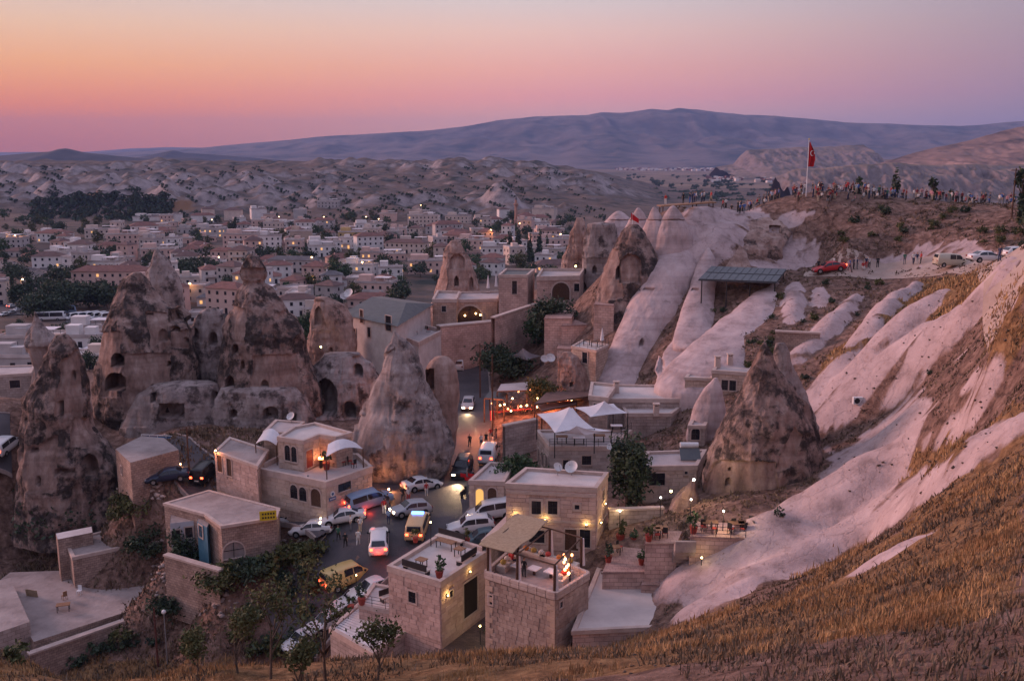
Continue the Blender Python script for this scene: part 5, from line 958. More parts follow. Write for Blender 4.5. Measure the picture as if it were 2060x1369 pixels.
place(745, 618, 90, 1, 1, 'red_hip', 0.0, 'low red-roofed range behind the slate hotel', 0.5)
place(300, 494, 50, 2, 0, 'flat', 0.0, 'cream two-storey hotel with floodlit arcade', 0.5, 'town_hotel', lit=0.7)
place(420, 478, 60, 2, 2, 'flat', -0.05, 'grey flat-roofed house with orange lamps along the eaves', 0.5, lit=0.5)
place(100, 478, 46, 1, 3, 'flat', 0.0, 'white flat pavilion at the far edge of the orchard', 0.6)
place(15, 500, 60, 2, 2, 'flat', 0.0, 'grey building with long dark rooftop strip by the road', 0.6)
place(660, 418, 42, 2, 2, 'flat', 0.0, 'pale rock-cut hotel set against the white badlands', 0.6, 'town_hotel')
# mosque and minaret
p = gpt(1052, 458); s = FPX/p.y; M_MIN = pmat('minaret_stone', (0.46,0.26,0.2), (0.36,0.2,0.15), 0.3, 0.9)
town_house((p.x+3, p.y+5, p.z), 36/s, 13, 3, 3, 'red_hip', 0.05, 'square white mosque with a low red roof beside the minaret', 'mosque'); PLACED.append((p.x, p.y, 12))
m = gpt(1038, 458); t = thing('minaret', 'slender reddish minaret rising beside the square mosque', 'minaret', m); hh = 66/s
MB().box((0,0,hh*0.09), (3.6,3.6,hh*0.18+4)).build('base', M_MIN, t); MB().tube((0,0,hh*0.17), (0,0,hh*0.68), 1.35, 1.1, 12).build('shaft', M_MIN, t); MB().tube((0,0,hh*0.64), (0,0,hh*0.70), 1.1, 2.0, 12).tube((0,0,hh*0.70), (0,0,hh*0.73), 2.0, 2.0, 12).build('balcony', M_MIN, t); MB().tube((0,0,hh*0.72), (0,0,hh*0.84), 1.0, 0.95, 12).build('upper_shaft', M_MIN, t); MB().tube((0,0,hh*0.84), (0,0,hh), 1.15, 0.05, 12).build('spire', M_ROOFRED[2], t)
NOH = [[(0,505),(110,545),(330,600),(330,665),(0,665)], [(850,560),(1200,550),(1200,700),(690,700),(690,625),(850,590)], [(1120,400),(1400,400),(1400,600),(1120,600)], [(620,430),(780,430),(780,455),(620,455)], [(0,440),(190,440),(190,500),(60,470)]]
pl = {'1': 0}
tries = 0; nh = 0
while nh < 185 and tries < 6000:
    tries += 1; py = 440 + 195*random.random()**1.3; px = random.uniform(-20, 1135)
    if any(in_poly(np.array([px]), np.array([py]), poly)[0] for poly in NOH): continue
    if py < 470 and px < 280 and random.random() < 0.8: continue
    p = gpt(px, py)
    if p.y < 225: continue
    w = random.choice((8, 9, 11, 12, 14, 16, 21, 25))*random.uniform(.9, 1.1)
    if not free(p.x, p.y, w*0.62): continue
    PLACED.append((p.x, p.y, w*0.62)); nh += 1; fl = random.choice((1,1,2,2,2,3)); roof = random.choice(('flat','flat','flat','flat','flat','red_hip','red_hip','brown_hip'))
    zone = ' near the bus road' if px < 330 and p.y < 620 else (' at the foot of the badlands' if p.y > 760 else (' beyond the slate hotel' if px > 640 and p.y < 560 else (' behind the rock chimneys' if p.y < 560 else ' below the mosque' if px > 800 else ' by the long grey hall' if px > 520 else ' by the large pink hotel')))
    town_house((p.x, p.y, p.z), w, random.uniform(7, 11), fl, random.choice((0,0,1,1,1,2,3,3,3)), roof, random.uniform(-0.45, 0.45), None, 'town_house', 0.06, extra=zone, balcony=random.random() < 0.2, wins=p.y < 900)
# far villages on the plain: masses of tiny houses
def far_village(label, n, x0, x1, y0, y1, seed):
    rng = random.Random(seed); mb = MB()
    for _ in range(n):
        px, py = rng.uniform(x0, x1), rng.uniform(y0, y1); p = atz(px, py, -34); w = rng.uniform(9, 18); mb.box((p.x, p.y, -33), (w, w*0.7, rng.uniform(6, 13)), rng.uniform(-0.5,0.5), mi=rng.choice((0,0,1,2)))
    tag(mb.build('far_village', [WALLS[3][1], WALLS[0][1], M_ROOFRED[0]]), label, 'village', kind='stuff')
far_village('pale specks of a distant town at the mountain foot', 260, 1240, 1470, 336.5, 343, 5)
far_village('scattered pale houses of a village below the mesa', 150, 1420, 1700, 352, 366, 6)
# ================================================================== vehicles
def paint(name, c, rough=0.3): return pmat('paint_'+name, c, [v*0.92 for v in c], 0.8, rough, spec=0.5)
PAINT = {'white': paint('white', (0.62,0.6,0.6)), 'silver': paint('silver', (0.36,0.35,0.36)), 'grey': paint('grey', (0.22,0.23,0.25)), 'black': paint('black', (0.012,0.012,0.015)), 'navy': paint('navy', (0.02,0.03,0.06)), 'teal': paint('teal', (0.05,0.09,0.11)), 'red': paint('red', (0.42,0.02,0.025)), 'cream': paint('cream', (0.58,0.38,0.19)), 'yellow': paint('yellow', (0.55,0.38,0.14)), 'beige': paint('beige', (0.5,0.42,0.32)), 'blue': paint('blue', (0.2,0.26,0.36))}
M_TYRE = pmat('tyre_rubber', (0.015,0.015,0.016), (0.01,0.01,0.01), 4, 0.9); M_RIM = pmat('alloy_rim', (0.35,0.35,0.36), (0.25,0.25,0.26), 4, 0.4, metal=0.6)
M_HEADOFF = pmat('headlamp_glass', (0.5,0.5,0.52), None, 2, 0.2); M_TAILOFF = pmat('tail_glass', (0.25,0.02,0.02), None, 2, 0.3)
M_HEADON = pmat('headlamp_lit', (1,0.9,0.7), None, 1, 0.3, emit=(1.0,0.8,0.5), es=22); M_TAILON = pmat('tail_lit', (1,0.1,0.05), None, 1, 0.3, emit=(1.0,0.08,0.03), es=9); M_TRIMB = pmat('black_trim', (0.02,0.02,0.022), (0.015,0.015,0.016), 3, 0.7); M_PLATE = pmat('plate', (0.6,0.6,0.55), None, 3, 0.5); M_BLUEB = pmat('blue_beacon', (0.1,0.2,0.9), None, 1, 0.3, emit=(0.1,0.25,1.0), es=6)
# (fraction of length from the front, belt, top, width factor)
SHAPES = {'sedan': (4.6,1.8,[(0,.58,.62,.78),(.03,.66,.71,.93),(.14,.78,.83,1),(.27,.87,.93,1),(.31,.90,.99,1),(.44,.92,1.40,1),(.58,.93,1.45,1),(.72,.94,1.39,1),(.84,.95,1.06,1),(.96,.93,1.02,.95),(1,.75,.82,.84)],(.29,.44),(.72,.85),(.34,.80)),
 'hatch': (4.1,1.74,[(0,.58,.63,.78),(.03,.68,.74,.93),(.15,.82,.88,1),(.25,.90,.97,1),(.29,.93,1.05,1),(.43,.95,1.46,1),(.62,.96,1.50,1),(.86,.97,1.42,1),(.96,.95,1.08,.96),(1,.75,.82,.86)],(.27,.43),(.86,.965),(.33,.86)),
 'suv': (4.7,1.9,[(0,.65,.70,.8),(.03,.80,.86,.94),(.15,.95,1.01,1),(.26,1.02,1.09,1),(.30,1.04,1.18,1),(.42,1.06,1.64,1),(.62,1.07,1.72,1),(.86,1.08,1.66,1),(.96,1.06,1.22,.97),(1,.85,.92,.88)],(.28,.42),(.87,.965),(.33,.88)),
 'mpv': (4.9,1.9,[(0,.62,.68,.8),(.03,.82,.88,.94),(.12,1.0,1.06,1),(.18,1.05,1.14,1),(.34,1.08,1.78,1),(.6,1.09,1.86,1),(.93,1.1,1.82,1),(.985,1.05,1.2,.98),(1,.85,.95,.92)],(.17,.34),(.935,.985),(.25,.92)),
 'van': (4.9,1.9,[(0,.62,.68,.82),(.03,.85,.9,.95),(.10,1.02,1.08,1),(.15,1.08,1.16,1),(.29,1.12,1.9,1),(.5,1.14,2.02,1),(.95,1.14,2.0,1),(.99,1.1,1.6,.99),(1,.9,1.0,.96)],(.14,.29),(.955,.992),(.22,.62)),
 'jeep': (4.6,1.85,[(0,.85,.95,.9),(.02,1.05,1.12,.96),(.3,1.12,1.18,1),(.33,1.14,1.24,1),(.40,1.15,1.86,1),(.6,1.15,1.93,1),(.96,1.15,1.9,1),(.99,1.12,1.5,1),(1,.9,1.0,.98)],(.32,.40),(.965,.992),(.38,.95)),
 'minibus': (6.4,2.0,[(0,.7,.78,.86),(.02,.95,1.02,.96),(.09,1.12,1.2,1),(.2,1.2,2.3,1),(.3,1.22,2.6,1),(.97,1.22,2.58,1),(.995,1.15,2.0,1),(1,.9,1.0,.98)],(.09,.23),(.972,.995),(.2,.95)),
 'coach': (10.5,2.5,[(0,.9,1.0,.94),(.01,1.3,1.5,.98),(.03,1.4,2.9,1),(.08,1.4,3.3,1),(.97,1.4,3.3,1),(.99,1.35,2.6,1),(1,1.0,1.2,1)],(.012,.05),(.972,.992),(.06,.96))}
MESHC = {}
def car_meshes(kind):
    if kind in MESHC: return MESHC[kind]
    L, Wd, st, wsx, rwx, sdx = SHAPES[kind]; w = Wd/2; zb = 0.24 if L < 6 else 0.4
    fx = np.linspace(0, 1, 34); S = np.array(st); belt = np.interp(fx, S[:,0], S[:,1]); top = np.interp(fx, S[:,0], S[:,2]); wf = np.interp(fx, S[:,0], S[:,3])
    def ring(f):
        b = float(np.interp(f, fx, belt)); tp = float(np.interp(f, fx, top)); ww = w*float(np.interp(f, fx, wf)); g = min(1, max(0, (tp-b)/0.5)); taper = 0.2 if L < 4.85 else 0.1; wt = ww*(0.965-taper*g); z0 = zb + (0.1 if f < 0.02 or f > 0.98 else 0); x = L/2-f*L
        half = [(0,z0),(ww*.86,z0),(ww*.985,z0+.13),(ww,(z0+b)/2+.06),(ww*.965,b),(wt,tp-.055),(wt*.82,tp-.004),(0,tp+.015)]
        return x, half
    rows = []
    for f in fx:
        x, h = ring(f); rows.append([(x, y, z) for y, z in h] + [(x, -y, z) for y, z in h[-2:0:-1]])
    R = np.array(rows); n = R.shape[1]; V = R.reshape(-1, 3); F = [tuple(q) for q in grid_faces(len(fx), n, True)[:, ::-1]]
    F += [tuple(range(n)), tuple(range((len(fx)-1)*n+n-1, (len(fx)-1)*n-1, -1))]
    me = bpy.data.meshes.new('body'); me.from_pydata([tuple(v) for v in V], [], F); me.materials.append(PAINT['white'])
    bm = bmesh.new(); bm.from_mesh(me); bmesh.ops.recalc_face_normals(bm, faces=bm.faces); bm.to_mesh(me); bm.free(); me.polygons.foreach_set('use_smooth', [True]*len(me.polygons)); me.update()
    out = {'body': me, 'L': L, 'W': Wd, 'zb': zb}
    def side(f0, f1, s):
        mb = MB(); ff = np.linspace(f0, f1, 6)
        for a, b in zip(ff[:-1], ff[1:]):
            q = []
            for f in (a, b):
                x, h = ring(f); (yb, zB), (yt, zT) = h[4], h[5]; P = Vector((x, yb, zB)); T = Vector((x, yt, zT)); q.append((P.lerp(T, 0.08), P.lerp(T, 0.9)))
            o = Vector((0, 0.012, 0.004)); v = [q[0][0]+o, q[1][0]+o, q[1][1]+o, q[0][1]+o]; v = [Vector((p.x, p.y*s, p.z)) for p in v]; mb.quad(*(v if s < 0 else v[::-1]))
        return mb.mesh('side_window', [M_GLASS])
    mid = (sdx[0]+sdx[1])/2
    out['side'] = [side(a, b, s) for s in (1, -1) for a, b in ((sdx[0]+.01, mid-.008), (mid+.008, sdx[1]-.01))]
    def screen(f0, f1, sgn, nm):
        mb = MB(); ff = np.linspace(f0, f1, 5)
        for a, b in zip(ff[:-1], ff[1:]):
            q = []
            for f in (a, b):
                x, h = ring(f); yt, zt = h[6]; q.append((Vector((x, yt*0.98, zt+0.012)), Vector((x, -yt*0.98, zt+0.012))))
            o = Vector((0.012*sgn, 0, 0.008)); mb.quad(q[0][0]+o, q[1][0]+o, q[1][1]+o, q[0][1]+o)
        return mb.mesh(nm, [M_GLASS])
    out['ws'] = screen(wsx[0]+.01, wsx[1]-.01, 1, 'windscreen'); out['rw'] = screen(rwx[0], rwx[1]-.008, -1, 'rear_window')
    r = 0.32 if L < 6 else 0.42; mb = MB(); mb.tube((0,-0.11,0), (0,0.11,0), r, r, 16); out['tyre'] = mb.mesh('tyre', [M_TYRE]); mb = MB(); mb.tube((0,-0.118,0), (0,0.118,0), r*0.62, r*0.62, 12); out['rim'] = mb.mesh('rim', [M_RIM]); out['r'] = r
    mb = MB(); mb.tube((0,-0.10,0), (0,0.10,0), r*1.17, r*1.17, 18); out['arch'] = mb.mesh('wheel_arch', [M_TRIMB])
    lz = 0.60 if kind in ('sedan','hatch') else (0.78 if kind != 'coach' else 0.9); tz = 0.80 if kind in ('sedan','hatch') else 1.0
    out['hl'] = MB().box((0,0,0), (0.16,0.34,0.15)).mesh('headlight', [M_HEADOFF]); out['hlon'] = MB().box((0,0,0), (0.16,0.34,0.16)).mesh('headlight', [M_HEADON]); out['tl'] = MB().box((0,0,0), (0.12,0.26,0.2)).mesh('taillight', [M_TAILOFF]); out['tlon'] = MB().box((0,0,0), (0.12,0.28,0.22)).mesh('taillight', [M_TAILON]); out['lz'] = lz; out['tz'] = tz
    out['bump'] = MB().box((L/2-0.05,0,zb+0.13), (0.18,Wd*0.8,0.16)).mesh('bumper', [M_TRIMB]); out['bumpr'] = MB().box((-L/2+0.05,0,zb+0.13), (0.18,Wd*0.8,0.16)).mesh('bumper', [M_TRIMB]); out['plate'] = MB().box((-L/2-0.03,0,zb+0.38), (0.03,0.5,0.12)).mesh('number_plate', [M_PLATE])
    out['mir'] = MB().box((L*0.5-L*(wsx[0]+0.05),0,float(np.interp(wsx[0]+.06, fx, belt))+0.08), (0.14,0.2,0.15)).mesh('mirror', [M_TRIMB]); MESHC[kind] = out; return out
CARN = {'sedan':'car','hatch':'car','suv':'car','mpv':'van','van':'van','jeep':'car','minibus':'minibus','coach':'coach'}
def car(kind, px, py, head, col, label, head_on=False, tail_on=False, group=None, beam=0, detail=True, lift=0.07, Y=None, sc=1.0):
    M = car_meshes(kind); p = gpt(px, py) if Y is None else at(px, py, Y); a = math.radians(head); L, Wd = M['L'], M['W']; dx, dy = math.cos(a), math.sin(a)
    zf = gz(p.x+dx*L*0.3, p.y+dy*L*0.3); zr_ = gz(p.x-dx*L*0.3, p.y-dy*L*0.3); zz = max((zf+zr_)/2, gz(p.x, p.y)-0.1)
    t = thing('parked_'+CARN[kind] if not (head_on or tail_on) else CARN[kind], label, CARN[kind], (p.x, p.y, zz+lift), a, group); t.rotation_euler = (0, -max(-.13, min(.13, math.atan2(zf-zr_, L*0.6)))*(1 if Y is None else 0), a); t.scale = (sc, sc, sc)
    if Y is not None: t.location.z = p.z
    b = mobj('body', M['body'], t); b.material_slots[0].link = 'OBJECT'; b.material_slots[0].material = PAINT[col]
    for me in M['side']: mobj('side_window', me, t)
    mobj('windscreen', M['ws'], t); mobj('rear_window', M['rw'], t)
    for fx in ((.185,.80) if kind != 'coach' else (.25,.78)):
        for s in (1, -1):
            x = L/2-L*fx; y = s*(Wd/2-0.1); mobj('wheel_arch', M['arch'], t, (x, s*(Wd/2-0.092), M['r']+0.03)); w = mobj('wheel', M['tyre'], t, (x, y+s*0.012, M['r'])); mobj('rim', M['rim'], w)
    for s in (1, -1):
        mobj('headlight', M['hlon' if head_on else 'hl'], t, (L/2-0.045, s*Wd*0.30, M['lz'])); mobj('taillight', M['tlon' if tail_on else 'tl'], t, (-L/2+0.03, s*Wd*0.35, M['tz']))
        if detail: mobj('mirror', M['mir'], t, (0, s*(Wd/2+0.07), 0))
    mobj('bumper', M['bump'], t); mobj('bumper', M['bumpr'], t); mobj('number_plate', M['plate'], t)
    if beam: lamp_light(t, (L/2+0.3, 0, M['lz']), beam, (1.0,0.66,0.36), 0.15, math.radians(80), (1, 0, -0.22))
    if tail_on == 'glow': lamp_light(t, (-L/2-0.4, 0, 0.7), 35, (1,0.06,0.03), 0.2)
    return t
car('sedan',692,1050,188,'white','long white sedan with red tail lights across the junction',True,'glow',beam=120)
car('suv',762,1098,97,'white','white car seen from behind with bright red tail lights, nose uphill',False,'glow')
c = car('mpv',841,1068,86,'cream','cream patrol van with a blue roof beacon',False,True); MB().box((0.3,0,1.93), (0.35,1.2,0.14)).build('roof_beacon', M_BLUEB, c)
car('hatch',826,1035,207,'silver','silver hatchback turning with dipped headlights',True,False,beam=160)
car('mpv',745,1018,30,'blue','grey-blue people carrier with an open side and red tail lights',False,'glow')
car('sedan',848,985,35,'white','white sedan parked at the foot of the roadside cone')
car('jeep',930,955,262,'black','black boxy off-roader driving down with four bright headlights',True,False,beam=1500)
car('hatch',942,822,268,'silver','silver car with headlights coming down the narrow road',True,False,beam=600)
car('suv',948,1072,186,'white','white estate with a dark sunroof beside the parking wall')
car('mpv',990,1043,184,'white','white people carrier parked behind the sunroof estate')
car('sedan',972,1094,186,'teal','dark teal car parked against the terrace wall')
car('van',984,925,82,'white','white van parked outside the roadside shop',False,True)
car('hatch',588,1035,170,'navy','dark blue hatchback with red tail lights by the arcade',False,True)
car('hatch',578,1056,335,'white','old white estate car tucked beside the ruined house')
car('sedan',630,1074,172,'white','white taxi sedan parked by the rubble bank')
car('van',700,1172,36,'yellow','yellow panel van climbing the road with red tail lights',False,'glow')
car('sedan',750,1192,216,'white','white sedan parked behind the yellow van')
car('sedan',718,1213,216,'white','white sedan parked nearest the red flowerpot wall')
car('sedan',662,1262,222,'white','white car parked beside the skylight house wall')
car('hatch',612,1300,222,'white','white car at the low end of the road behind the sapling')
car('jeep',415,962,82,'black','black off-roader with red tail lights on the side lane',False,True)
car('sedan',338,966,196,'navy','dark blue sedan parked beside the low ruin')
car('mpv',12,906,88,'white','white people carrier with red tail lights behind the crag',False,True)
car('sedan',200,832,200,'silver','silver car parked under the cave crag')
car('minibus',938,704,176,'white','white minibus below the arched tunnel')
car('van',922,742,92,'white','white van by the red umbrella',False,False)
car('van',1912,536,2,'beige','beige roof-racked van parked first on the viewpoint track',Y=127,sc=.86)
car('sedan',1984,527,4,'white','white sedan parked behind the beige van on the track',Y=122)
car('hatch',2050,520,6,'white','white hatchback at the far end of the viewpoint track',Y=118)
car('sedan',1668,546,178,'red','red car with lit tail lamp stopped on the viewpoint track',False,True)
car('coach',103,645,8,'white','long white coach parked side-on in the bus yard'); car('coach',124,633,30,'blue','blue coach behind the white one in the bus yard')
for k, (x, y) in enumerate(((150,643),(166,642),(183,641),(198,642),(213,643))): car('minibus',x,y,235,'white','white minibus parked in the slanted row of the bus yard', group='minibuses in the bus yard', detail=False)
for k, (x, y, on) in enumerate(((52,586,1),(54,598,0),(51,610,1),(47,622,0),(34,628,0),(22,633,0),(8,637,0),(28,606,1),(24,620,1),(16,596,1))): car('sedan' if k % 2 else 'hatch', x, y, 255 if k < 7 else 75, ['white','silver','white','grey'][k % 4], 'small car queuing on the valley street with lights on' if on else 'small car parked along the valley street', k < 7 and bool(on), k >= 7, 'cars on the valley street', detail=False, lift=0.3)
car('hatch',18,546,150,'silver','small car with red lights on the valley road bend',False,True,lift=0.3)
for k, (x, y) in enumerate(((292,528),(300,529),(322,530),(334,529),(176,588),(186,592))): car('hatch', x, y, 10+20*k, ['white','silver','grey'][k % 3], 'small car parked near the long red-roofed hall', group='cars by the long hall', detail=False, lift=0.1)
# scooter with luggage by the road
p = gpt(934,1000); t = thing('scooter', 'dark scooter parked beneath the red roadside pennants', 'scooter', (p.x,p.y,p.z+0.07), 1.2)
for x in (-0.6, 0.6):
    w = mobj('wheel', MB().tube((x,-0.06,0.26), (x,0.06,0.26), 0.26, 0.26, 14).mesh('wheel', [M_TYRE]), t); MB().tube((x,-0.065,0.26), (x,0.065,0.26), 0.14, 0.14, 10).build('rim', M_RIM, w)
MB().box((-0.3,0,0.55), (0.9,0.32,0.35)).box((0.25,0,0.32), (0.6,0.34,0.1)).box((0.62,0,0.65), (0.14,0.36,0.7), tilt=Matrix.Rotation(-0.25,3,'Y')).build('body', PAINT['black'], t); MB().box((-0.3,0,0.77), (0.8,0.28,0.1)).build('seat', M_TYRE, t); MB().tube((0.52,-0.32,1.02), (0.52,0.32,1.02), 0.025).build('handlebar', M_IRON, t)
# ================================================================== people
def obj_colour_mat(name, prop, rough=0.85):
    m = bpy.data.materials.new(name); nt, N, L = nodes_of(m); out = N.new('ShaderNodeOutputMaterial'); p = N.new('ShaderNodeBsdfPrincipled'); L.new(p.outputs[0], out.inputs[0]); p.inputs['Roughness'].default_value = rough
    a = N.new('ShaderNodeAttribute'); a.attribute_type = 'OBJECT'; a.attribute_name = prop; n = N.new('ShaderNodeTexNoise'); n.inputs['Scale'].default_value = 9; r = N.new('ShaderNodeMapRange'); r.inputs['To Min'].default_value = 0.7; r.inputs['To Max'].default_value = 1.2; L.new(n.outputs['Fac'], r.inputs['Value'])
    v = N.new('ShaderNodeVectorMath'); v.operation = 'SCALE'; L.new(a.outputs['Color'], v.inputs[0]); L.new(r.outputs[0], v.inputs['Scale']); L.new(v.outputs[0], p.inputs['Base Color']); return m
PM = [obj_colour_mat('shirt_cloth', 'shirt'), obj_colour_mat('trouser_cloth', 'legs'), pmat('skin', (0.42,0.25,0.18), (0.36,0.21,0.15), 6, 0.6), obj_colour_mat('hair', 'hair', 0.7), pmat('shoe', (0.04,0.035,0.035), (0.1,0.1,0.1), 8, 0.7)]
def person_mesh(name, pose):
    V = []; E = []; Rr = []; BN = []
    def add(p, r): V.append(tuple(p)); Rr.append(r); return len(V)-1
    def bone(a, b, mi): E.append((a, b)); BN.append((a, b, mi))
    P = dict(knee=[(0,0),(0,0)], ankle=[(0,0),(0,0)], elbow=[(.06,.03,1.12),(.06,.03,1.12)], wrist=[(.05,-.06,.88),(.05,-.06,.88)], drop=0.0, hipy=0.0); P.update(pose); d = P['drop']
    pel = add((0,0,.95-d), .125); wa = add((0,.0,1.08-d), .125); ch = add((0,.01,1.28-d), .145); ne = add((0,.0,1.46-d), .06); hd = add((0,-.02,1.56-d), .055)
    bone(pel, wa, 0); bone(wa, ch, 0); bone(ch, ne, 0); bone(ne, hd, 2)
    for k, s in enumerate((-1, 1)):
        hp = add((s*.1,0,.88-d), .098); bone(pel, hp, 1); kx, kz = P['knee'][k]; ax, az = P['ankle'][k]
        kn = add((s*.11, kx, .50-d+kz), .066); an = add((s*.11, ax, .09 + az), .044); to = add((s*.125, ax-.17, .045+az*0.6), .038); th = add((s*.105, kx*0.5, .70-d+kz*0.5), .085); cf = add((s*.112, (kx+ax)/2+.015, (.50-d+kz+.09+az)/2+.06), .06)
        bone(hp, th, 1); bone(th, kn, 1); bone(kn, cf, 1); bone(cf, an, 1); bone(an, to, 4)
        sh = add((s*.185,.01,1.385-d), .062); bone(ch, sh, 0); ex, ey, ez = P['elbow'][k]; wx, wy, wz = P['wrist'][k]
        el = add((s*(.185+ex), ey, ez-d), .043); wr = add((s*(.185+wx), wy, wz-d), .028); bone(sh, el, 0); bone(el, wr, 2)
        W_ = Vector(V[wr]); dr = (W_-Vector(V[el])).normalized(); pa = add(W_+dr*.065, .031); bone(wr, pa, 2); sd = Vector((0, -1, 0)) if abs(dr.z) > .5 else Vector((s*-.3, 0, .9)); sd = (sd - dr*sd.dot(dr)).normalized(); nr = dr.cross(sd)
        for q, ln in enumerate((.06,.072,.068,.052)):
            b0 = add(W_+dr*.095+sd*(.03-.02*q), .0095); b1 = add(W_+dr*(.095+ln*.6)+sd*(.032-.021*q)+nr*.008*s, .0085); b2 = add(W_+dr*(.095+ln)+sd*(.03-.02*q)+nr*.022*s, .0075); bone(pa, b0, 2); bone(b0, b1, 2); bone(b1, b2, 2)
        t0 = add(W_+dr*.04+sd*.045, .011); t1 = add(W_+dr*.085+sd*.06+nr*.01*s, .009); bone(wr, t0, 2); bone(t0, t1, 2)
    me = bpy.data.meshes.new(name); me.from_pydata(V, E, []); o = bpy.data.objects.new(name, me); link(o); md = o.modifiers.new('skin', 'SKIN'); md.use_smooth_shade = True
    for i, sv in enumerate(me.skin_vertices[0].data): sv.radius = (Rr[i]*1.12 if i in (pel, wa, ch) else Rr[i], Rr[i]*0.8 if i in (wa, ch) else Rr[i]); sv.use_root = i == pel
    sb = o.modifiers.new('sub', 'SUBSURF'); sb.levels = 1; sb.render_levels = 1
    dg = bpy.context.evaluated_depsgraph_get(); m2 = bpy.data.meshes.new_from_object(o.evaluated_get(dg)); bpy.data.objects.remove(o); bpy.data.meshes.remove(me); m2.name = name
    for m in PM: m2.materials.append(m)
    VV = np.array(V); c = np.zeros(len(m2.polygons)*3); m2.polygons.foreach_get('center', c); c = c.reshape(-1, 3); best = np.full(len(c), 9.0); mi = np.zeros(len(c), int)
    for a, b, k in BN:
        A, B = VV[a], VV[b]; ab = B-A; t = np.clip(((c-A)@ab)/(ab@ab), 0, 1); dd = np.linalg.norm(c-A-t[:, None]*ab, axis=1) - 0.6*(Rr[a]*(1-t)+Rr[b]*t); g = dd < best; best[g] = dd[g]; mi[g] = k
    m2.polygons.foreach_set('material_index', mi.astype(np.int32)); m2.polygons.foreach_set('use_smooth', np.ones(len(mi), bool))
    # head with face and hair joined in
    bm = bmesh.new(); bm.from_mesh(m2); z0 = 1.615-d; n0 = len(bm.faces)
    r = bmesh.ops.create_uvsphere(bm, u_segments=14, v_segments=12, radius=1.0)
    for v in r['verts']:
        x, y, z = v.co; w = 1-.18*max(0, -z); v.co = (x*.076*w, y*.094*w-.012, z*.115+z0)
    bm.faces.ensure_lookup_table()
    for f in bm.faces[n0:]:
        q = f.calc_center_median(); f.material_index = 3 if (q.z > z0+.045 or (q.y > .005 and q.z > z0-.04)) else 2; f.smooth = True
    def blob(loc, sc, mi_):
        k = len(bm.faces); rr = bmesh.ops.create_uvsphere(bm, u_segments=6, v_segments=5, radius=1.0)
        for v in rr['verts']: v.co = (v.co.x*sc[0]+loc[0], v.co.y*sc[1]+loc[1], v.co.z*sc[2]+loc[2])
        bm.faces.ensure_lookup_table()
        for f in bm.faces[k:]: f.material_index = mi_; f.smooth = True
    blob((0,-.108,z0-.012), (.013,.016,.022), 2)
    for s in (-1, 1): blob((s*.03,-.096,z0+.008), (.011,.006,.007), 4); blob((s*.077,0,z0-.005), (.01,.02,.028), 2)
    blob((0,-.098,z0-.055), (.022,.006,.006), 4)
    bm.to_mesh(m2); bm.free(); m2.update(); return m2
POSES = {'stand': person_mesh('person', {}), 'akimbo': person_mesh('person', dict(elbow=[(.14,.06,1.14),(.05,.03,1.12)], wrist=[(.0,-.04,1.0),(.04,-.08,.88)], ankle=[(0,0),(-.06,0)], knee=[(0,0),(-.06,0)])),
         'walk': person_mesh('person', dict(knee=[(-.12,.02),(.02,.0)], ankle=[(-.2,.0),(.24,.06)], elbow=[(.05,.12,1.14),(.05,-.06,1.14)], wrist=[(.04,.08,.9),(.03,-.2,.95)])), 'photo': person_mesh('person', dict(elbow=[(.08,-.1,1.16),(.08,-.1,1.16)], wrist=[(-.08,-.3,1.38),(-.08,-.3,1.38)])),
         'sit': person_mesh('person', dict(drop=.5, knee=[(-.4,.34),(-.4,.34)], ankle=[(-.42,.0),(-.42,.0)], elbow=[(.06,-.02,1.1),(.06,-.02,1.1)], wrist=[(-.02,-.26,1.0),(-.02,-.26,1.0)]))}
CL = {'red': (.45,.03,.03), 'black': (.015,.015,.018), 'white': (.62,.6,.58), 'navy': (.02,.03,.08), 'blue': (.06,.14,.38), 'pale blue': (.3,.42,.55), 'grey': (.18,.18,.19), 'pink': (.5,.24,.26), 'green': (.04,.14,.09), 'orange': (.5,.18,.03), 'maroon': (.18,.02,.03), 'beige': (.42,.34,.25)}
def person(px, py, face, shirt, legs, pose='stand', where='on the road', group=None, loc=None, h=1.0, lift=0.07, label=None):
    p = Vector(loc) if loc is not None else gpt(px, py) + Vector((0, 0, lift)); o = mobj('person', POSES[pose]); o.location = p; o.rotation_euler = (0, 0, math.radians(face)+math.pi/2); o.scale = (h, h, h)
    o['shirt'] = CL[shirt]; o['legs'] = CL[legs]; o['hair'] = random.choice(((.02,.015,.012), (.05,.03,.02), (.03,.02,.016), (.1,.08,.07)))
    verb = {'stand': 'standing', 'akimbo': 'hand on hip', 'walk': 'walking', 'photo': 'photographing', 'sit': 'sitting'}[pose]
    lab = label or f'person in {shirt} top, {legs} trousers, {verb} {where}'
    if len(lab.replace('-', ' ').split()) > 16: lab = f'person in {shirt} top {verb} {where}'
    return tag(o, lab, 'person', group)
random.seed(5)
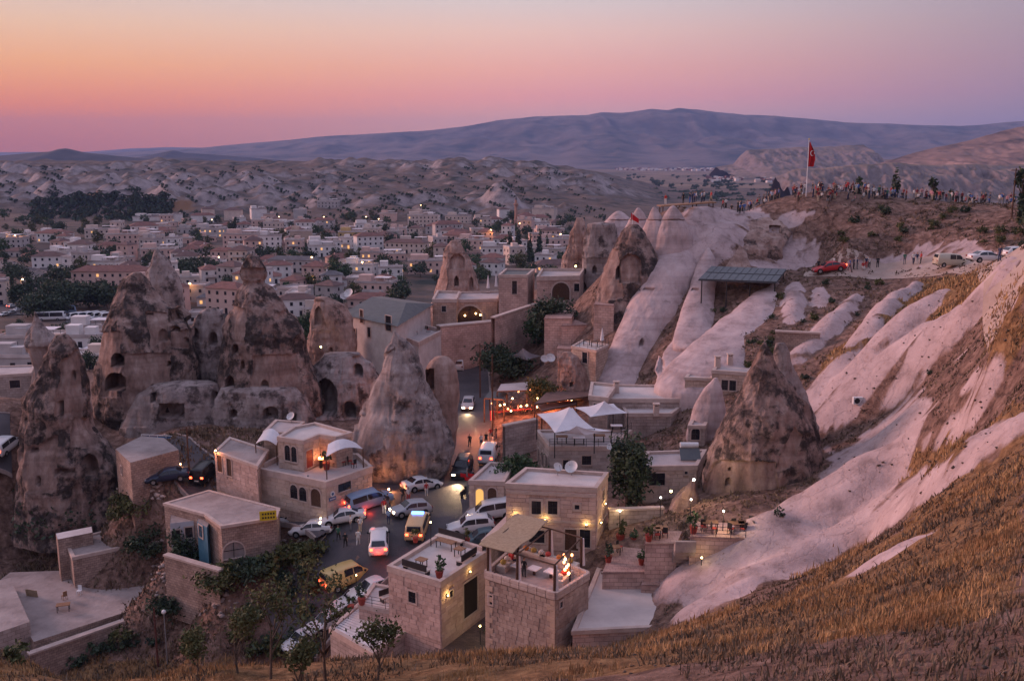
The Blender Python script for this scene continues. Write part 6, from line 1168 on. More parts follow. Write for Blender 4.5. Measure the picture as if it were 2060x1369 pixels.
for a in [(782,1056,120,'pale blue','navy','stand','beside the cream patrol van'), (706,1068,200,'white','grey','stand','behind the long white sedan'), (725,1072,250,'white','beige','akimbo','behind the long white sedan'), (721,1098,90,'white','white','walk','across the junction'), (681,1090,80,'green','black','walk','across the junction'), (695,1103,85,'black','black','walk','across the junction'),
          (660,1072,200,'grey','navy','stand','beside the white taxi'), (768,1108,270,'navy','blue','walk','behind the white car'), (858,1000,300,'red','white','stand','by the white sedan'), (856,985,300,'white','beige','stand','by the white sedan'), (811,1010,300,'black','black','akimbo','by the white sedan'), (822,1012,300,'white','red','stand','beside the silver hatchback'), (773,1035,90,'red','white','stand','beside the people carrier'), (780,1025,60,'black','grey','stand','beside the people carrier'),
          (612,1050,200,'red','black','stand','by the arcade'), (600,1052,180,'red','grey','stand','by the arcade'), (945,900,90,'black','black','walk','up the red-lit road'), (968,900,270,'white','navy','walk','down the red-lit road'), (978,896,270,'black','black','walk','down the red-lit road'), (987,886,270,'red','grey','stand','outside the string-lit restaurant'), (998,884,200,'black','navy','stand','outside the string-lit restaurant'), (952,975,200,'black','grey','stand','beside the black off-roader'),
          (448,965,270,'maroon','black','stand','at the dark arched doors'), (455,966,270,'red','black','stand','at the dark arched doors'), (405,978,200,'pale blue','black','sit','on the lane wall'), (936,730,270,'white','navy','walk','by the red umbrella'), (985,700,200,'black','black','stand','under the arched tunnel'), (978,702,200,'maroon','black','stand','under the arched tunnel'), (972,698,200,'white','black','walk','under the arched tunnel')]:
    person(*a)
person(0,0,200,'pale blue','grey','sit',loc=atz(238,1160,-9.38),label='person in pale blue top sitting on the littered courtyard roof'); person(0,0,60,'black','black','stand',loc=on_terrace(0.42,0.3),label='person in black standing on the pergola terrace'); person(0,0,20,'red','navy','sit',loc=on_terrace(0.12,0.5)+Vector((0.15,0,0.12)),label='person in red sitting on the pergola terrace bench')
# track people
for px, py, f, s_, l_, ps in [(1646,546,270,'black','black','stand'),(1677,541,180,'white','navy','stand'),(1709,545,0,'blue','navy','walk'),(1717,543,0,'navy','black','stand'),(1724,543,0,'navy','grey','stand'),(1736,543,270,'red','white','sit'),(1742,541,270,'navy','red','stand'),(1748,541,270,'white','black','photo'),(1765,540,90,'black','black','stand'),(1819,533,90,'green','grey','stand'),(1837,533,270,'white','navy','walk'),(1844,533,270,'navy','white','stand'),(1852,532,180,'red','black','akimbo'),(2010,528,200,'navy','navy','stand')]:
    person(px, py, f, s_, l_, ps, 'on the viewpoint track beside ' + ('the red car' if px < 1700 else 'the sitting group' if px < 1780 else 'the parked vans'))
# sunset crowd along the rim
CR = 'crowd watching the sunset from the rim'; names = list(CL)
_rimx = np.linspace(1320, 2070, 60); _rimp = []
for _x in _rimx:
    best = hit(_x, 440)
    for _y in range(438, 396, -3):
        h_ = hit(_x, _y)
        if h_.y > 175: break
        best = h_
    _rimp.append(best)
def rim_spot(px): return _rimp[int(np.argmin(np.abs(_rimx-px)))] * 1.0
def crowd(n, x0, x1, back=5.0, pal=None, where='on the crowded rim', seated=0.15):
    for _ in range(n):
        px = random.uniform(x0, x1); r = rim_spot(px); y = r.y + random.uniform(-1.0, back); x = (px-PCX)/FPX*(y*_cp + (CAMZ-r.z)*_sp); s_ = random.choice(pal or ['black','black','navy','white','red','grey','blue','pink','maroon','white','green','pale blue']); l_ = random.choice(['black','navy','grey','beige','black'])
        person(0, 0, random.uniform(90, 250), s_, l_, 'sit' if random.random() < seated else random.choice(['stand','stand','akimbo','photo','walk']), where, CR, loc=(x, y, ground(x, y)-0.02), h=random.uniform(0.92, 1.06))
crowd(38, 1452, 1572, 4, None, 'between deck and flagpole', 0.05); crowd(46, 1592, 1702, 5, ['black','maroon','navy','white','red','black'], 'at the rim behind the flagpole', 0.4); crowd(44, 1700, 1800, 6, None, 'on the crowded rim'); crowd(26, 1800, 1900, 6, None, 'among the rim cypresses', 0.35); crowd(34, 1900, 2050, 7, None, 'near the rim utility pole', 0.3)
# ================================================================== trees, shrubs, grass
def leaf_mat(name, a, b, c): return pmat(name, a, b, 0.9, 0.8, c3=c, detail=3)
M_LEAF = leaf_mat('dark_leaf', (0.065,0.09,0.05), (0.022,0.034,0.024), (0.04,0.06,0.036)); M_LEAFY = leaf_mat('olive_leaf', (0.12,0.11,0.04), (0.04,0.05,0.02), (0.075,0.08,0.03)); M_LEAFG = leaf_mat('green_leaf', (0.07,0.11,0.05), (0.025,0.05,0.025), (0.045,0.08,0.035)); M_BARK = pmat('bark', (0.12,0.085,0.065), (0.07,0.05,0.04), 3, 0.95, 0.4)
def leaves(n, rx, ry, rz, size, zc, seed, clumps=14, taper=0.0, fill=0.45):
    rng = np.random.default_rng(seed); d = rng.normal(size=(clumps, 3)); d /= np.linalg.norm(d, axis=1)[:, None]; cc = d*rng.uniform(fill, 0.9, (clumps, 1)); k = rng.integers(0, clumps, n)
    p = cc[k] + rng.normal(size=(n, 3))*0.2*rng.uniform(0.7, 1.3, (clumps, 1))[k]
    if taper: p[:, :2] *= np.clip(1.15-taper*(p[:, 2:3]+1)/2, 0.1, 1.2)
    p = p*np.array([rx, ry, rz]) + np.array([0, 0, zc]); u = rng.normal(size=(n, 3)); u /= np.linalg.norm(u, axis=1)[:, None]; v = np.cross(u, rng.normal(size=(n, 3))); v /= np.linalg.norm(v, axis=1)[:, None]; s = size*rng.uniform(0.5, 1.3, (n, 1))
    V = np.stack([p-u*s-v*s*0.5, p+u*s-v*s*0.3, p+u*s*0.8+v*s*0.6, p-u*s*0.7+v*s*0.5], 1).reshape(-1, 3); return V, np.arange(4*n).reshape(n, 4)
def trunk_mesh(h, r, seed, spread, limbs=5, tilt=0.0):
    rng = random.Random(seed); mb = MB(); p = Vector((0,0,-0.4)); q = Vector((rng.uniform(-.1,.1)*h, rng.uniform(-.1,.1)*h, h*0.45)); mb.tube(p, q, r, r*0.7, 7)
    for k in range(limbs):
        a = 2*math.pi*k/limbs + rng.random(); e = q + Vector((math.cos(a)*spread*0.6, math.sin(a)*spread*0.6, h*rng.uniform(0.2, 0.5))); mb.tube(q - Vector((0,0,h*0.05*k/limbs)), e, r*0.5, r*0.15, 5)
    return mb.mesh('trunk', [M_BARK])
PROTO = []
def tree_proto(h, rx, rz, n, size, seed, mat, taper=0.0, clumps=14, ry=None):
    V, F = leaves(n, rx, ry or rx, rz, size, h-rz*0.95, seed, clumps, taper); cm = npmesh('crown', V, F, [mat]); return cm, trunk_mesh(h*0.85, 0.05*h*0.6, seed, rx, 5)
TP = {'round': [tree_proto(5.5,2.9,2.4,520,0.34,s,m_) for s, m_ in ((1,M_LEAF),(2,M_LEAF),(3,M_LEAFG),(4,M_LEAFY))], 'poplar': [tree_proto(13,1.7,6.2,650,0.42,s,M_LEAF,0.6,26) for s in (5,6)], 'shrub': [tree_proto(1.9,1.3,1.0,240,0.2,s,m_,0,9) for s, m_ in ((7,M_LEAF),(8,M_LEAFY),(9,M_LEAFG))], 'cypress': [tree_proto(3.2,0.6,1.6,240,0.16,s,M_LEAF,0.7,12) for s in (10,11)]}
def tree(kind, loc, sc, label, group=None, v=None, name=None, cat='tree', rz=None):
    cm, tm = TP[kind][v if v is not None else random.randrange(len(TP[kind]))]; t = thing(name or {'round':'tree','poplar':'poplar_tree','shrub':'shrub','cypress':'cypress_tree'}[kind], label, cat, loc, random.uniform(0, 6.28) if rz is None else rz, group); t.scale = (sc, sc, sc*random.uniform(0.9, 1.15)); mobj('crown', cm, t); mobj('trunk', tm, t); return t
random.seed(11)
def bigtree(px, py, h, rx, rz, n, size, seed, mat, label, taper=0.0, name='tree', clumps=30, ry=None, fill=0.35):
    p = gpt(px, py); V, F = leaves(n, rx, ry or rx, rz, size, h-rz*0.95, seed, clumps, taper, fill); t = thing(name, label, 'tree' if name != 'bush' else 'bush', p, 0); mobj('crown', npmesh('crown', V, F, [mat]), t); mobj('trunk', trunk_mesh(h*0.8, 0.035*h+0.05, seed, rx*0.9, 7), t); return t
bigtree(165,1062,5.6,6.2,2.9,7000,0.24,31,M_LEAF,'large dark spreading bush beside the leaning crag',name='bush',clumps=44)
bigtree(105,1040,4.0,3.4,2.2,2600,0.24,32,M_LEAF,'smaller dark bush against the foot of the crag',name='bush')
bigtree(1262,1025,7.6,2.1,3.6,4200,0.2,33,M_LEAF,'tall dark tree between the pink hotel and brown house')
bigtree(1040,985,3.8,2.4,1.7,2200,0.18,34,M_LEAFG,'leafy tree over the roadside shop roof')
bigtree(1110,690,7.0,3.4,3.2,3000,0.24,35,M_LEAF,'round dark tree beside the arched tunnel')
bigtree(1020,765,5.0,4.6,2.4,3400,0.24,36,M_LEAF,'broad dark tree beside the grey garden canopy'); bigtree(1085,690,5.0,3.0,2.4,1800,0.24,46,M_LEAFG,'green tree in front of the porch house')
bigtree(1088,815,4.0,2.2,1.8,1800,0.17,37,M_LEAFY,'olive-green tree rising through the string-lit restaurant')
bigtree(615,690,9.0,2.8,4.0,2600,0.3,38,M_LEAFG,'green tree lit from below behind the capped chimney')
bigtree(372,1145,4.4,1.4,2.1,1800,0.17,39,M_LEAF,'ivy-dark tree against the blue ruined house'); bigtree(405,1150,3.6,1.2,1.7,1300,0.17,40,M_LEAF,'narrow dark tree below the blocked arch')
bigtree(90,640,10.0,9.0,4.6,3200,0.5,41,M_LEAF,'large dark tree mass beside the valley street'); bigtree(130,628,12.0,10,5.4,3600,0.5,42,M_LEAF,'tallest dark tree beside the bus yard'); bigtree(180,618,9,9,4,2600,0.5,43,M_LEAF,'dark tree at the upper end of the bus yard'); bigtree(400,560,10,11,4.6,2800,0.5,44,M_LEAF,'dark grove tree by the tea house'); bigtree(350,560,9,8,4.2,2200,0.5,45,M_LEAFG,'green grove tree behind the pale cone')
for k, (x, y, s_) in enumerate(((1026,524,1.0),(1043,528,1.15),(1066,532,1.05),(1086,530,1.25),(1100,520,0.8))): p = gpt(x, y); tree('poplar', p, s_*1.15, 'tall dark poplar in the row behind the upper stone block', 'poplar row')
n = 0; tr = 0
while n < 290 and tr < 4000:
    tr += 1; px = random.uniform(-10, 1150); py = 438 + 185*random.random()
    if in_poly(np.array([px]), np.array([py]), [(820,575),(1200,560),(1200,700),(820,700)])[0]: continue
    p = gpt(px, py)
    if p.y < 215 or not free(p.x, p.y, 2.0): continue
    n += 1; PLACED.append((p.x, p.y, 2.2)); v = random.randrange(4); tree('round', p, random.uniform(0.8, 1.7), ['dark round','dense dark','green','olive'][v] + ' tree' + (' near the bus road' if px < 330 and p.y < 620 else ' at the foot of the badlands' if p.y > 760 else ' behind the slate hotel' if px > 640 and p.y < 450 else ' below the mosque' if px > 800 else ' by the long grey hall' if px > 520 else ' among houses by the large pink hotel'), 'trees among the town houses', v)
for x, y, s_ in ((1735,412,1.3),(1822,414,1.5),(1895,416,1.45),(1500,412,0.7),(1936,418,0.8),(2052,436,2.2),(2062,470,2.0)): r = rim_spot(x); tree('cypress', r + Vector((0,3,-0.3)) if y < 430 else hit(x, y), s_, 'young dark cypress on the crowded rim' if y < 430 else 'dark bush at the slope end of the rim', 'cypresses on the rim' if y < 430 else 'bushes at the rim end')
# scattered dark clumps over the badlands and plain
def far_scrub(name, label, n, x0, x1, y0, y1, seed, s0, s1, plain=False):
    rng = random.Random(seed); tp, tt = [], []; base, bf = leaves(34, 1, 1, 0.8, 0.36, 0.5, seed, 6)
    c = 0
    for _ in range(n):
        px, py = rng.uniform(x0, x1), rng.uniform(y0, y1)
        if plain: q = atz(px, py, -35)
        else: q = gpt(px, py)
        if not plain and (q.y < 900 or q.y > 2100): continue
        s = rng.uniform(s0, s1); tp.append(base*np.array([s*rng.uniform(0.9, 1.4), s, s*rng.uniform(.8, 1.3)]) + np.array([q.x, q.y, q.z])); tt.append(bf + c); c += len(base)
    tag(mobj(name, npmesh(name, np.vstack(tp), np.vstack(tt), [M_LEAF])), label, 'scrub', kind='stuff')
far_scrub('badland_scrub', 'dark scrub dotted over the pale badlands', 420, -20, 1230, 336, 445, 61, 1.5, 3.4); far_scrub('ravine_trees', 'dark trees filling the far ravines', 170, 60, 340, 400, 445, 63, 3, 6); far_scrub('plain_scrub', 'dark hedges and groves on the far plain', 420, 1240, 2060, 352, 412, 62, 4, 10, True)
# dry grass on the near hillside
M_GRASS = pmat('dry_grass', (0.56,0.36,0.18), (0.2,0.105,0.055), 0.5, 0.9, c3=(0.38,0.22,0.1)); M_SCRUB = pmat('brown_scrub', (0.26,0.18,0.125), (0.07,0.05,0.038), 0.7, 0.95, c3=(0.15,0.105,0.07))
def in_view(x, y, z, m=60):
    px, py = proj(x, y, z); return (px > -m) & (px < 2060+m) & (py > -m) & (py < 1369+m)
def grass(name, label, n, y0, y1, h0, h1, mat, mask, seed, wid=0.018, per=7, spread=0.16, lean=0.45):
    rng = np.random.default_rng(seed); Y = y0 + (y1-y0)*rng.random(n*3)**1.0; X = (rng.random(n*3)*1.25-0.62)*Y*1.0; Z = sample(HZ, X, Y); k = in_view(X, Y, Z) & (X < GX1-1) & (X > GX0+1); X, Y, Z = X[k], Y[k], Z[k]
    k = mask(X, Y, Z, rng); X, Y, Z = X[k][:n], Y[k][:n], Z[k][:n]; m = len(X)*per
    X = np.repeat(X, per) + rng.normal(size=m)*spread; Y = np.repeat(Y, per) + rng.normal(size=m)*spread; Z = sample(HZ, X, Y)-0.03; h = rng.uniform(h0, h1, m)*(0.6+0.8*rng.random(m)); a = rng.random(m)*6.283; ln = h*lean*rng.random(m); w = wid*(0.7+0.6*rng.random(m))*np.maximum(1, Y/22)
    dx, dy = np.cos(a), np.sin(a); b = rng.random(m)*6.283; lx, ly = np.cos(b)*ln, np.sin(b)*ln; P = np.stack([X, Y, Z], -1)
    V = np.stack([P + np.stack([dx*w, dy*w, 0*w], -1), P - np.stack([dx*w, dy*w, 0*w], -1), P + np.stack([lx*.4-dx*w*.7, ly*.4-dy*w*.7, h*.6], -1), P + np.stack([lx*.4+dx*w*.7, ly*.4+dy*w*.7, h*.6], -1), P + np.stack([lx, ly, h], -1)], 1).reshape(-1, 3)
    i = np.arange(m)*5; F = np.concatenate([np.stack([i, i+1, i+2], -1), np.stack([i, i+2, i+3], -1), np.stack([i+3, i+2, i+4], -1)])
    return tag(mobj(name, npmesh(name, V, F, [mat])), label, 'grass', kind='stuff')
gm = lambda X, Y: sample(GRASS, X, Y); wm_ = lambda X, Y: sample(WHITE, X, Y)
grass('dry_grass', 'tawny dry grass covering the near hillside', 11000, 9, 62, 0.1, 0.32, M_GRASS, lambda X, Y, Z, r: (gm(X, Y) > 0.5 - 0.35*r.random(len(X))) & (wm_(X, Y) < 0.3) & (fbm(X, Y, 4+0*X, 3.5, 3) > -0.05+0.3*r.random(len(X))), 71, 0.012, 8, 0.13)
grass('slope_grass', 'tawny grass strips high on the hillside', 5000, 60, 125, 0.25, 0.55, M_GRASS, lambda X, Y, Z, r: (gm(X, Y) > 0.5) & (wm_(X, Y) < 0.3), 72, 0.012, 6, 0.3)
grass('hillside_scrub', 'low brown scrub over the earthy slopes', 9000, 8, 150, 0.1, 0.3, M_SCRUB, lambda X, Y, Z, r: (wm_(X, Y) < 0.2) & ((X > 12) | (Y < 48) ) & (fbm(X, Y, 0*X, 6.0, 2) > -0.15), 73, 0.02, 7, 0.22, 0.9)
grass('bank_scrub', 'weeds on the banks below the ruined houses', 3500, 72, 118, 0.2, 0.6, M_SCRUB, lambda X, Y, Z, r: (X < -9) & (Y < 118) & (X > -60) & (np.hypot((X+12)/18, (Y-93)/13) > 1), 74, 0.02, 8, 0.3, 0.8)
# shrubs on the slopes and banks
def shrubs(n, box, lab, grp, s0, s1, vs, maskf):
    c = 0; tr = 0
    while c < n and tr < n*20:
        tr += 1; px, py = random.uniform(box[0], box[2]), random.uniform(box[1], box[3]); p = hit(px, py)
        if p.y > 300 or not maskf(p): continue
        c += 1; v = random.choice(vs); tree('shrub', p - Vector((0,0,0.15)), random.uniform(s0, s1), ('dark ', 'olive ', 'green ')[v] + lab.replace('olive ', '').replace('low dark ', 'low ').replace('dark ', '').replace('leafy ', ''), grp, v, cat='shrub')
shrubs(26, (470,1120,640,1330), 'olive shrub on the bank beside the road', 'shrubs on the road bank', 0.6, 1.3, (1,1,0), lambda p: p.x < -17); shrubs(40, (1420,560,1900,780), 'low dark shrub on the upper slope', 'shrubs on the upper slope', 0.25, 0.6, (0,1), lambda p: sample(WHITE, p.x, p.y) < 0.2); shrubs(24, (1650,420,2060,500), 'dark scrub bush below the rim', 'bushes below the rim', 0.35, 0.8, (0,1), lambda p: sample(WHITE, p.x, p.y) < 0.2); shrubs(14, (20,1290,420,1335), 'dark shrub in the gully below the courtyard', 'shrubs in the gully', 0.5, 1.1, (0,1), lambda p: True); shrubs(10, (860,1240,1120,1300), 'leafy shrub in the hotel yard', 'shrubs in the hotel yard', 0.5, 0.9, (0,2), lambda p: p.y > 55)
# saplings at the crest in front of the road
def sapling(px, py, Y, h, label, seed, lean=0.0):
    rng = random.Random(seed); p = at(px, py, Y); p.z = ground(p.x, p.y)-0.1; t = thing('sapling', label, 'tree', p); mb = MB(); tips = []
    def grow(a, d, L, r, dep):
        b = a + d*L; mb.tube(a, b, r, r*0.65, 5, caps=False); tips.append((a.lerp(b, 0.6), dep)); tips.append((b, dep))
        if dep < 4:
            for k in range(2 if dep else 4):
                nd = (d + Vector((rng.uniform(-.6,.6), rng.uniform(-.6,.6), rng.uniform(-.1,.5)))).normalized(); grow(a.lerp(b, rng.uniform(0.5, 1.0)), nd, L*rng.uniform(.6,.85), r*.6, dep+1)
    grow(Vector((0,0,0)), Vector((lean, 0, 1)).normalized(), h*0.36, 0.03*h**0.5, 0); mb.build('branch', M_BARK, t)
    V, F = [], []
    for q, dep in tips:
        if dep < 2: continue
        for _ in range(8):
            u = Vector((rng.gauss(0,1), rng.gauss(0,1), rng.gauss(0,1))).normalized(); w = u.cross(Vector((rng.gauss(0,1), rng.gauss(0,1), rng.gauss(0,1)))).normalized(); c = q + Vector((rng.gauss(0,.13), rng.gauss(0,.13), rng.gauss(0,.13))); s = rng.uniform(.045,.1); n_ = len(V); V += [tuple(c-u*s), tuple(c+w*s*.5), tuple(c+u*s), tuple(c-w*s*.5)]; F.append((n_, n_+1, n_+2, n_+3))
    mobj('foliage', npmesh('foliage', np.array(V), np.array(F), [M_LEAFY]), t); return t
sapling(545,1369,34,4.6,'tall yellow-green sapling on the grassy crest before the road',81,0.05); sapling(655,1369,31,5.0,'slender leggy sapling beside the tallest one on the crest',82,-0.02); sapling(760,1369,30,2.6,'low spreading sapling in front of the skylight roof',83,0.1); sapling(480,1369,35,3.0,'small sapling at the edge of the pale path',84,-0.1); sapling(400,1369,36,2.2,'dark leafy sapling near the lamp post',85,0); sapling(600,1369,30,2.8,'thin sapling between the two tall ones',86,0.05)
# ================================================================== small things
random.seed(99)
M_RED = pmat('red_cloth', (0.50,0.015,0.02), (0.38,0.01,0.015), 2, 0.8); M_POT = pmat('red_pot', (0.30,0.05,0.04), (0.22,0.04,0.03), 4, 0.7); M_STEEL = pmat('galvanised_steel', (0.32,0.32,0.33), (0.24,0.24,0.25), 4, 0.5, metal=0.4); M_DISH = pmat('dish_white', (0.6,0.58,0.58), (0.5,0.48,0.48), 3, 0.6)
M_YELL = pmat('yellow_board', (0.62,0.46,0.03), (0.52,0.38,0.03), 2, 0.6); M_BLUE = pmat('blue_board', (0.05,0.12,0.28), (0.04,0.1,0.22), 2, 0.6); M_PANEL = pmat('collector_glass', (0.10,0.105,0.11), (0.07,0.075,0.08), 1.5, 0.45, spec=0.5); M_WHITEP = pmat('white_paint', (0.7,0.68,0.68), (0.62,0.6,0.6), 3, 0.6)
# flagpole with the large drooping red flag
r = rim_spot(1623); p = Vector((r.x, r.y+1, ground(r.x, r.y+1))); t = wthing('flagpole', 'tall white flagpole flying a drooping red flag on the rim', 'flagpole', p); top = at(1625, 280, p.y).z
MB().tube(p-Vector((0,0,0.5)), (p.x,p.y,top), 0.09, 0.05).build('pole', M_WHITEP, t); MB().ball((p.x,p.y,top), 0.12).build('finial', M_YELL, t)
V = []; nu, nv = 14, 20; H = 3.9
for j in range(nv+1):
    for i in range(nu+1):
        u, v = i/nu, j/nv; w = (0.25+0.95*min(1, v*1.5))*(1-0.15*v); x = u*w; y = 0.22*math.sin(u*9+v*3)*min(1, 3*u+0.1); V.append((p.x+0.06+x*0.95+0.12*math.sin(v*5)*u, p.y+y, top-0.3-v*H-0.35*u*(1-v)))
fl = mobj('flag', npmesh('flag', V, grid_faces(nv+1, nu+1)[:, ::-1], [M_RED], True), t)
c = Vector(V[9*(nu+1)+6]); mb = MB()
cr = [(0.42*math.cos(a), 0.42*math.sin(a)) for a in np.linspace(0.65, 5.63, 16)] + [(0.1+0.34*math.cos(a), 0.34*math.sin(a)) for a in np.linspace(5.45, 0.83, 16)]
for i in range(15):
    a, b, d, e_ = cr[i], cr[i+1], cr[31-i-1], cr[31-i]; mb.quad(*[(c.x+q[0]*0.7, c.y-0.3, c.z+q[1]) for q in (a, b, d, e_)])
mb.build('crescent', M_WHITEP, fl)
st = [(0.5+0.19*(1 if k % 2 == 0 else 0.4)*math.cos(k*math.pi/5+math.pi), 0.19*(1 if k % 2 == 0 else 0.4)*math.sin(k*math.pi/5+math.pi)) for k in range(10)]; MB().poly([(c.x+q[0]*0.7, c.y-0.3, c.z+q[1]) for q in st]).build('star', M_WHITEP, fl)
p = at(1272, 453, 141); t = wthing('small_flag', 'small red flag on a short pole at the tip of the dark cone', 'flag', p); MB().tube(p-Vector((0,0,0.8)), p+Vector((0,0,1.8)), 0.04).build('pole', M_WHITEP, t); MB().quad(p+Vector((-.2,0,1.8)), p+Vector((.9,-.2,.9)), p+Vector((.9,-.2,.3)), p+Vector((-.2,0,.9))).build('cloth', M_RED, t)
# viewing deck on the rim
a = at(1325, 414, 152); b = at(1436, 406, 152); t = wthing('viewing_deck', 'thin wooden viewing deck jutting from the rim on posts', 'deck', a); d = b-a; n_ = 16
for k in range(n_):
    c = a + d*((k+0.5)/n_); MB().box(c, (d.length/n_-0.03, 4.2, 0.14), tilt=Matrix.Rotation(-math.atan2(d.z, d.x), 3, 'Y')).build('plank', M_WOODL, t)
for u in (0.05,0.35,0.65,0.95):
    for sy in (-1.6,1.6): q = a + d*u + Vector((0,sy,0)); MB().tube((q.x,q.y,ground(q.x,q.y)-0.5), q, 0.08).build('post', M_WOOD, t)
for k, (u, s_, l_, ps) in enumerate([(0.12,'red','white','stand'),(0.45,'black','black','stand'),(0.55,'navy','blue','stand'),(0.6,'navy','navy','photo'),(0.65,'blue','navy','akimbo'),(0.7,'white','navy','stand'),(0.76,'pale blue','navy','stand'),(0.8,'navy','black','photo'),(0.84,'white','navy','stand'),(0.93,'red','beige','walk'),(0.97,'grey','black','stand')]): person(0, 0, 120+9*k, s_, l_, ps, 'on the wooden viewing deck', 'people on the viewing deck', loc=a+d*u+Vector((0,random.uniform(-1.2,1.2),0.08)))
# solar roof
A_, B_, C_ = at(1405,561,131.5), at(1562,567,131.5), at(1583,540,136.5); D_ = A_+C_-B_; t = wthing('collector_roof', 'sloping open shed roof covered with two rows of grey solar panels', 'shed', (A_.x, A_.y, A_.z-3)); ux = (B_-A_); uy = (D_-A_)
nrm = ux.cross(uy).normalized()
mb = MB(); mb.quad(A_-nrm*0.12, B_-nrm*0.12, C_-nrm*0.12, D_-nrm*0.12); mb.quad(D_-nrm*0.25, C_-nrm*0.25, B_-nrm*0.25, A_-nrm*0.25); mb.quad(A_-nrm*0.25, B_-nrm*0.25, B_-nrm*0.12, A_-nrm*0.12); mb.build('roof_deck', M_SLATE, t)
for j in range(2):
    for i in range(11):
        f = lambda u, v: A_ + ux*((i+u)/11) + uy*((j+v)/2); q = [f(.04,.05), f(.96,.05), f(.96,.95), f(.04,.95)]; mb = MB(); mb.quad(*q)
        for k in range(4): mb.quad(q[k]-nrm*0.1, q[(k+1) % 4]-nrm*0.1, q[(k+1) % 4], q[k])
        mb.build('panel', M_PANEL, t)
for u, v in ((.03,.1),(.35,.1),(.65,.1),(.97,.1),(.03,.9),(.97,.9)): q = A_+ux*u+uy*v; MB().tube((q.x,q.y,min(ground(q.x,q.y), q.z-1)-0.5), q-nrm*0.2, 0.09).build('post', M_IRON, t)
# dishes
def dish(label, p, r=0.5, az=-0.5, el=0.7):
    p = Vector(p); t = wthing('satellite_dish', label, 'dish', p); d = Vector((math.sin(az)*math.cos(el), -math.cos(az)*math.cos(el), math.sin(el))); c = p + Vector((0,0,0.75)); u = d.orthogonal().normalized(); w = d.cross(u); mb = MB(); R = [0, .35, .7, 1.0]
    for i in range(3):
        for k in range(16):
            f = lambda rr, kk: c + (u*math.cos(2*math.pi*kk/16)+w*math.sin(2*math.pi*kk/16))*r*rr + d*(0.3*r*rr*rr); q = [f(R[i],k), f(R[i],k+1), f(R[i+1],k+1), f(R[i+1],k)]; mb.quad(*q); mb.quad(*[x-d*0.015 for x in q[::-1]])
    mb.build('reflector', M_DISH, t, True); MB().tube(p, c-d*0.03, 0.04).build('mast', M_STEEL, t); MB().tube(c-w*r*0.9+d*0.2*r, c+d*r*1.0, 0.02).build('feed_arm', M_STEEL, t); MB().ball(c+d*r*1.0, 0.06).build('receiver', M_STEEL, t)
dish('large white dish on the pink stone hotel roof', atz(1150,955,7.0), 0.62); dish('smaller grey dish beside the large one on the hotel roof', atz(1121,955,7.0), 0.45, 0.6); dish('white dish at the corner of the tent restaurant', atz(1228,912,5.6), 0.4); dish('white dish on the slate hotel ridge', at(702,600,150), 0.8); dish('second dish on the slate hotel gable', at(691,606,150), 0.6, 0.5); dish('pale dish on the small house behind the white roof', atz(586,850,6.0), 0.5)
p = gpt(1095,740); dish('first of two dishes beside the grey garden canopy', p+Vector((0,0,.6)), 0.6, .2); p = gpt(1107,741); dish('second of two dishes beside the grey garden canopy, further along the wall', p+Vector((0,0,.8)), 0.7, .2)
# collector and tank on the brown house, air conditioners
p = atz(1388,925,6.4); t = wthing('solar_heater', 'dark solar water heater with white tank on the brown house', 'solar heater', p); MB().box(p+Vector((0,0,.6)), (2.0,1.4,.1), tilt=Matrix.Rotation(.7,3,'X')).build('collector', M_PANEL, t); MB().tube(p+Vector((-.9,.7,1.35)), p+Vector((.9,.7,1.35)), .28, .28, 12).build('tank', M_WHITEP, t)
for sx in (-.8,.8): MB().tube(p+Vector((sx,.7,0)), p+Vector((sx,.7,1.2)), .03).build('stand', M_STEEL, t)
def acunit(label, p, rz=0): t = wthing('air_conditioner', label, 'air conditioner', p); p = Vector(p); MB().box(p+Vector((0,0,.35)), (.95,.4,.7), rz).build('casing', M_WHITEP, t); q = p + Matrix.Rotation(rz,3,'Z') @ Vector((-.12,-.205,.36)); n = Matrix.Rotation(rz,3,'Z') @ Vector((0,-1,0)); MB().tube(q, q+n*.02, .27, .27, 16).build('fan_grille', M_IRON, t)
acunit('white air conditioner on a ledge of the white hillside', hit(1725,812)); acunit('white air conditioner standing on the pale annex roof', atz(1375,1192,.52)); acunit('second air conditioner beside the shaft on the annex roof', atz(1372,1226,.52), .4)
# chimneys on flat roofs
for px, py, z, lb in ((1240,790,8,'stone chimney on the square grey house'),(1342,790,8,'small brick chimney on the long grey house'),(1320,836,7,'stone chimney stack on the stepped grey house'),(1385,800,8,'squat chimney at the end of the long grey house'),(1443,740,11.6,'stone chimney on the twin-windowed cottage'),(1468,735,11.6,'thin chimney pipe on the twin-windowed cottage'),(1604,742,11.5,'chimney with cap between two white ridges')):
    p = atz(px, py, z); t = wthing('chimney_stack', lb, 'chimney', p); MB().box(p+Vector((0,0,.6)), (.6,.6,1.2)).build('stack', M_TRIM, t); MB().box(p+Vector((0,0,1.42)), (.75,.75,.1)).build('cap', M_TRIM, t)
    for sx in (-.22,.22): MB().box(p+Vector((sx,0,1.28)), (.1,.5,.2)).build('cap_support', M_TRIM, t)
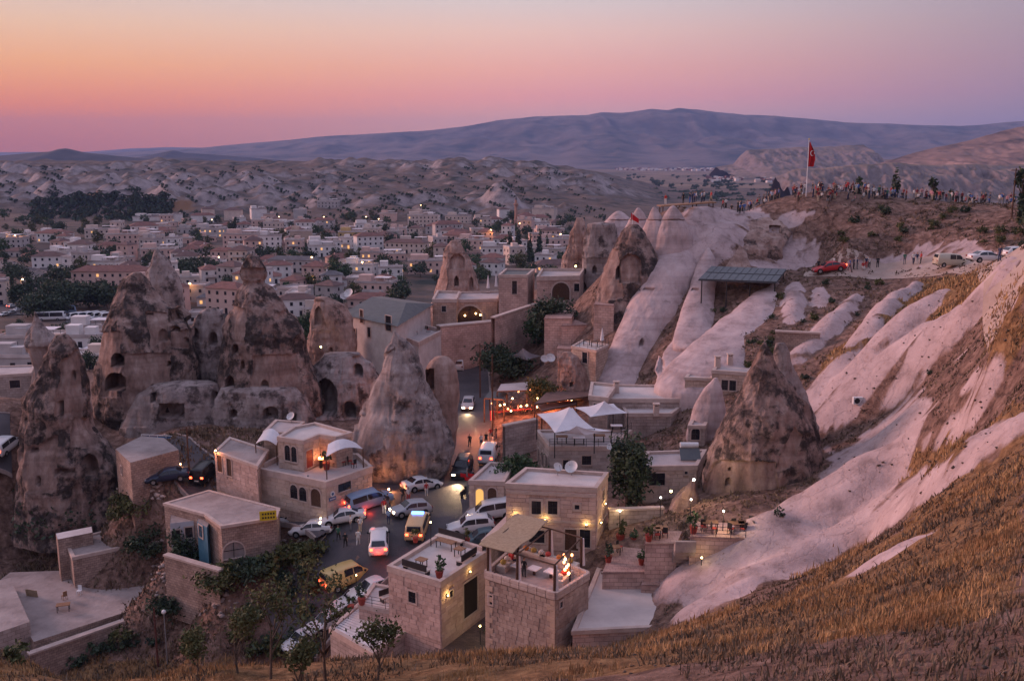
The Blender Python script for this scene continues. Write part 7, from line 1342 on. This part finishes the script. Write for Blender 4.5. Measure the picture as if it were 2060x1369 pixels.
# pots, benches and tables
def pot(label, p, sc=1.0, v=0, group=None):
    p = Vector(p); t = wthing('potted_plant', label, 'plant', p, 0, group); MB().tube(p, p+Vector((0,0,.5*sc)), .18*sc, .28*sc, 10).build('pot', M_POT, t); V, F = leaves(130, .38*sc, .38*sc, .5*sc, .1*sc, .95*sc, 300+int(p.x*7) % 50, 7); mobj('leaves', npmesh('leaves', V + np.array(p), F, [[M_LEAFG, M_LEAFY, M_LEAF][v]]), t)
def bench(label, p, L, rz): p = Vector(p); t = wthing('bench', label, 'bench', p); R = Matrix.Rotation(rz,3,'Z'); MB().box(p+Vector((0,0,.42)), (L,.6,.12), rz).build('seat', M_CUSH[3], t); MB().box(p+R@Vector((0,.3,.72)), (L,.1,.55), rz).build('backrest', M_IRON, t); [MB().box(p+R@Vector((s*(L/2-.1),0,.18)), (.1,.55,.36), rz).build('leg', M_IRON, t) for s in (-1,1)]
def table(label, p, L, rz, mat=None, group=None):
    p = Vector(p); t = wthing('table', label, 'table', p, 0, group); R = Matrix.Rotation(rz,3,'Z'); MB().box(p+Vector((0,0,.72)), (L,.8,.06), rz).build('table_top', mat or M_WOODL, t); [MB().box(p+R@Vector((sx*(L/2-.1),sy*.3,.35)), (.06,.06,.7), rz).build('leg', M_IRON, t) for sx in (-1,1) for sy in (-1,1)]
def chair(label, p, rz, mat=None, group=None):
    p = Vector(p); t = wthing('chair', label, 'chair', p, 0, group); R = Matrix.Rotation(rz,3,'Z'); m = mat or M_IRON; MB().box(p+Vector((0,0,.45)), (.45,.45,.05), rz).build('seat', M_CUSH[0] if m is M_IRON else m, t); MB().box(p+R@Vector((0,.21,.72)), (.42,.04,.5), rz).build('backrest', m, t); [MB().box(p+R@Vector((sx*.19,sy*.19,.22)), (.04,.04,.44), rz).build('leg', m, t) for sx in (-1,1) for sy in (-1,1)]
e3 = Vector(h3.P[1])-Vector(h3.P[0]); rz3 = math.atan2(e3.y, e3.x); f3 = Vector(h3.P[2])-Vector(h3.P[1]); rz3b = math.atan2(f3.y, f3.x)
bench('long cushioned bench at the far parapet of the roof terrace', atz(905,1090,1.5), 3.0, rz3); bench('bench along the road-side parapet of the roof terrace', atz(838,1150,1.5), 2.6, rz3+math.pi); bench('bench against the passage-side parapet of the roof terrace', atz(938,1128,1.5), 2.4, rz3b-math.pi); bench('dark bench on the lower railed roof terrace', atz(785,1205,-2.6), 1.9, .7)
table('long wooden table before the far bench of the roof terrace', atz(897,1102,1.5), 1.9, rz3); table('square wooden table by the passage-side bench', atz(925,1118,1.5), .9, rz3); table('small wooden table by the road-side bench', atz(848,1140,1.5), .9, rz3)
pot('tall potted shrub at the outer corner of the roof terrace', atz(884,1162,1.5), 1.3, 0); pot('red pot at the road corner of the roof terrace', atz(836,1090,1.5), 1.0, 1); pot('red pot beside the far bench of the roof terrace', atz(940,1092,1.5), 1.0, 1); pot('red pot plant on the lower railed terrace corner', atz(815,1232,-2.4), 1.2, 0); pot('leafy pot on the wall above the parked white sedan', atz(728,1215,-2.4), 1.3, 2); pot('red pot on the parapet over the white sedan', atz(706,1228,-4), 1.1, 0)
# railings on the lower terrace
def railing(label, pts, h=0.9, mat=M_IRON, name='railing'):
    P = [Vector(p) for p in pts]; t = wthing(name, label, 'railing', P[0])
    for a, b in zip(P[:-1], P[1:]):
        for k in range(3): z = Vector((0,0,h*(k+1)/3)); MB().tube(a+z, b+z, .02, .02, 5).build('rail', mat, t)
        n = max(1, int((b-a).length/1.1))
        for k in range(n+1): q = a.lerp(b, k/n); MB().tube(q, q+Vector((0,0,h)), .025, .025, 5).build('post', mat, t)
    return t
railing('thin iron railing round the lower roof terrace', [Vector((*h5.P[0],-2.4)), Vector((*h5.P[1],-2.4)), Vector((*h5.P[2],-2.4))]); railing('iron railing round the tan balcony house roof', [Vector((*h12.P[0],10.7)), Vector((*h12.P[1],10.7)), Vector((*h12.P[2],10.7))]); railing('iron railing along the front of the tent terrace', [Vector((*h7.P[0],5.7)), Vector((*h7.P[1],5.7)), Vector((*h7.P[2],5.7))])
for k, (x, y) in enumerate(((1180,694),(1196,697))): table('small round-the-clock table on the balcony house roof' if k else 'dark table on the balcony house roof edge', atz(x, y, 10.6), 1.0, 0, M_WOOD)
def parasol(label, p, h=2.6): p = Vector(p); t = wthing('closed_parasol', label, 'parasol', p); MB().tube(p, p+Vector((0,0,h)), .04).build('pole', M_STEEL, t); MB().tube(p+Vector((0,0,.8)), p+Vector((0,0,h)), .28, .03, 8).build('cloth', M_CANVAS, t); MB().box(p+Vector((0,0,.06)), (.6,.6,.12)).build('base', M_TRIM, t)
parasol('closed white parasol on the balcony house roof', atz(1211,696,10.6)); parasol('closed white parasol on the pale terrace block', atz(845,662,8.6)); parasol('closed white parasol behind the peach hall', at(982,588,172), 3.2); parasol('taller closed white parasol behind the peach hall', at(998,585,174), 3.6)
for k, (x, y) in enumerate(((826,668),(836,672),(862,668))): chair('dark chair on the pale terrace block', atz(x, y, 8.6), .6*k, None, 'chairs on the pale terrace block')
# garden canopies and awnings
canopy('grey garden canopy among dark trees by the road', [(1026,716,6.6),(1060,724,6.4),(1088,716,6.6),(1050,704,7.0)], (1052,700,8.2), pmat('grey_canvas', (0.3,0.3,0.33), (0.22,0.22,0.25), 1, 0.8), (0,1,2), 4.0)
def awning(label, A, B, C, D, mat=M_CANVAS, sag=0.5):
    A, B, C, D = [atz(*q) for q in (A, B, C, D)]; t = wthing('awning', label, 'awning', (A.x, A.y, A.z-2.5)); n = 8; mb = MB()
    for k in range(n):
        t0, t1 = k/n, (k+1)/n; f = lambda s, P, Q: P.lerp(Q, s)+Vector((0,0,sag*math.sin(math.pi*s))); q = [f(t0,A,B), f(t1,A,B), f(t1,D,C), f(t0,D,C)]; mb.quad(*q); mb.quad(*[x-Vector((0,0,.04)) for x in q[::-1]])
    mb.build('cloth', mat, t, True); [MB().tube(Vector((q.x,q.y,A.z-2.6)), q, .06).build('post', M_WOOD, t) for q in (A, B)]; return t
awning('curved white awning over the terrace beside the cream house door', (656,918,5.8), (730,902,5.8), (716,890,6.4), (660,893,6.4)); awning('curved white awning at the lane end of the cream house', (514,892,5.6), (556,895,5.6), (562,872,6.2), (530,868,6.2))
for k, (x, y) in enumerate(((676,938),(690,936),(704,934),(684,930),(712,940))): chair('dark chair under the curved awning of the cream house', atz(x, y, 3.4), k, None, 'chairs under the awning')
p = atz(646,940,3.4); t = wthing('fire_heater', 'glowing orange heater on the cream house terrace', 'heater', p); MB().tube(p, p+Vector((0,0,.9)), .18).build('stand', M_IRON, t); MB().box(p+Vector((0,0,1.05)), (.5,.3,.25)).build('glowing_element', M_BULBR, t); lamp_light(t, p+Vector((0,-.3,1.3)), 40, (1,.4,.15), .1); pot('round topiary beside the glowing heater', atz(657,944,3.4), 1.5, 0)
# restaurant sheds with string lights
def shed(label, roof, z, zb, mat, post=M_WOOD):
    P = [atz(x, y, z) for x, y in roof]; t = wthing('restaurant_shed', label, 'shed', (P[0].x, P[0].y, zb)); MB().poly(P).poly([p-Vector((0,0,.15)) for p in P[::-1]]).build('roof', mat, t); mb = MB(); n = len(P)
    for i in range(n): mb.quad(P[i]-Vector((0,0,.15)), P[(i+1) % n]-Vector((0,0,.15)), P[(i+1) % n], P[i])
    mb.build('fascia', M_WOOD, t); [MB().tube((p.x,p.y,zb), p-Vector((0,0,.15)), .09).build('post', post, t) for p in P]; return t
M_SHR = pmat('rusty_sheet', (0.2,0.11,0.09), (0.12,0.07,0.06), 1, 0.8)
shed('low grey shed roof at the road end of the string-lit restaurant', [(974,800),(1014,803),(1020,790),(985,786)], 4.6, 1, M_SLATE); shed('long grey shed roof beneath the garden wall', [(1000,786),(1060,784),(1064,768),(1008,772)], 5.4, 1, M_ROOFG); shed('long rusty shed roof over the red-lit tables', [(1075,812),(1185,796),(1184,782),(1100,788)], 5.2, 1, M_SHR); shed('rusty awning in front of the red-lit tables', [(1090,826),(1160,812),(1160,804),(1080,814)], 4.4, 1, M_SHR)
bulbs = [(990,811),(1006,815),(1015,813),(1028,826),(1031,801),(1043,787),(1048,817),(1060,815),(1067,784),(1081,801),(1081,818),(1090,795),(1104,792),(1126,810),(1108,815),(1142,803),(1150,806),(1022,822)]
cx_ = sum((atz(x, y, 4.2) for x, y in bulbs), Vector())/len(bulbs); t = wthing('string_lights', 'strings of warm orange bulbs over the roadside restaurant', 'string lights', cx_); prev = None
for k, (x, y) in enumerate(sorted(bulbs)):
    q = atz(x, y, 4.2); MB().ball(q, .13, 8, 6).build('bulb', M_BULB if k % 3 else M_BULBR, t)
    if prev is not None: m_ = prev.lerp(q, .5)+Vector((0,0,-.15)); MB().tube(prev+Vector((0,0,.16)), m_+Vector((0,0,.16)), .015, .015, 4).tube(m_+Vector((0,0,.16)), q+Vector((0,0,.16)), .015, .015, 4).build('cable', M_IRON, t)
    prev = q
for q, e_ in ((atz(1000,820,3.6), 420), (atz(1050,818,3.6), 300), (atz(1110,815,3.6), 300), (atz(956,838,3.6), 1500)): lamp_light(t, q, e_, (1,.28,.1), .4)
for k, (x, y) in enumerate(((1005,838),(1022,836),(1040,834),(1060,832),(1080,828),(1100,826),(1120,822),(1140,818))): p = gpt(x, y); table('red-clothed table under the string lights', p, 1.2, .2, M_CUSH[0], 'tables under the string lights')
for k in range(10): x = 1000+14*k; person(x, 836-1.6*k+random.uniform(-3,3), random.uniform(0,360), random.choice(['black','red','white','navy']), 'black', random.choice(['sit','stand','sit']), 'under the string lights', 'diners under the string lights')
p = gpt(927,722); t = wthing('umbrella', 'bright red stall umbrella at the roadside below the tunnel', 'umbrella', p); MB().tube(p, p+Vector((0,0,2.3)), .04).build('pole', M_STEEL, t); mb = MB(); [mb.poly([p+Vector((0,0,2.5)), p+Vector((1.4*math.cos(k*math.pi/4),1.4*math.sin(k*math.pi/4),1.95)), p+Vector((1.4*math.cos((k+1)*math.pi/4),1.4*math.sin((k+1)*math.pi/4),1.95))]) for k in range(8)]; mb.build('cloth', M_RED, t)
# cafe terraces below the great cone
M_PAVE = stone_mat('terrace_pavers', (0.46,0.31,0.275), (0.4,0.27,0.24), .5, .5, (0.2,0.13,0.115), .8)
def slab(name, label, pts, z, zb, wall, topm, cat='terrace'):
    P = [atz(x, y, z) for x, y in pts]; c = sum(P, Vector())/len(P); t = wthing(name, label, cat, (c.x, c.y, zb)); Q = [(p.x, p.y) for p in P]; MB().prism(Q, zb, z-.12, top=False).build('wall', wall, t); MB().poly([(x, y, z) for x, y in Q]).prism(House.inset(Q, -.1), z-.14, z-.004, top=False).build('paving', topm, t); return t, P
slab('cafe_yard', 'pink paved cafe yard with pots and a table', [(1212,1150),(1305,1150),(1318,1090),(1240,1082)], 2.0, -3, M_PINKST, M_PAVE); slab('raised_terrace', 'raised stone cafe terrace block beside the dark steps', [(1298,1092),(1362,1092),(1372,1068),(1305,1066)], 4.6, -2, M_PINKST, M_PAVE); slab('cone_terrace', 'upper cafe terrace at the foot of the great cone', [(1388,1078),(1560,1084),(1580,1056),(1398,1048)], 5.6, -2, M_PINKST, M_PAVE); slab('lower_yard', 'lower paved yard between the cafe steps and annex roof', [(1290,1175),(1400,1180),(1405,1150),(1300,1146)], 1.2, -3, M_PINKST, M_PAVE)
slab('hotel_yard', 'shadowed paved yard between terrace house and tower', [(870,1330),(1010,1330),(1000,1210),(905,1215)], -4.2, -9, M_GREYST, M_COB)
t = wthing('stone_steps', 'flight of dark stone steps beside the raised cafe terrace', 'steps', atz(1367,1140,1.2))
s0 = atz(1364,1148,1.3); s1 = atz(1380,1088,5.4); dv = s1-s0
for k in range(9): q = s0 + dv*((k+.5)/9); MB().box((q.x,q.y,q.z-.3), (1.7,dv.y/9+.04,.62+.3)).build('step', M_KERB, t)
for k, (x, y, z) in enumerate(((1316,1080,4.6),(1330,1076,4.6))): table('wooden table on the raised cafe block', atz(x, y, z), 1.1, .1, None, 'tables on the raised cafe block')
for k, (x, y, z) in enumerate(((1308,1083,4.6),(1322,1084,4.6),(1338,1080,4.6),(1328,1072,4.6))): chair('iron chair on the raised cafe block', atz(x, y, z), k*1.5, None, 'chairs on the raised cafe block')
for k, (x, y) in enumerate(((1428,1066),(1482,1068),(1500,1066))): table('dark table on the terrace under the great cone', atz(x, y, 5.6), 1.3, 0, M_WOOD, 'tables under the great cone')
for k, (x, y) in enumerate(((1415,1068),(1422,1060),(1436,1072),(1470,1072),(1474,1062),(1495,1072),(1510,1070),(1508,1060))): chair('dark red chair on the terrace under the great cone', atz(x, y, 5.6), k*.8, None, 'chairs under the great cone')
railing('iron railing along the edge of the terrace under the great cone', [atz(1392,1078,5.6), atz(1440,1080,5.6), atz(1500,1082,5.6)])
table('wooden table in the pink paved yard', atz(1235,1115,2.0), 1.1, .2); chair('iron chair beside the table in the pink paved yard', atz(1246,1108,2.0), 1)
for k, (x, y, z, sc, v, lb) in enumerate(((1248,1090,2,1.5,1,'tall yellow-lit plant at the back of the pink paved yard'),(1275,1092,2,1,0,'red pot by the back wall of the pink paved yard'),(1224,1130,2,1.2,2,'red pot at the front corner of the pink paved yard'),(1305,1088,4.6,1.2,1,'lit pot on the raised cafe block'),(1395,1072,5.6,1.3,0,'leafy pot at the cone end of the terrace railing'),(1290,1135,2,1,0,'pot against the raised cafe block wall'),(1418,1150,2.2,1.8,0,'tall potted shrub beside the smooth tuff bank'),(1372,1168,1.2,1,0,'small pot at the foot of the cafe steps'),(1560,1066,5.6,1.4,2,'pot at the far end of the cone terrace'))): pot(lb, atz(x, y, z), sc, v)
# yellow and white lamps on the cafe side
def ball_lamp(label, p, h=2.0, bulb=None, e=20, col=(1,.75,.4), r=.085, group=None):
    p = Vector(p); t = wthing('lamp_post', label, 'lamp', p, 0, group); MB().tube(p, p+Vector((0,0,h)), .035).build('post', M_IRON, t); MB().ball(p+Vector((0,0,h+r)), r, 10, 7).build('globe', bulb or M_BULBW, t)
    if e: lamp_light(t, p+Vector((0,-.25,h+.2)), e, col, .12)
for (x, y, z, h, b_, e_, c_, lb) in [(1454,1066,5.6,1.6,M_BULBW,170,(1,.7,.4),'white globe lamp on the terrace under the great cone'),(1388,1066,5.6,2.6,M_BULBW,90,(1,.7,.4),'white lamp post at the cone end of the railing'),(1328,1040,4,1.8,M_BULBW,25,(1,.75,.45),'white lamp below the brown house'),(1246,1075,2,2.2,M_BULBW,30,(1,.75,.4),'white lamp behind the pink paved yard'),(1312,1152,1.2,.6,M_BULBY,20,(1,.75,.4),'low lamp at the foot of the raised cafe block'),(1410,1160,2.4,1.6,M_BULBY,14,(1,.75,.4),'lamp beside the tall potted shrub'),(880,1250,-4.2,1.8,M_BULBW,30,(1,.8,.35),'lamp in the dark hotel yard beside the doorway'),(924,1268,-4.2,1.4,M_BULBY,40,(1,.85,.3),'yellow lamp among plants in the hotel yard'),(1001,1276,-4.2,1.6,M_BULBW,25,(1,.8,.5),'white lamp at the foot of the stone tower'),(966,1300,-4.4,1.8,M_BULBY,25,(1,.85,.4),'yellow lamp on a post in the hotel yard'),(1122,1290,-2,1.5,M_BULBW,15,(1,.8,.5),'white lamp behind the annex wall'),(867,1098,1.5,2.2,M_BULB,8,(1,.7,.4),'lamp post on the road side of the roof terrace'),(820,1218,-2.4,2.0,M_BULBW,12,(1,.75,.45),'globe lamp on the lower railed terrace'),(717,1182,-3.2,1.2,M_BULB,10,(1,.7,.4),'small lamp beside the yellow panel van')]:
    ball_lamp(lb, atz(x, y, z), h, b_, e_, c_)
for (x, y, Y, e_, lb, b_) in ((1395,963,84.2,240,'bright white floodlight on the rock shoulder',M_BULBW),(1349,986,84.5,60,'glaring yellow lamp on the wall of the brown house',M_BULBY),(1688,832,96,14,'yellow lamp at the foot of the white ridges',M_BULBY)): wall_lamp(lb, at(x, y, Y), (0,-1,0), b_, e_, (1,.72,.35), .13)
wall_lamp('orange uplighter washing the cone base above the junction', gpt(778,985)+Vector((.3,-.4,.3)), (0,-1,0), M_BULB, 420, (1,.36,.12), .1); wall_lamp('yellow lamp in a rock recess beside the carved doorways', at(1158,535,168), (0,-1,0), M_BULBY, 60, (1,.6,.2), .18); wall_lamp('twin spotlights lighting the split pillar', at(646,697,138), (0,-1,0), M_BULBY, 120, (1,.75,.35), .14); wall_lamp('orange lamp lighting the crag foot beside the silver car', gpt(246,850)+Vector((0,-.5,.6)), (0,-1,0), M_BULBR, 320, (1,.22,.1), .1)
wall_lamp('orange lamp beside the dark sedan on the low ruin', atz(364,932,1.8), (0,-1,0), M_BULB, 90, (1,.45,.15), .1); wall_lamp('red-orange lamp at the cream house arcade corner', atz(655,1010,1.2), (0,-1,0), M_BULB, 40, (1,.55,.3), .08)
# street lamps and poles
def street_lamp(label, px, py, h, bulb=M_BULB, e=0, group=None, col=(1,.42,.12), r=.3):
    p = gpt(px, py); t = wthing('street_lamp', label, 'street lamp', p, 0, group); MB().tube(p-Vector((0,0,.3)), p+Vector((0,0,h)), .09, .06).build('pole', M_STEEL, t); MB().tube(p+Vector((0,0,h)), p+Vector((.9,0,h+.2)), .05).build('arm', M_STEEL, t); MB().ball(p+Vector((.9,0,h+.1)), r, 8, 6, 0, .6).build('lantern', bulb, t)
    if e: lamp_light(t, p+Vector((.9,-.3,h-.4)), e, col, .3)
for x, y, e_ in ((321,545,700),(438,548,700),(650,455,900),(735,455,900),(760,460,0),(985,485,900),(425,462,0),(900,465,700),(30,498,600),(45,600,500),(625,548,500),(702,552,400),(726,560,400),(560,455,0),(1043,470,500),(380,610,300),(845,430,0),(1125,495,500)): street_lamp('orange street lamp among the town houses', x, y, 8, M_BULB, e_, 'orange street lamps in the town', r=.5)
def pole(label, px, py, ytop, arms=0, mat=M_WOOD, Y=None):
    p = gpt(px, py); top = wall_pt(px, ytop, (p.x-5, p.y), (p.x+5, p.y)).z; t = wthing('utility_pole', label, 'pole', p); MB().tube(p-Vector((0,0,.4)), (p.x, p.y, top), .12, .08).build('pole', mat, t)
    for k in range(arms): MB().box((p.x, p.y, top-.3-.6*k), (1.4,.1,.1)).build('cross_arm', mat, t); [MB().tube((p.x+s*.6,p.y,top-.25-.6*k), (p.x+s*.6,p.y,top-.05-.6*k), .04).build('insulator', M_STEEL, t) for s in (-1,1)]
pole('dark leaning utility pole on the lane by the black off-roader', 382, 968, 858, 1); pole('tall utility pole beside the narrow road', 966, 800, 690, 1); pole('utility pole in front of the string-lit restaurant', 991, 880, 712, 0); pole('thin rusty pole in the gully below the courtyard', 318, 1340, 1222, 0, pmat('rusty_pole', (0.14,0.05,0.04), (0.1,0.035,0.03), 3, .8)); pole('dark utility pole at the end of the rim', 2035, 438, 338, 1); pole('thin flag mast outside the cream house', 623, 1040, 955, 0, M_STEEL)
p = gpt(337,1335); zt = wall_pt(328,1230,(p.x-5,p.y),(p.x+5,p.y)).z; t = wthing('lamp_post', 'white globe lamp post in the gully below the courtyard', 'lamp', p); MB().tube(p, (p.x,p.y,zt), .06).build('post', M_STEEL, t); MB().ball((p.x,p.y,zt), .22, 10, 7).build('globe', M_WHITEP, t)
# signs
def board(label, c, w, h, rz, mat, name='sign', marks=(), post=None, frame=True):
    c = Vector(c); t = wthing(name, label, 'sign', c); MB().box(c, (w,.06,h), rz).build('board', mat, t); R = Matrix.Rotation(rz,3,'Z')
    for (x, z, mw, mh, mm) in marks: MB().box(c+R@Vector((x*w,-.035,z*h)), (mw*w,.012,mh*h), rz).build('lettering', mm, t)
    if post: MB().tube((c.x,c.y+.05,post), (c.x,c.y+.05,c.z-h/2), .04).build('post', M_STEEL, t)
    return t
c = atz(541,1040,1.6); board('yellow roof sign with dark lettering on the ruined house', c+Vector((0,-.3,.3)), 1.6, .95, .25, M_YELL, marks=[(x*.16-.3,z,.1,.2,M_IRON) for x in range(5) for z in (.2,-.2)])
a, b, e, nr = h22.frame(1); c = wall_pt(668,1002,a,b)+Vector((nr.x,nr.y,0))*.08; rzs = math.atan2(e.y,e.x); t = board('white and blue hotel sign beneath a round emblem on the arcade wall', c, .9, .35, rzs, M_BLUE, marks=[(x*.16-.32,0,.1,.4,M_WHITEP) for x in range(5)]); n3 = Vector((nr.x,nr.y,0)); MB().tube(c+Vector((0,0,.5)), c+Vector((0,0,.5))+n3*.05, .3, .3, 20).build('emblem', M_WHITEP, t); MB().tube(c+Vector((0,0,.5))+n3*.05, c+Vector((0,0,.5))+n3*.06, .16, .16, 14).build('emblem_ring', M_BLUE, t)
p = gpt(880,945); board('red roadside sign on a short post beneath the cone', p+Vector((0,0,1.5)), .7, .55, 0, M_RED, marks=[(x*.24-.24,.05,.14,.4,M_WHITEP) for x in range(3)], post=p.z)
p = gpt(990,875); board('red vertical banner sign at the string-lit restaurant', p+Vector((0,0,2.6)), .5, 1.3, 0, M_RED, marks=[(0,z*.2-.4,.5,.1,M_WHITEP) for z in range(5)], post=p.z)
p = gpt(940,1003); t = wthing('pennant_pole', 'roadside pole hung with small red pennants', 'flags', p); MB().tube(p, p+Vector((0,0,3.4)), .05).build('pole', M_STEEL, t); [MB().quad(p+Vector((.1+d,-.05,z)), p+Vector((.7+d,-.1,z-.1)), p+Vector((.7+d,-.1,z-.5)), p+Vector((.1+d,-.05,z-.4))).build('pennant', M_RED, t) for d, z in ((-.8,2.9),(0,2.9),(-.35,2.5),(.5,2.8))]
# blue-panelled railing on the lane bridge
P = [atz(x, y, z) for x, y, z in ((286,893,2.2),(318,894,2.0),(352,896,1.6),(385,904,1.0),(410,918,.6),(428,934,.3))]; t = wthing('bridge_railing', 'white railing with bright blue panels along the curving lane', 'railing', P[0])
for a, b in zip(P[:-1], P[1:]):
    up = Vector((0,0,1.2)); MB().tube(a+up, b+up, .05, .05, 6).build('rail', M_WHITEP, t); MB().tube(a, a+up, .05).build('post', M_WHITEP, t); MB().tube(a.lerp(b,.5), a.lerp(b,.5)+up, .04).build('post', M_WHITEP, t)
    MB().quad(a+Vector((0,0,.25)), b+Vector((0,0,.25)), b+Vector((0,0,1.05)), a+Vector((0,0,1.05))).build('panel', pmat('blue_panel', (0.06,0.2,0.42), (0.05,0.16,0.34), 2, .6), t)
# courtyard clutter
for k, (x, y, m_, lb) in enumerate(((160,1195,M_WHITEP,'white plastic chair alone on the courtyard roof'),(205,1160,M_WHITEP,'white plastic chair near the arched courtyard door'),(130,1205,M_WOODL,'brown wooden chair beside the boards on the courtyard roof'))): chair(lb, atz(x, y, -9.4), k*2, m_)
table('red-brown table on the courtyard roof', atz(128,1228,-9.4), 1.3, .3, M_WOODL); table('low white table by the courtyard parapet', atz(278,1170,-9.4), 1.0, .2, M_WHITEP); table('green-topped table against the courtyard wall', atz(175,1170,-9.4), 1.6, .2, pmat('green_cloth', (0.1,0.2,0.16), (0.07,0.15,0.12), 2, .9)); board('small white notice on the courtyard wall edge', atz(240,1262,-10.4), 1.0, .6, .3, M_WHITEP, marks=[(0,.2,.7,.1,M_IRON),(0,-.1,.7,.1,M_IRON)])
p = gpt(62,1238); t = wthing('leaning_boards', 'tall tan boards leaning at the courtyard edge', 'boards', p); [MB().box(p+Vector((.35*k,-.1*k,1.6)), (.3,.05,3.2), tilt=Matrix.Rotation(.2,3,'X')).build('board', M_REED, t) for k in range(4)]
# rubble and stones
def rubble(name, label, n, fn, s0, s1, mat, seed):
    rng = np.random.default_rng(seed); bm = bmesh.new(); bmesh.ops.create_icosphere(bm, subdivisions=1, radius=1); b = np.array([v.co for v in bm.verts]); f = np.array([[v.index for v in q.verts] for q in bm.faces]); bm.free(); VV, FF = [], []; c = 0
    for _ in range(n):
        p = fn(rng)
        if p is None: continue
        s = rng.uniform(s0, s1); VV.append(b*(1+.35*rng.normal(size=(len(b), 1)))*s*np.array([1,.8,.6]) + np.array(p) + np.array([0,0,s*.2])); FF.append(f+c); c += len(b)
    tag(mobj(name, npmesh(name, np.vstack(VV), np.vstack(FF), [mat])), label, 'rubble', kind='stuff')
def spot(x0, y0, x1, y1):
    def f(r): p = hit(r.uniform(x0, x1), r.uniform(y0, y1)); return (p.x, p.y, p.z)
    return f
rubble('rubble_bank', 'rubble and broken stones on the bank below the white taxi', 150, spot(520,1085,640,1140), .08, .3, M_KERB, 1); rubble('ruin_rubble', 'stone rubble beside the low ruin', 110, spot(180,950,330,1010), .1, .35, M_TRIM, 2); rubble('slope_stones', 'loose stones strewn over the brown slopes', 220, spot(1450,560,2050,1000), .05, .16, M_BARK, 3); rubble('crest_stones', 'small stones in the grass of the near slope', 120, spot(1200,1250,2050,1360), .03, .08, M_BARK, 4); rubble('gully_rubble', 'broken masonry below the courtyard', 120, spot(300,1080,480,1240), .1, .35, M_KERB, 5)

# market roofs and tents behind the crag, terraces on the slope by the tunnel
for (x, y, w, ci, rf, lb) in ((165,700,76,3,'flat','long white market roof below the bus yard'),(60,702,120,2,'flat','grey market hall behind the pointed pillar'),(30,745,100,2,'flat','low grey workshop beside the market hall'),(175,742,60,0,'flat','cream market stall house by the cave crag'),(180,680,90,3,'flat','narrow white canopy roof along the bus yard edge'),(640,640,60,0,'flat','cream stall house lit behind the capped chimney'),(410,650,60,2,'flat','grey flat shop in the gap between the chimneys')):
    place(x, y, w, 1, ci, rf, .03, lb, .5, 'market_hall', lit=.05)
for k, (x, y) in enumerate(((150,722),(172,728),(100,735),(190,715),(60,728))): p = gpt(x, y); t = wthing('market_tent', ['white peaked market tent nearest the cave crag','white peaked market tent beside the stall house','grey-white market tent behind the pillar','small white market tent under the long roof','white market tent at the workshop corner'][k], 'tent', p); s_ = 2.4; mb = MB(); C = [p+Vector((sx*s_,sy*s_,2.3)) for sx, sy in ((-1,-1),(1,-1),(1,1),(-1,1))]; [mb.poly([C[i], C[(i+1) % 4], p+Vector((0,0,3.6))]) for i in range(4)]; mb.build('cloth', M_CANVAS, t); [MB().tube((c.x,c.y,p.z-.3), c, .05).build('post', M_STEEL, t) for c in C]
for k in range(24):
    x = random.uniform(0, 200); y = random.uniform(662, 760); p = gpt(x, y)
    if free(p.x, p.y, 1.5): tree('round', p, random.uniform(.5, .9), 'small dark tree among the market roofs', 'trees among the market roofs', random.choice((0, 1)))
def terrace(label, pts, z, zb): return slab('stone_terrace', label, pts, z, zb, M_PINKST, M_PAVE)
terrace('upper pink stone terrace between the tunnel wall and the flag cone', [(1130,655),(1198,652),(1215,632),(1145,634)], 11.5, 2); terrace('middle stone terrace below the carved doorways', [(1095,640),(1150,640),(1160,618),(1105,620)], 12.5, 3); terrace('lower stone terrace above the grey garden canopy', [(1120,700),(1160,702),(1172,676),(1130,676)], 8.6, 1); terrace('narrow walled terrace at the foot of the flag cone', [(1195,612),(1235,614),(1240,596),(1203,594)], 15.2, 6)
arch_wall('low garden wall behind the lit pots of the cafe yard', (1226,1028), (1335,1024), 4.2, -1, .4, [], M_GREYST, 'garden_wall')
arch_wall('rubble wall stepping down beside the blocked arch', (330,1118), (440,1150), -2.6, -9, .5, [], M_RUBBLE, 'rubble_boundary')
arch_wall('long rubble wall under the courtyard roof edge', (60,1318), (350,1216), -9.9, -16, .5, [], M_RUBBLE, 'rubble_boundary')
arch_wall('pale rubble wall high on the slope behind the rear cone', (1560,668), (1650,672), 15.2, 11, .5, [], M_RUBBLE, 'rubble_boundary')
for x, y, h, r_, n_, sd, lb in ((300,1120,3.0,2.2,1400,51,'dark bush between the courtyard house and the blue ruin'),(450,1190,2.6,2.6,1500,52,'dark bush below the blocked arch'),(340,1240,2.4,2.2,1300,53,'dark bush beside the courtyard edge'),(260,1040,2.6,2.6,1500,54,'dark bush on the rubble slope by the low ruin'),(500,1165,2.0,2.0,1200,55,'olive bush on the rubble bank'),(600,1130,1.8,1.8,1000,56,'low bush at the rubble corner by the road')): bigtree(x, y, h, r_, h*.48, n_, .18, sd, M_LEAF if sd % 2 else M_LEAFY, lb, name='bush', clumps=18)
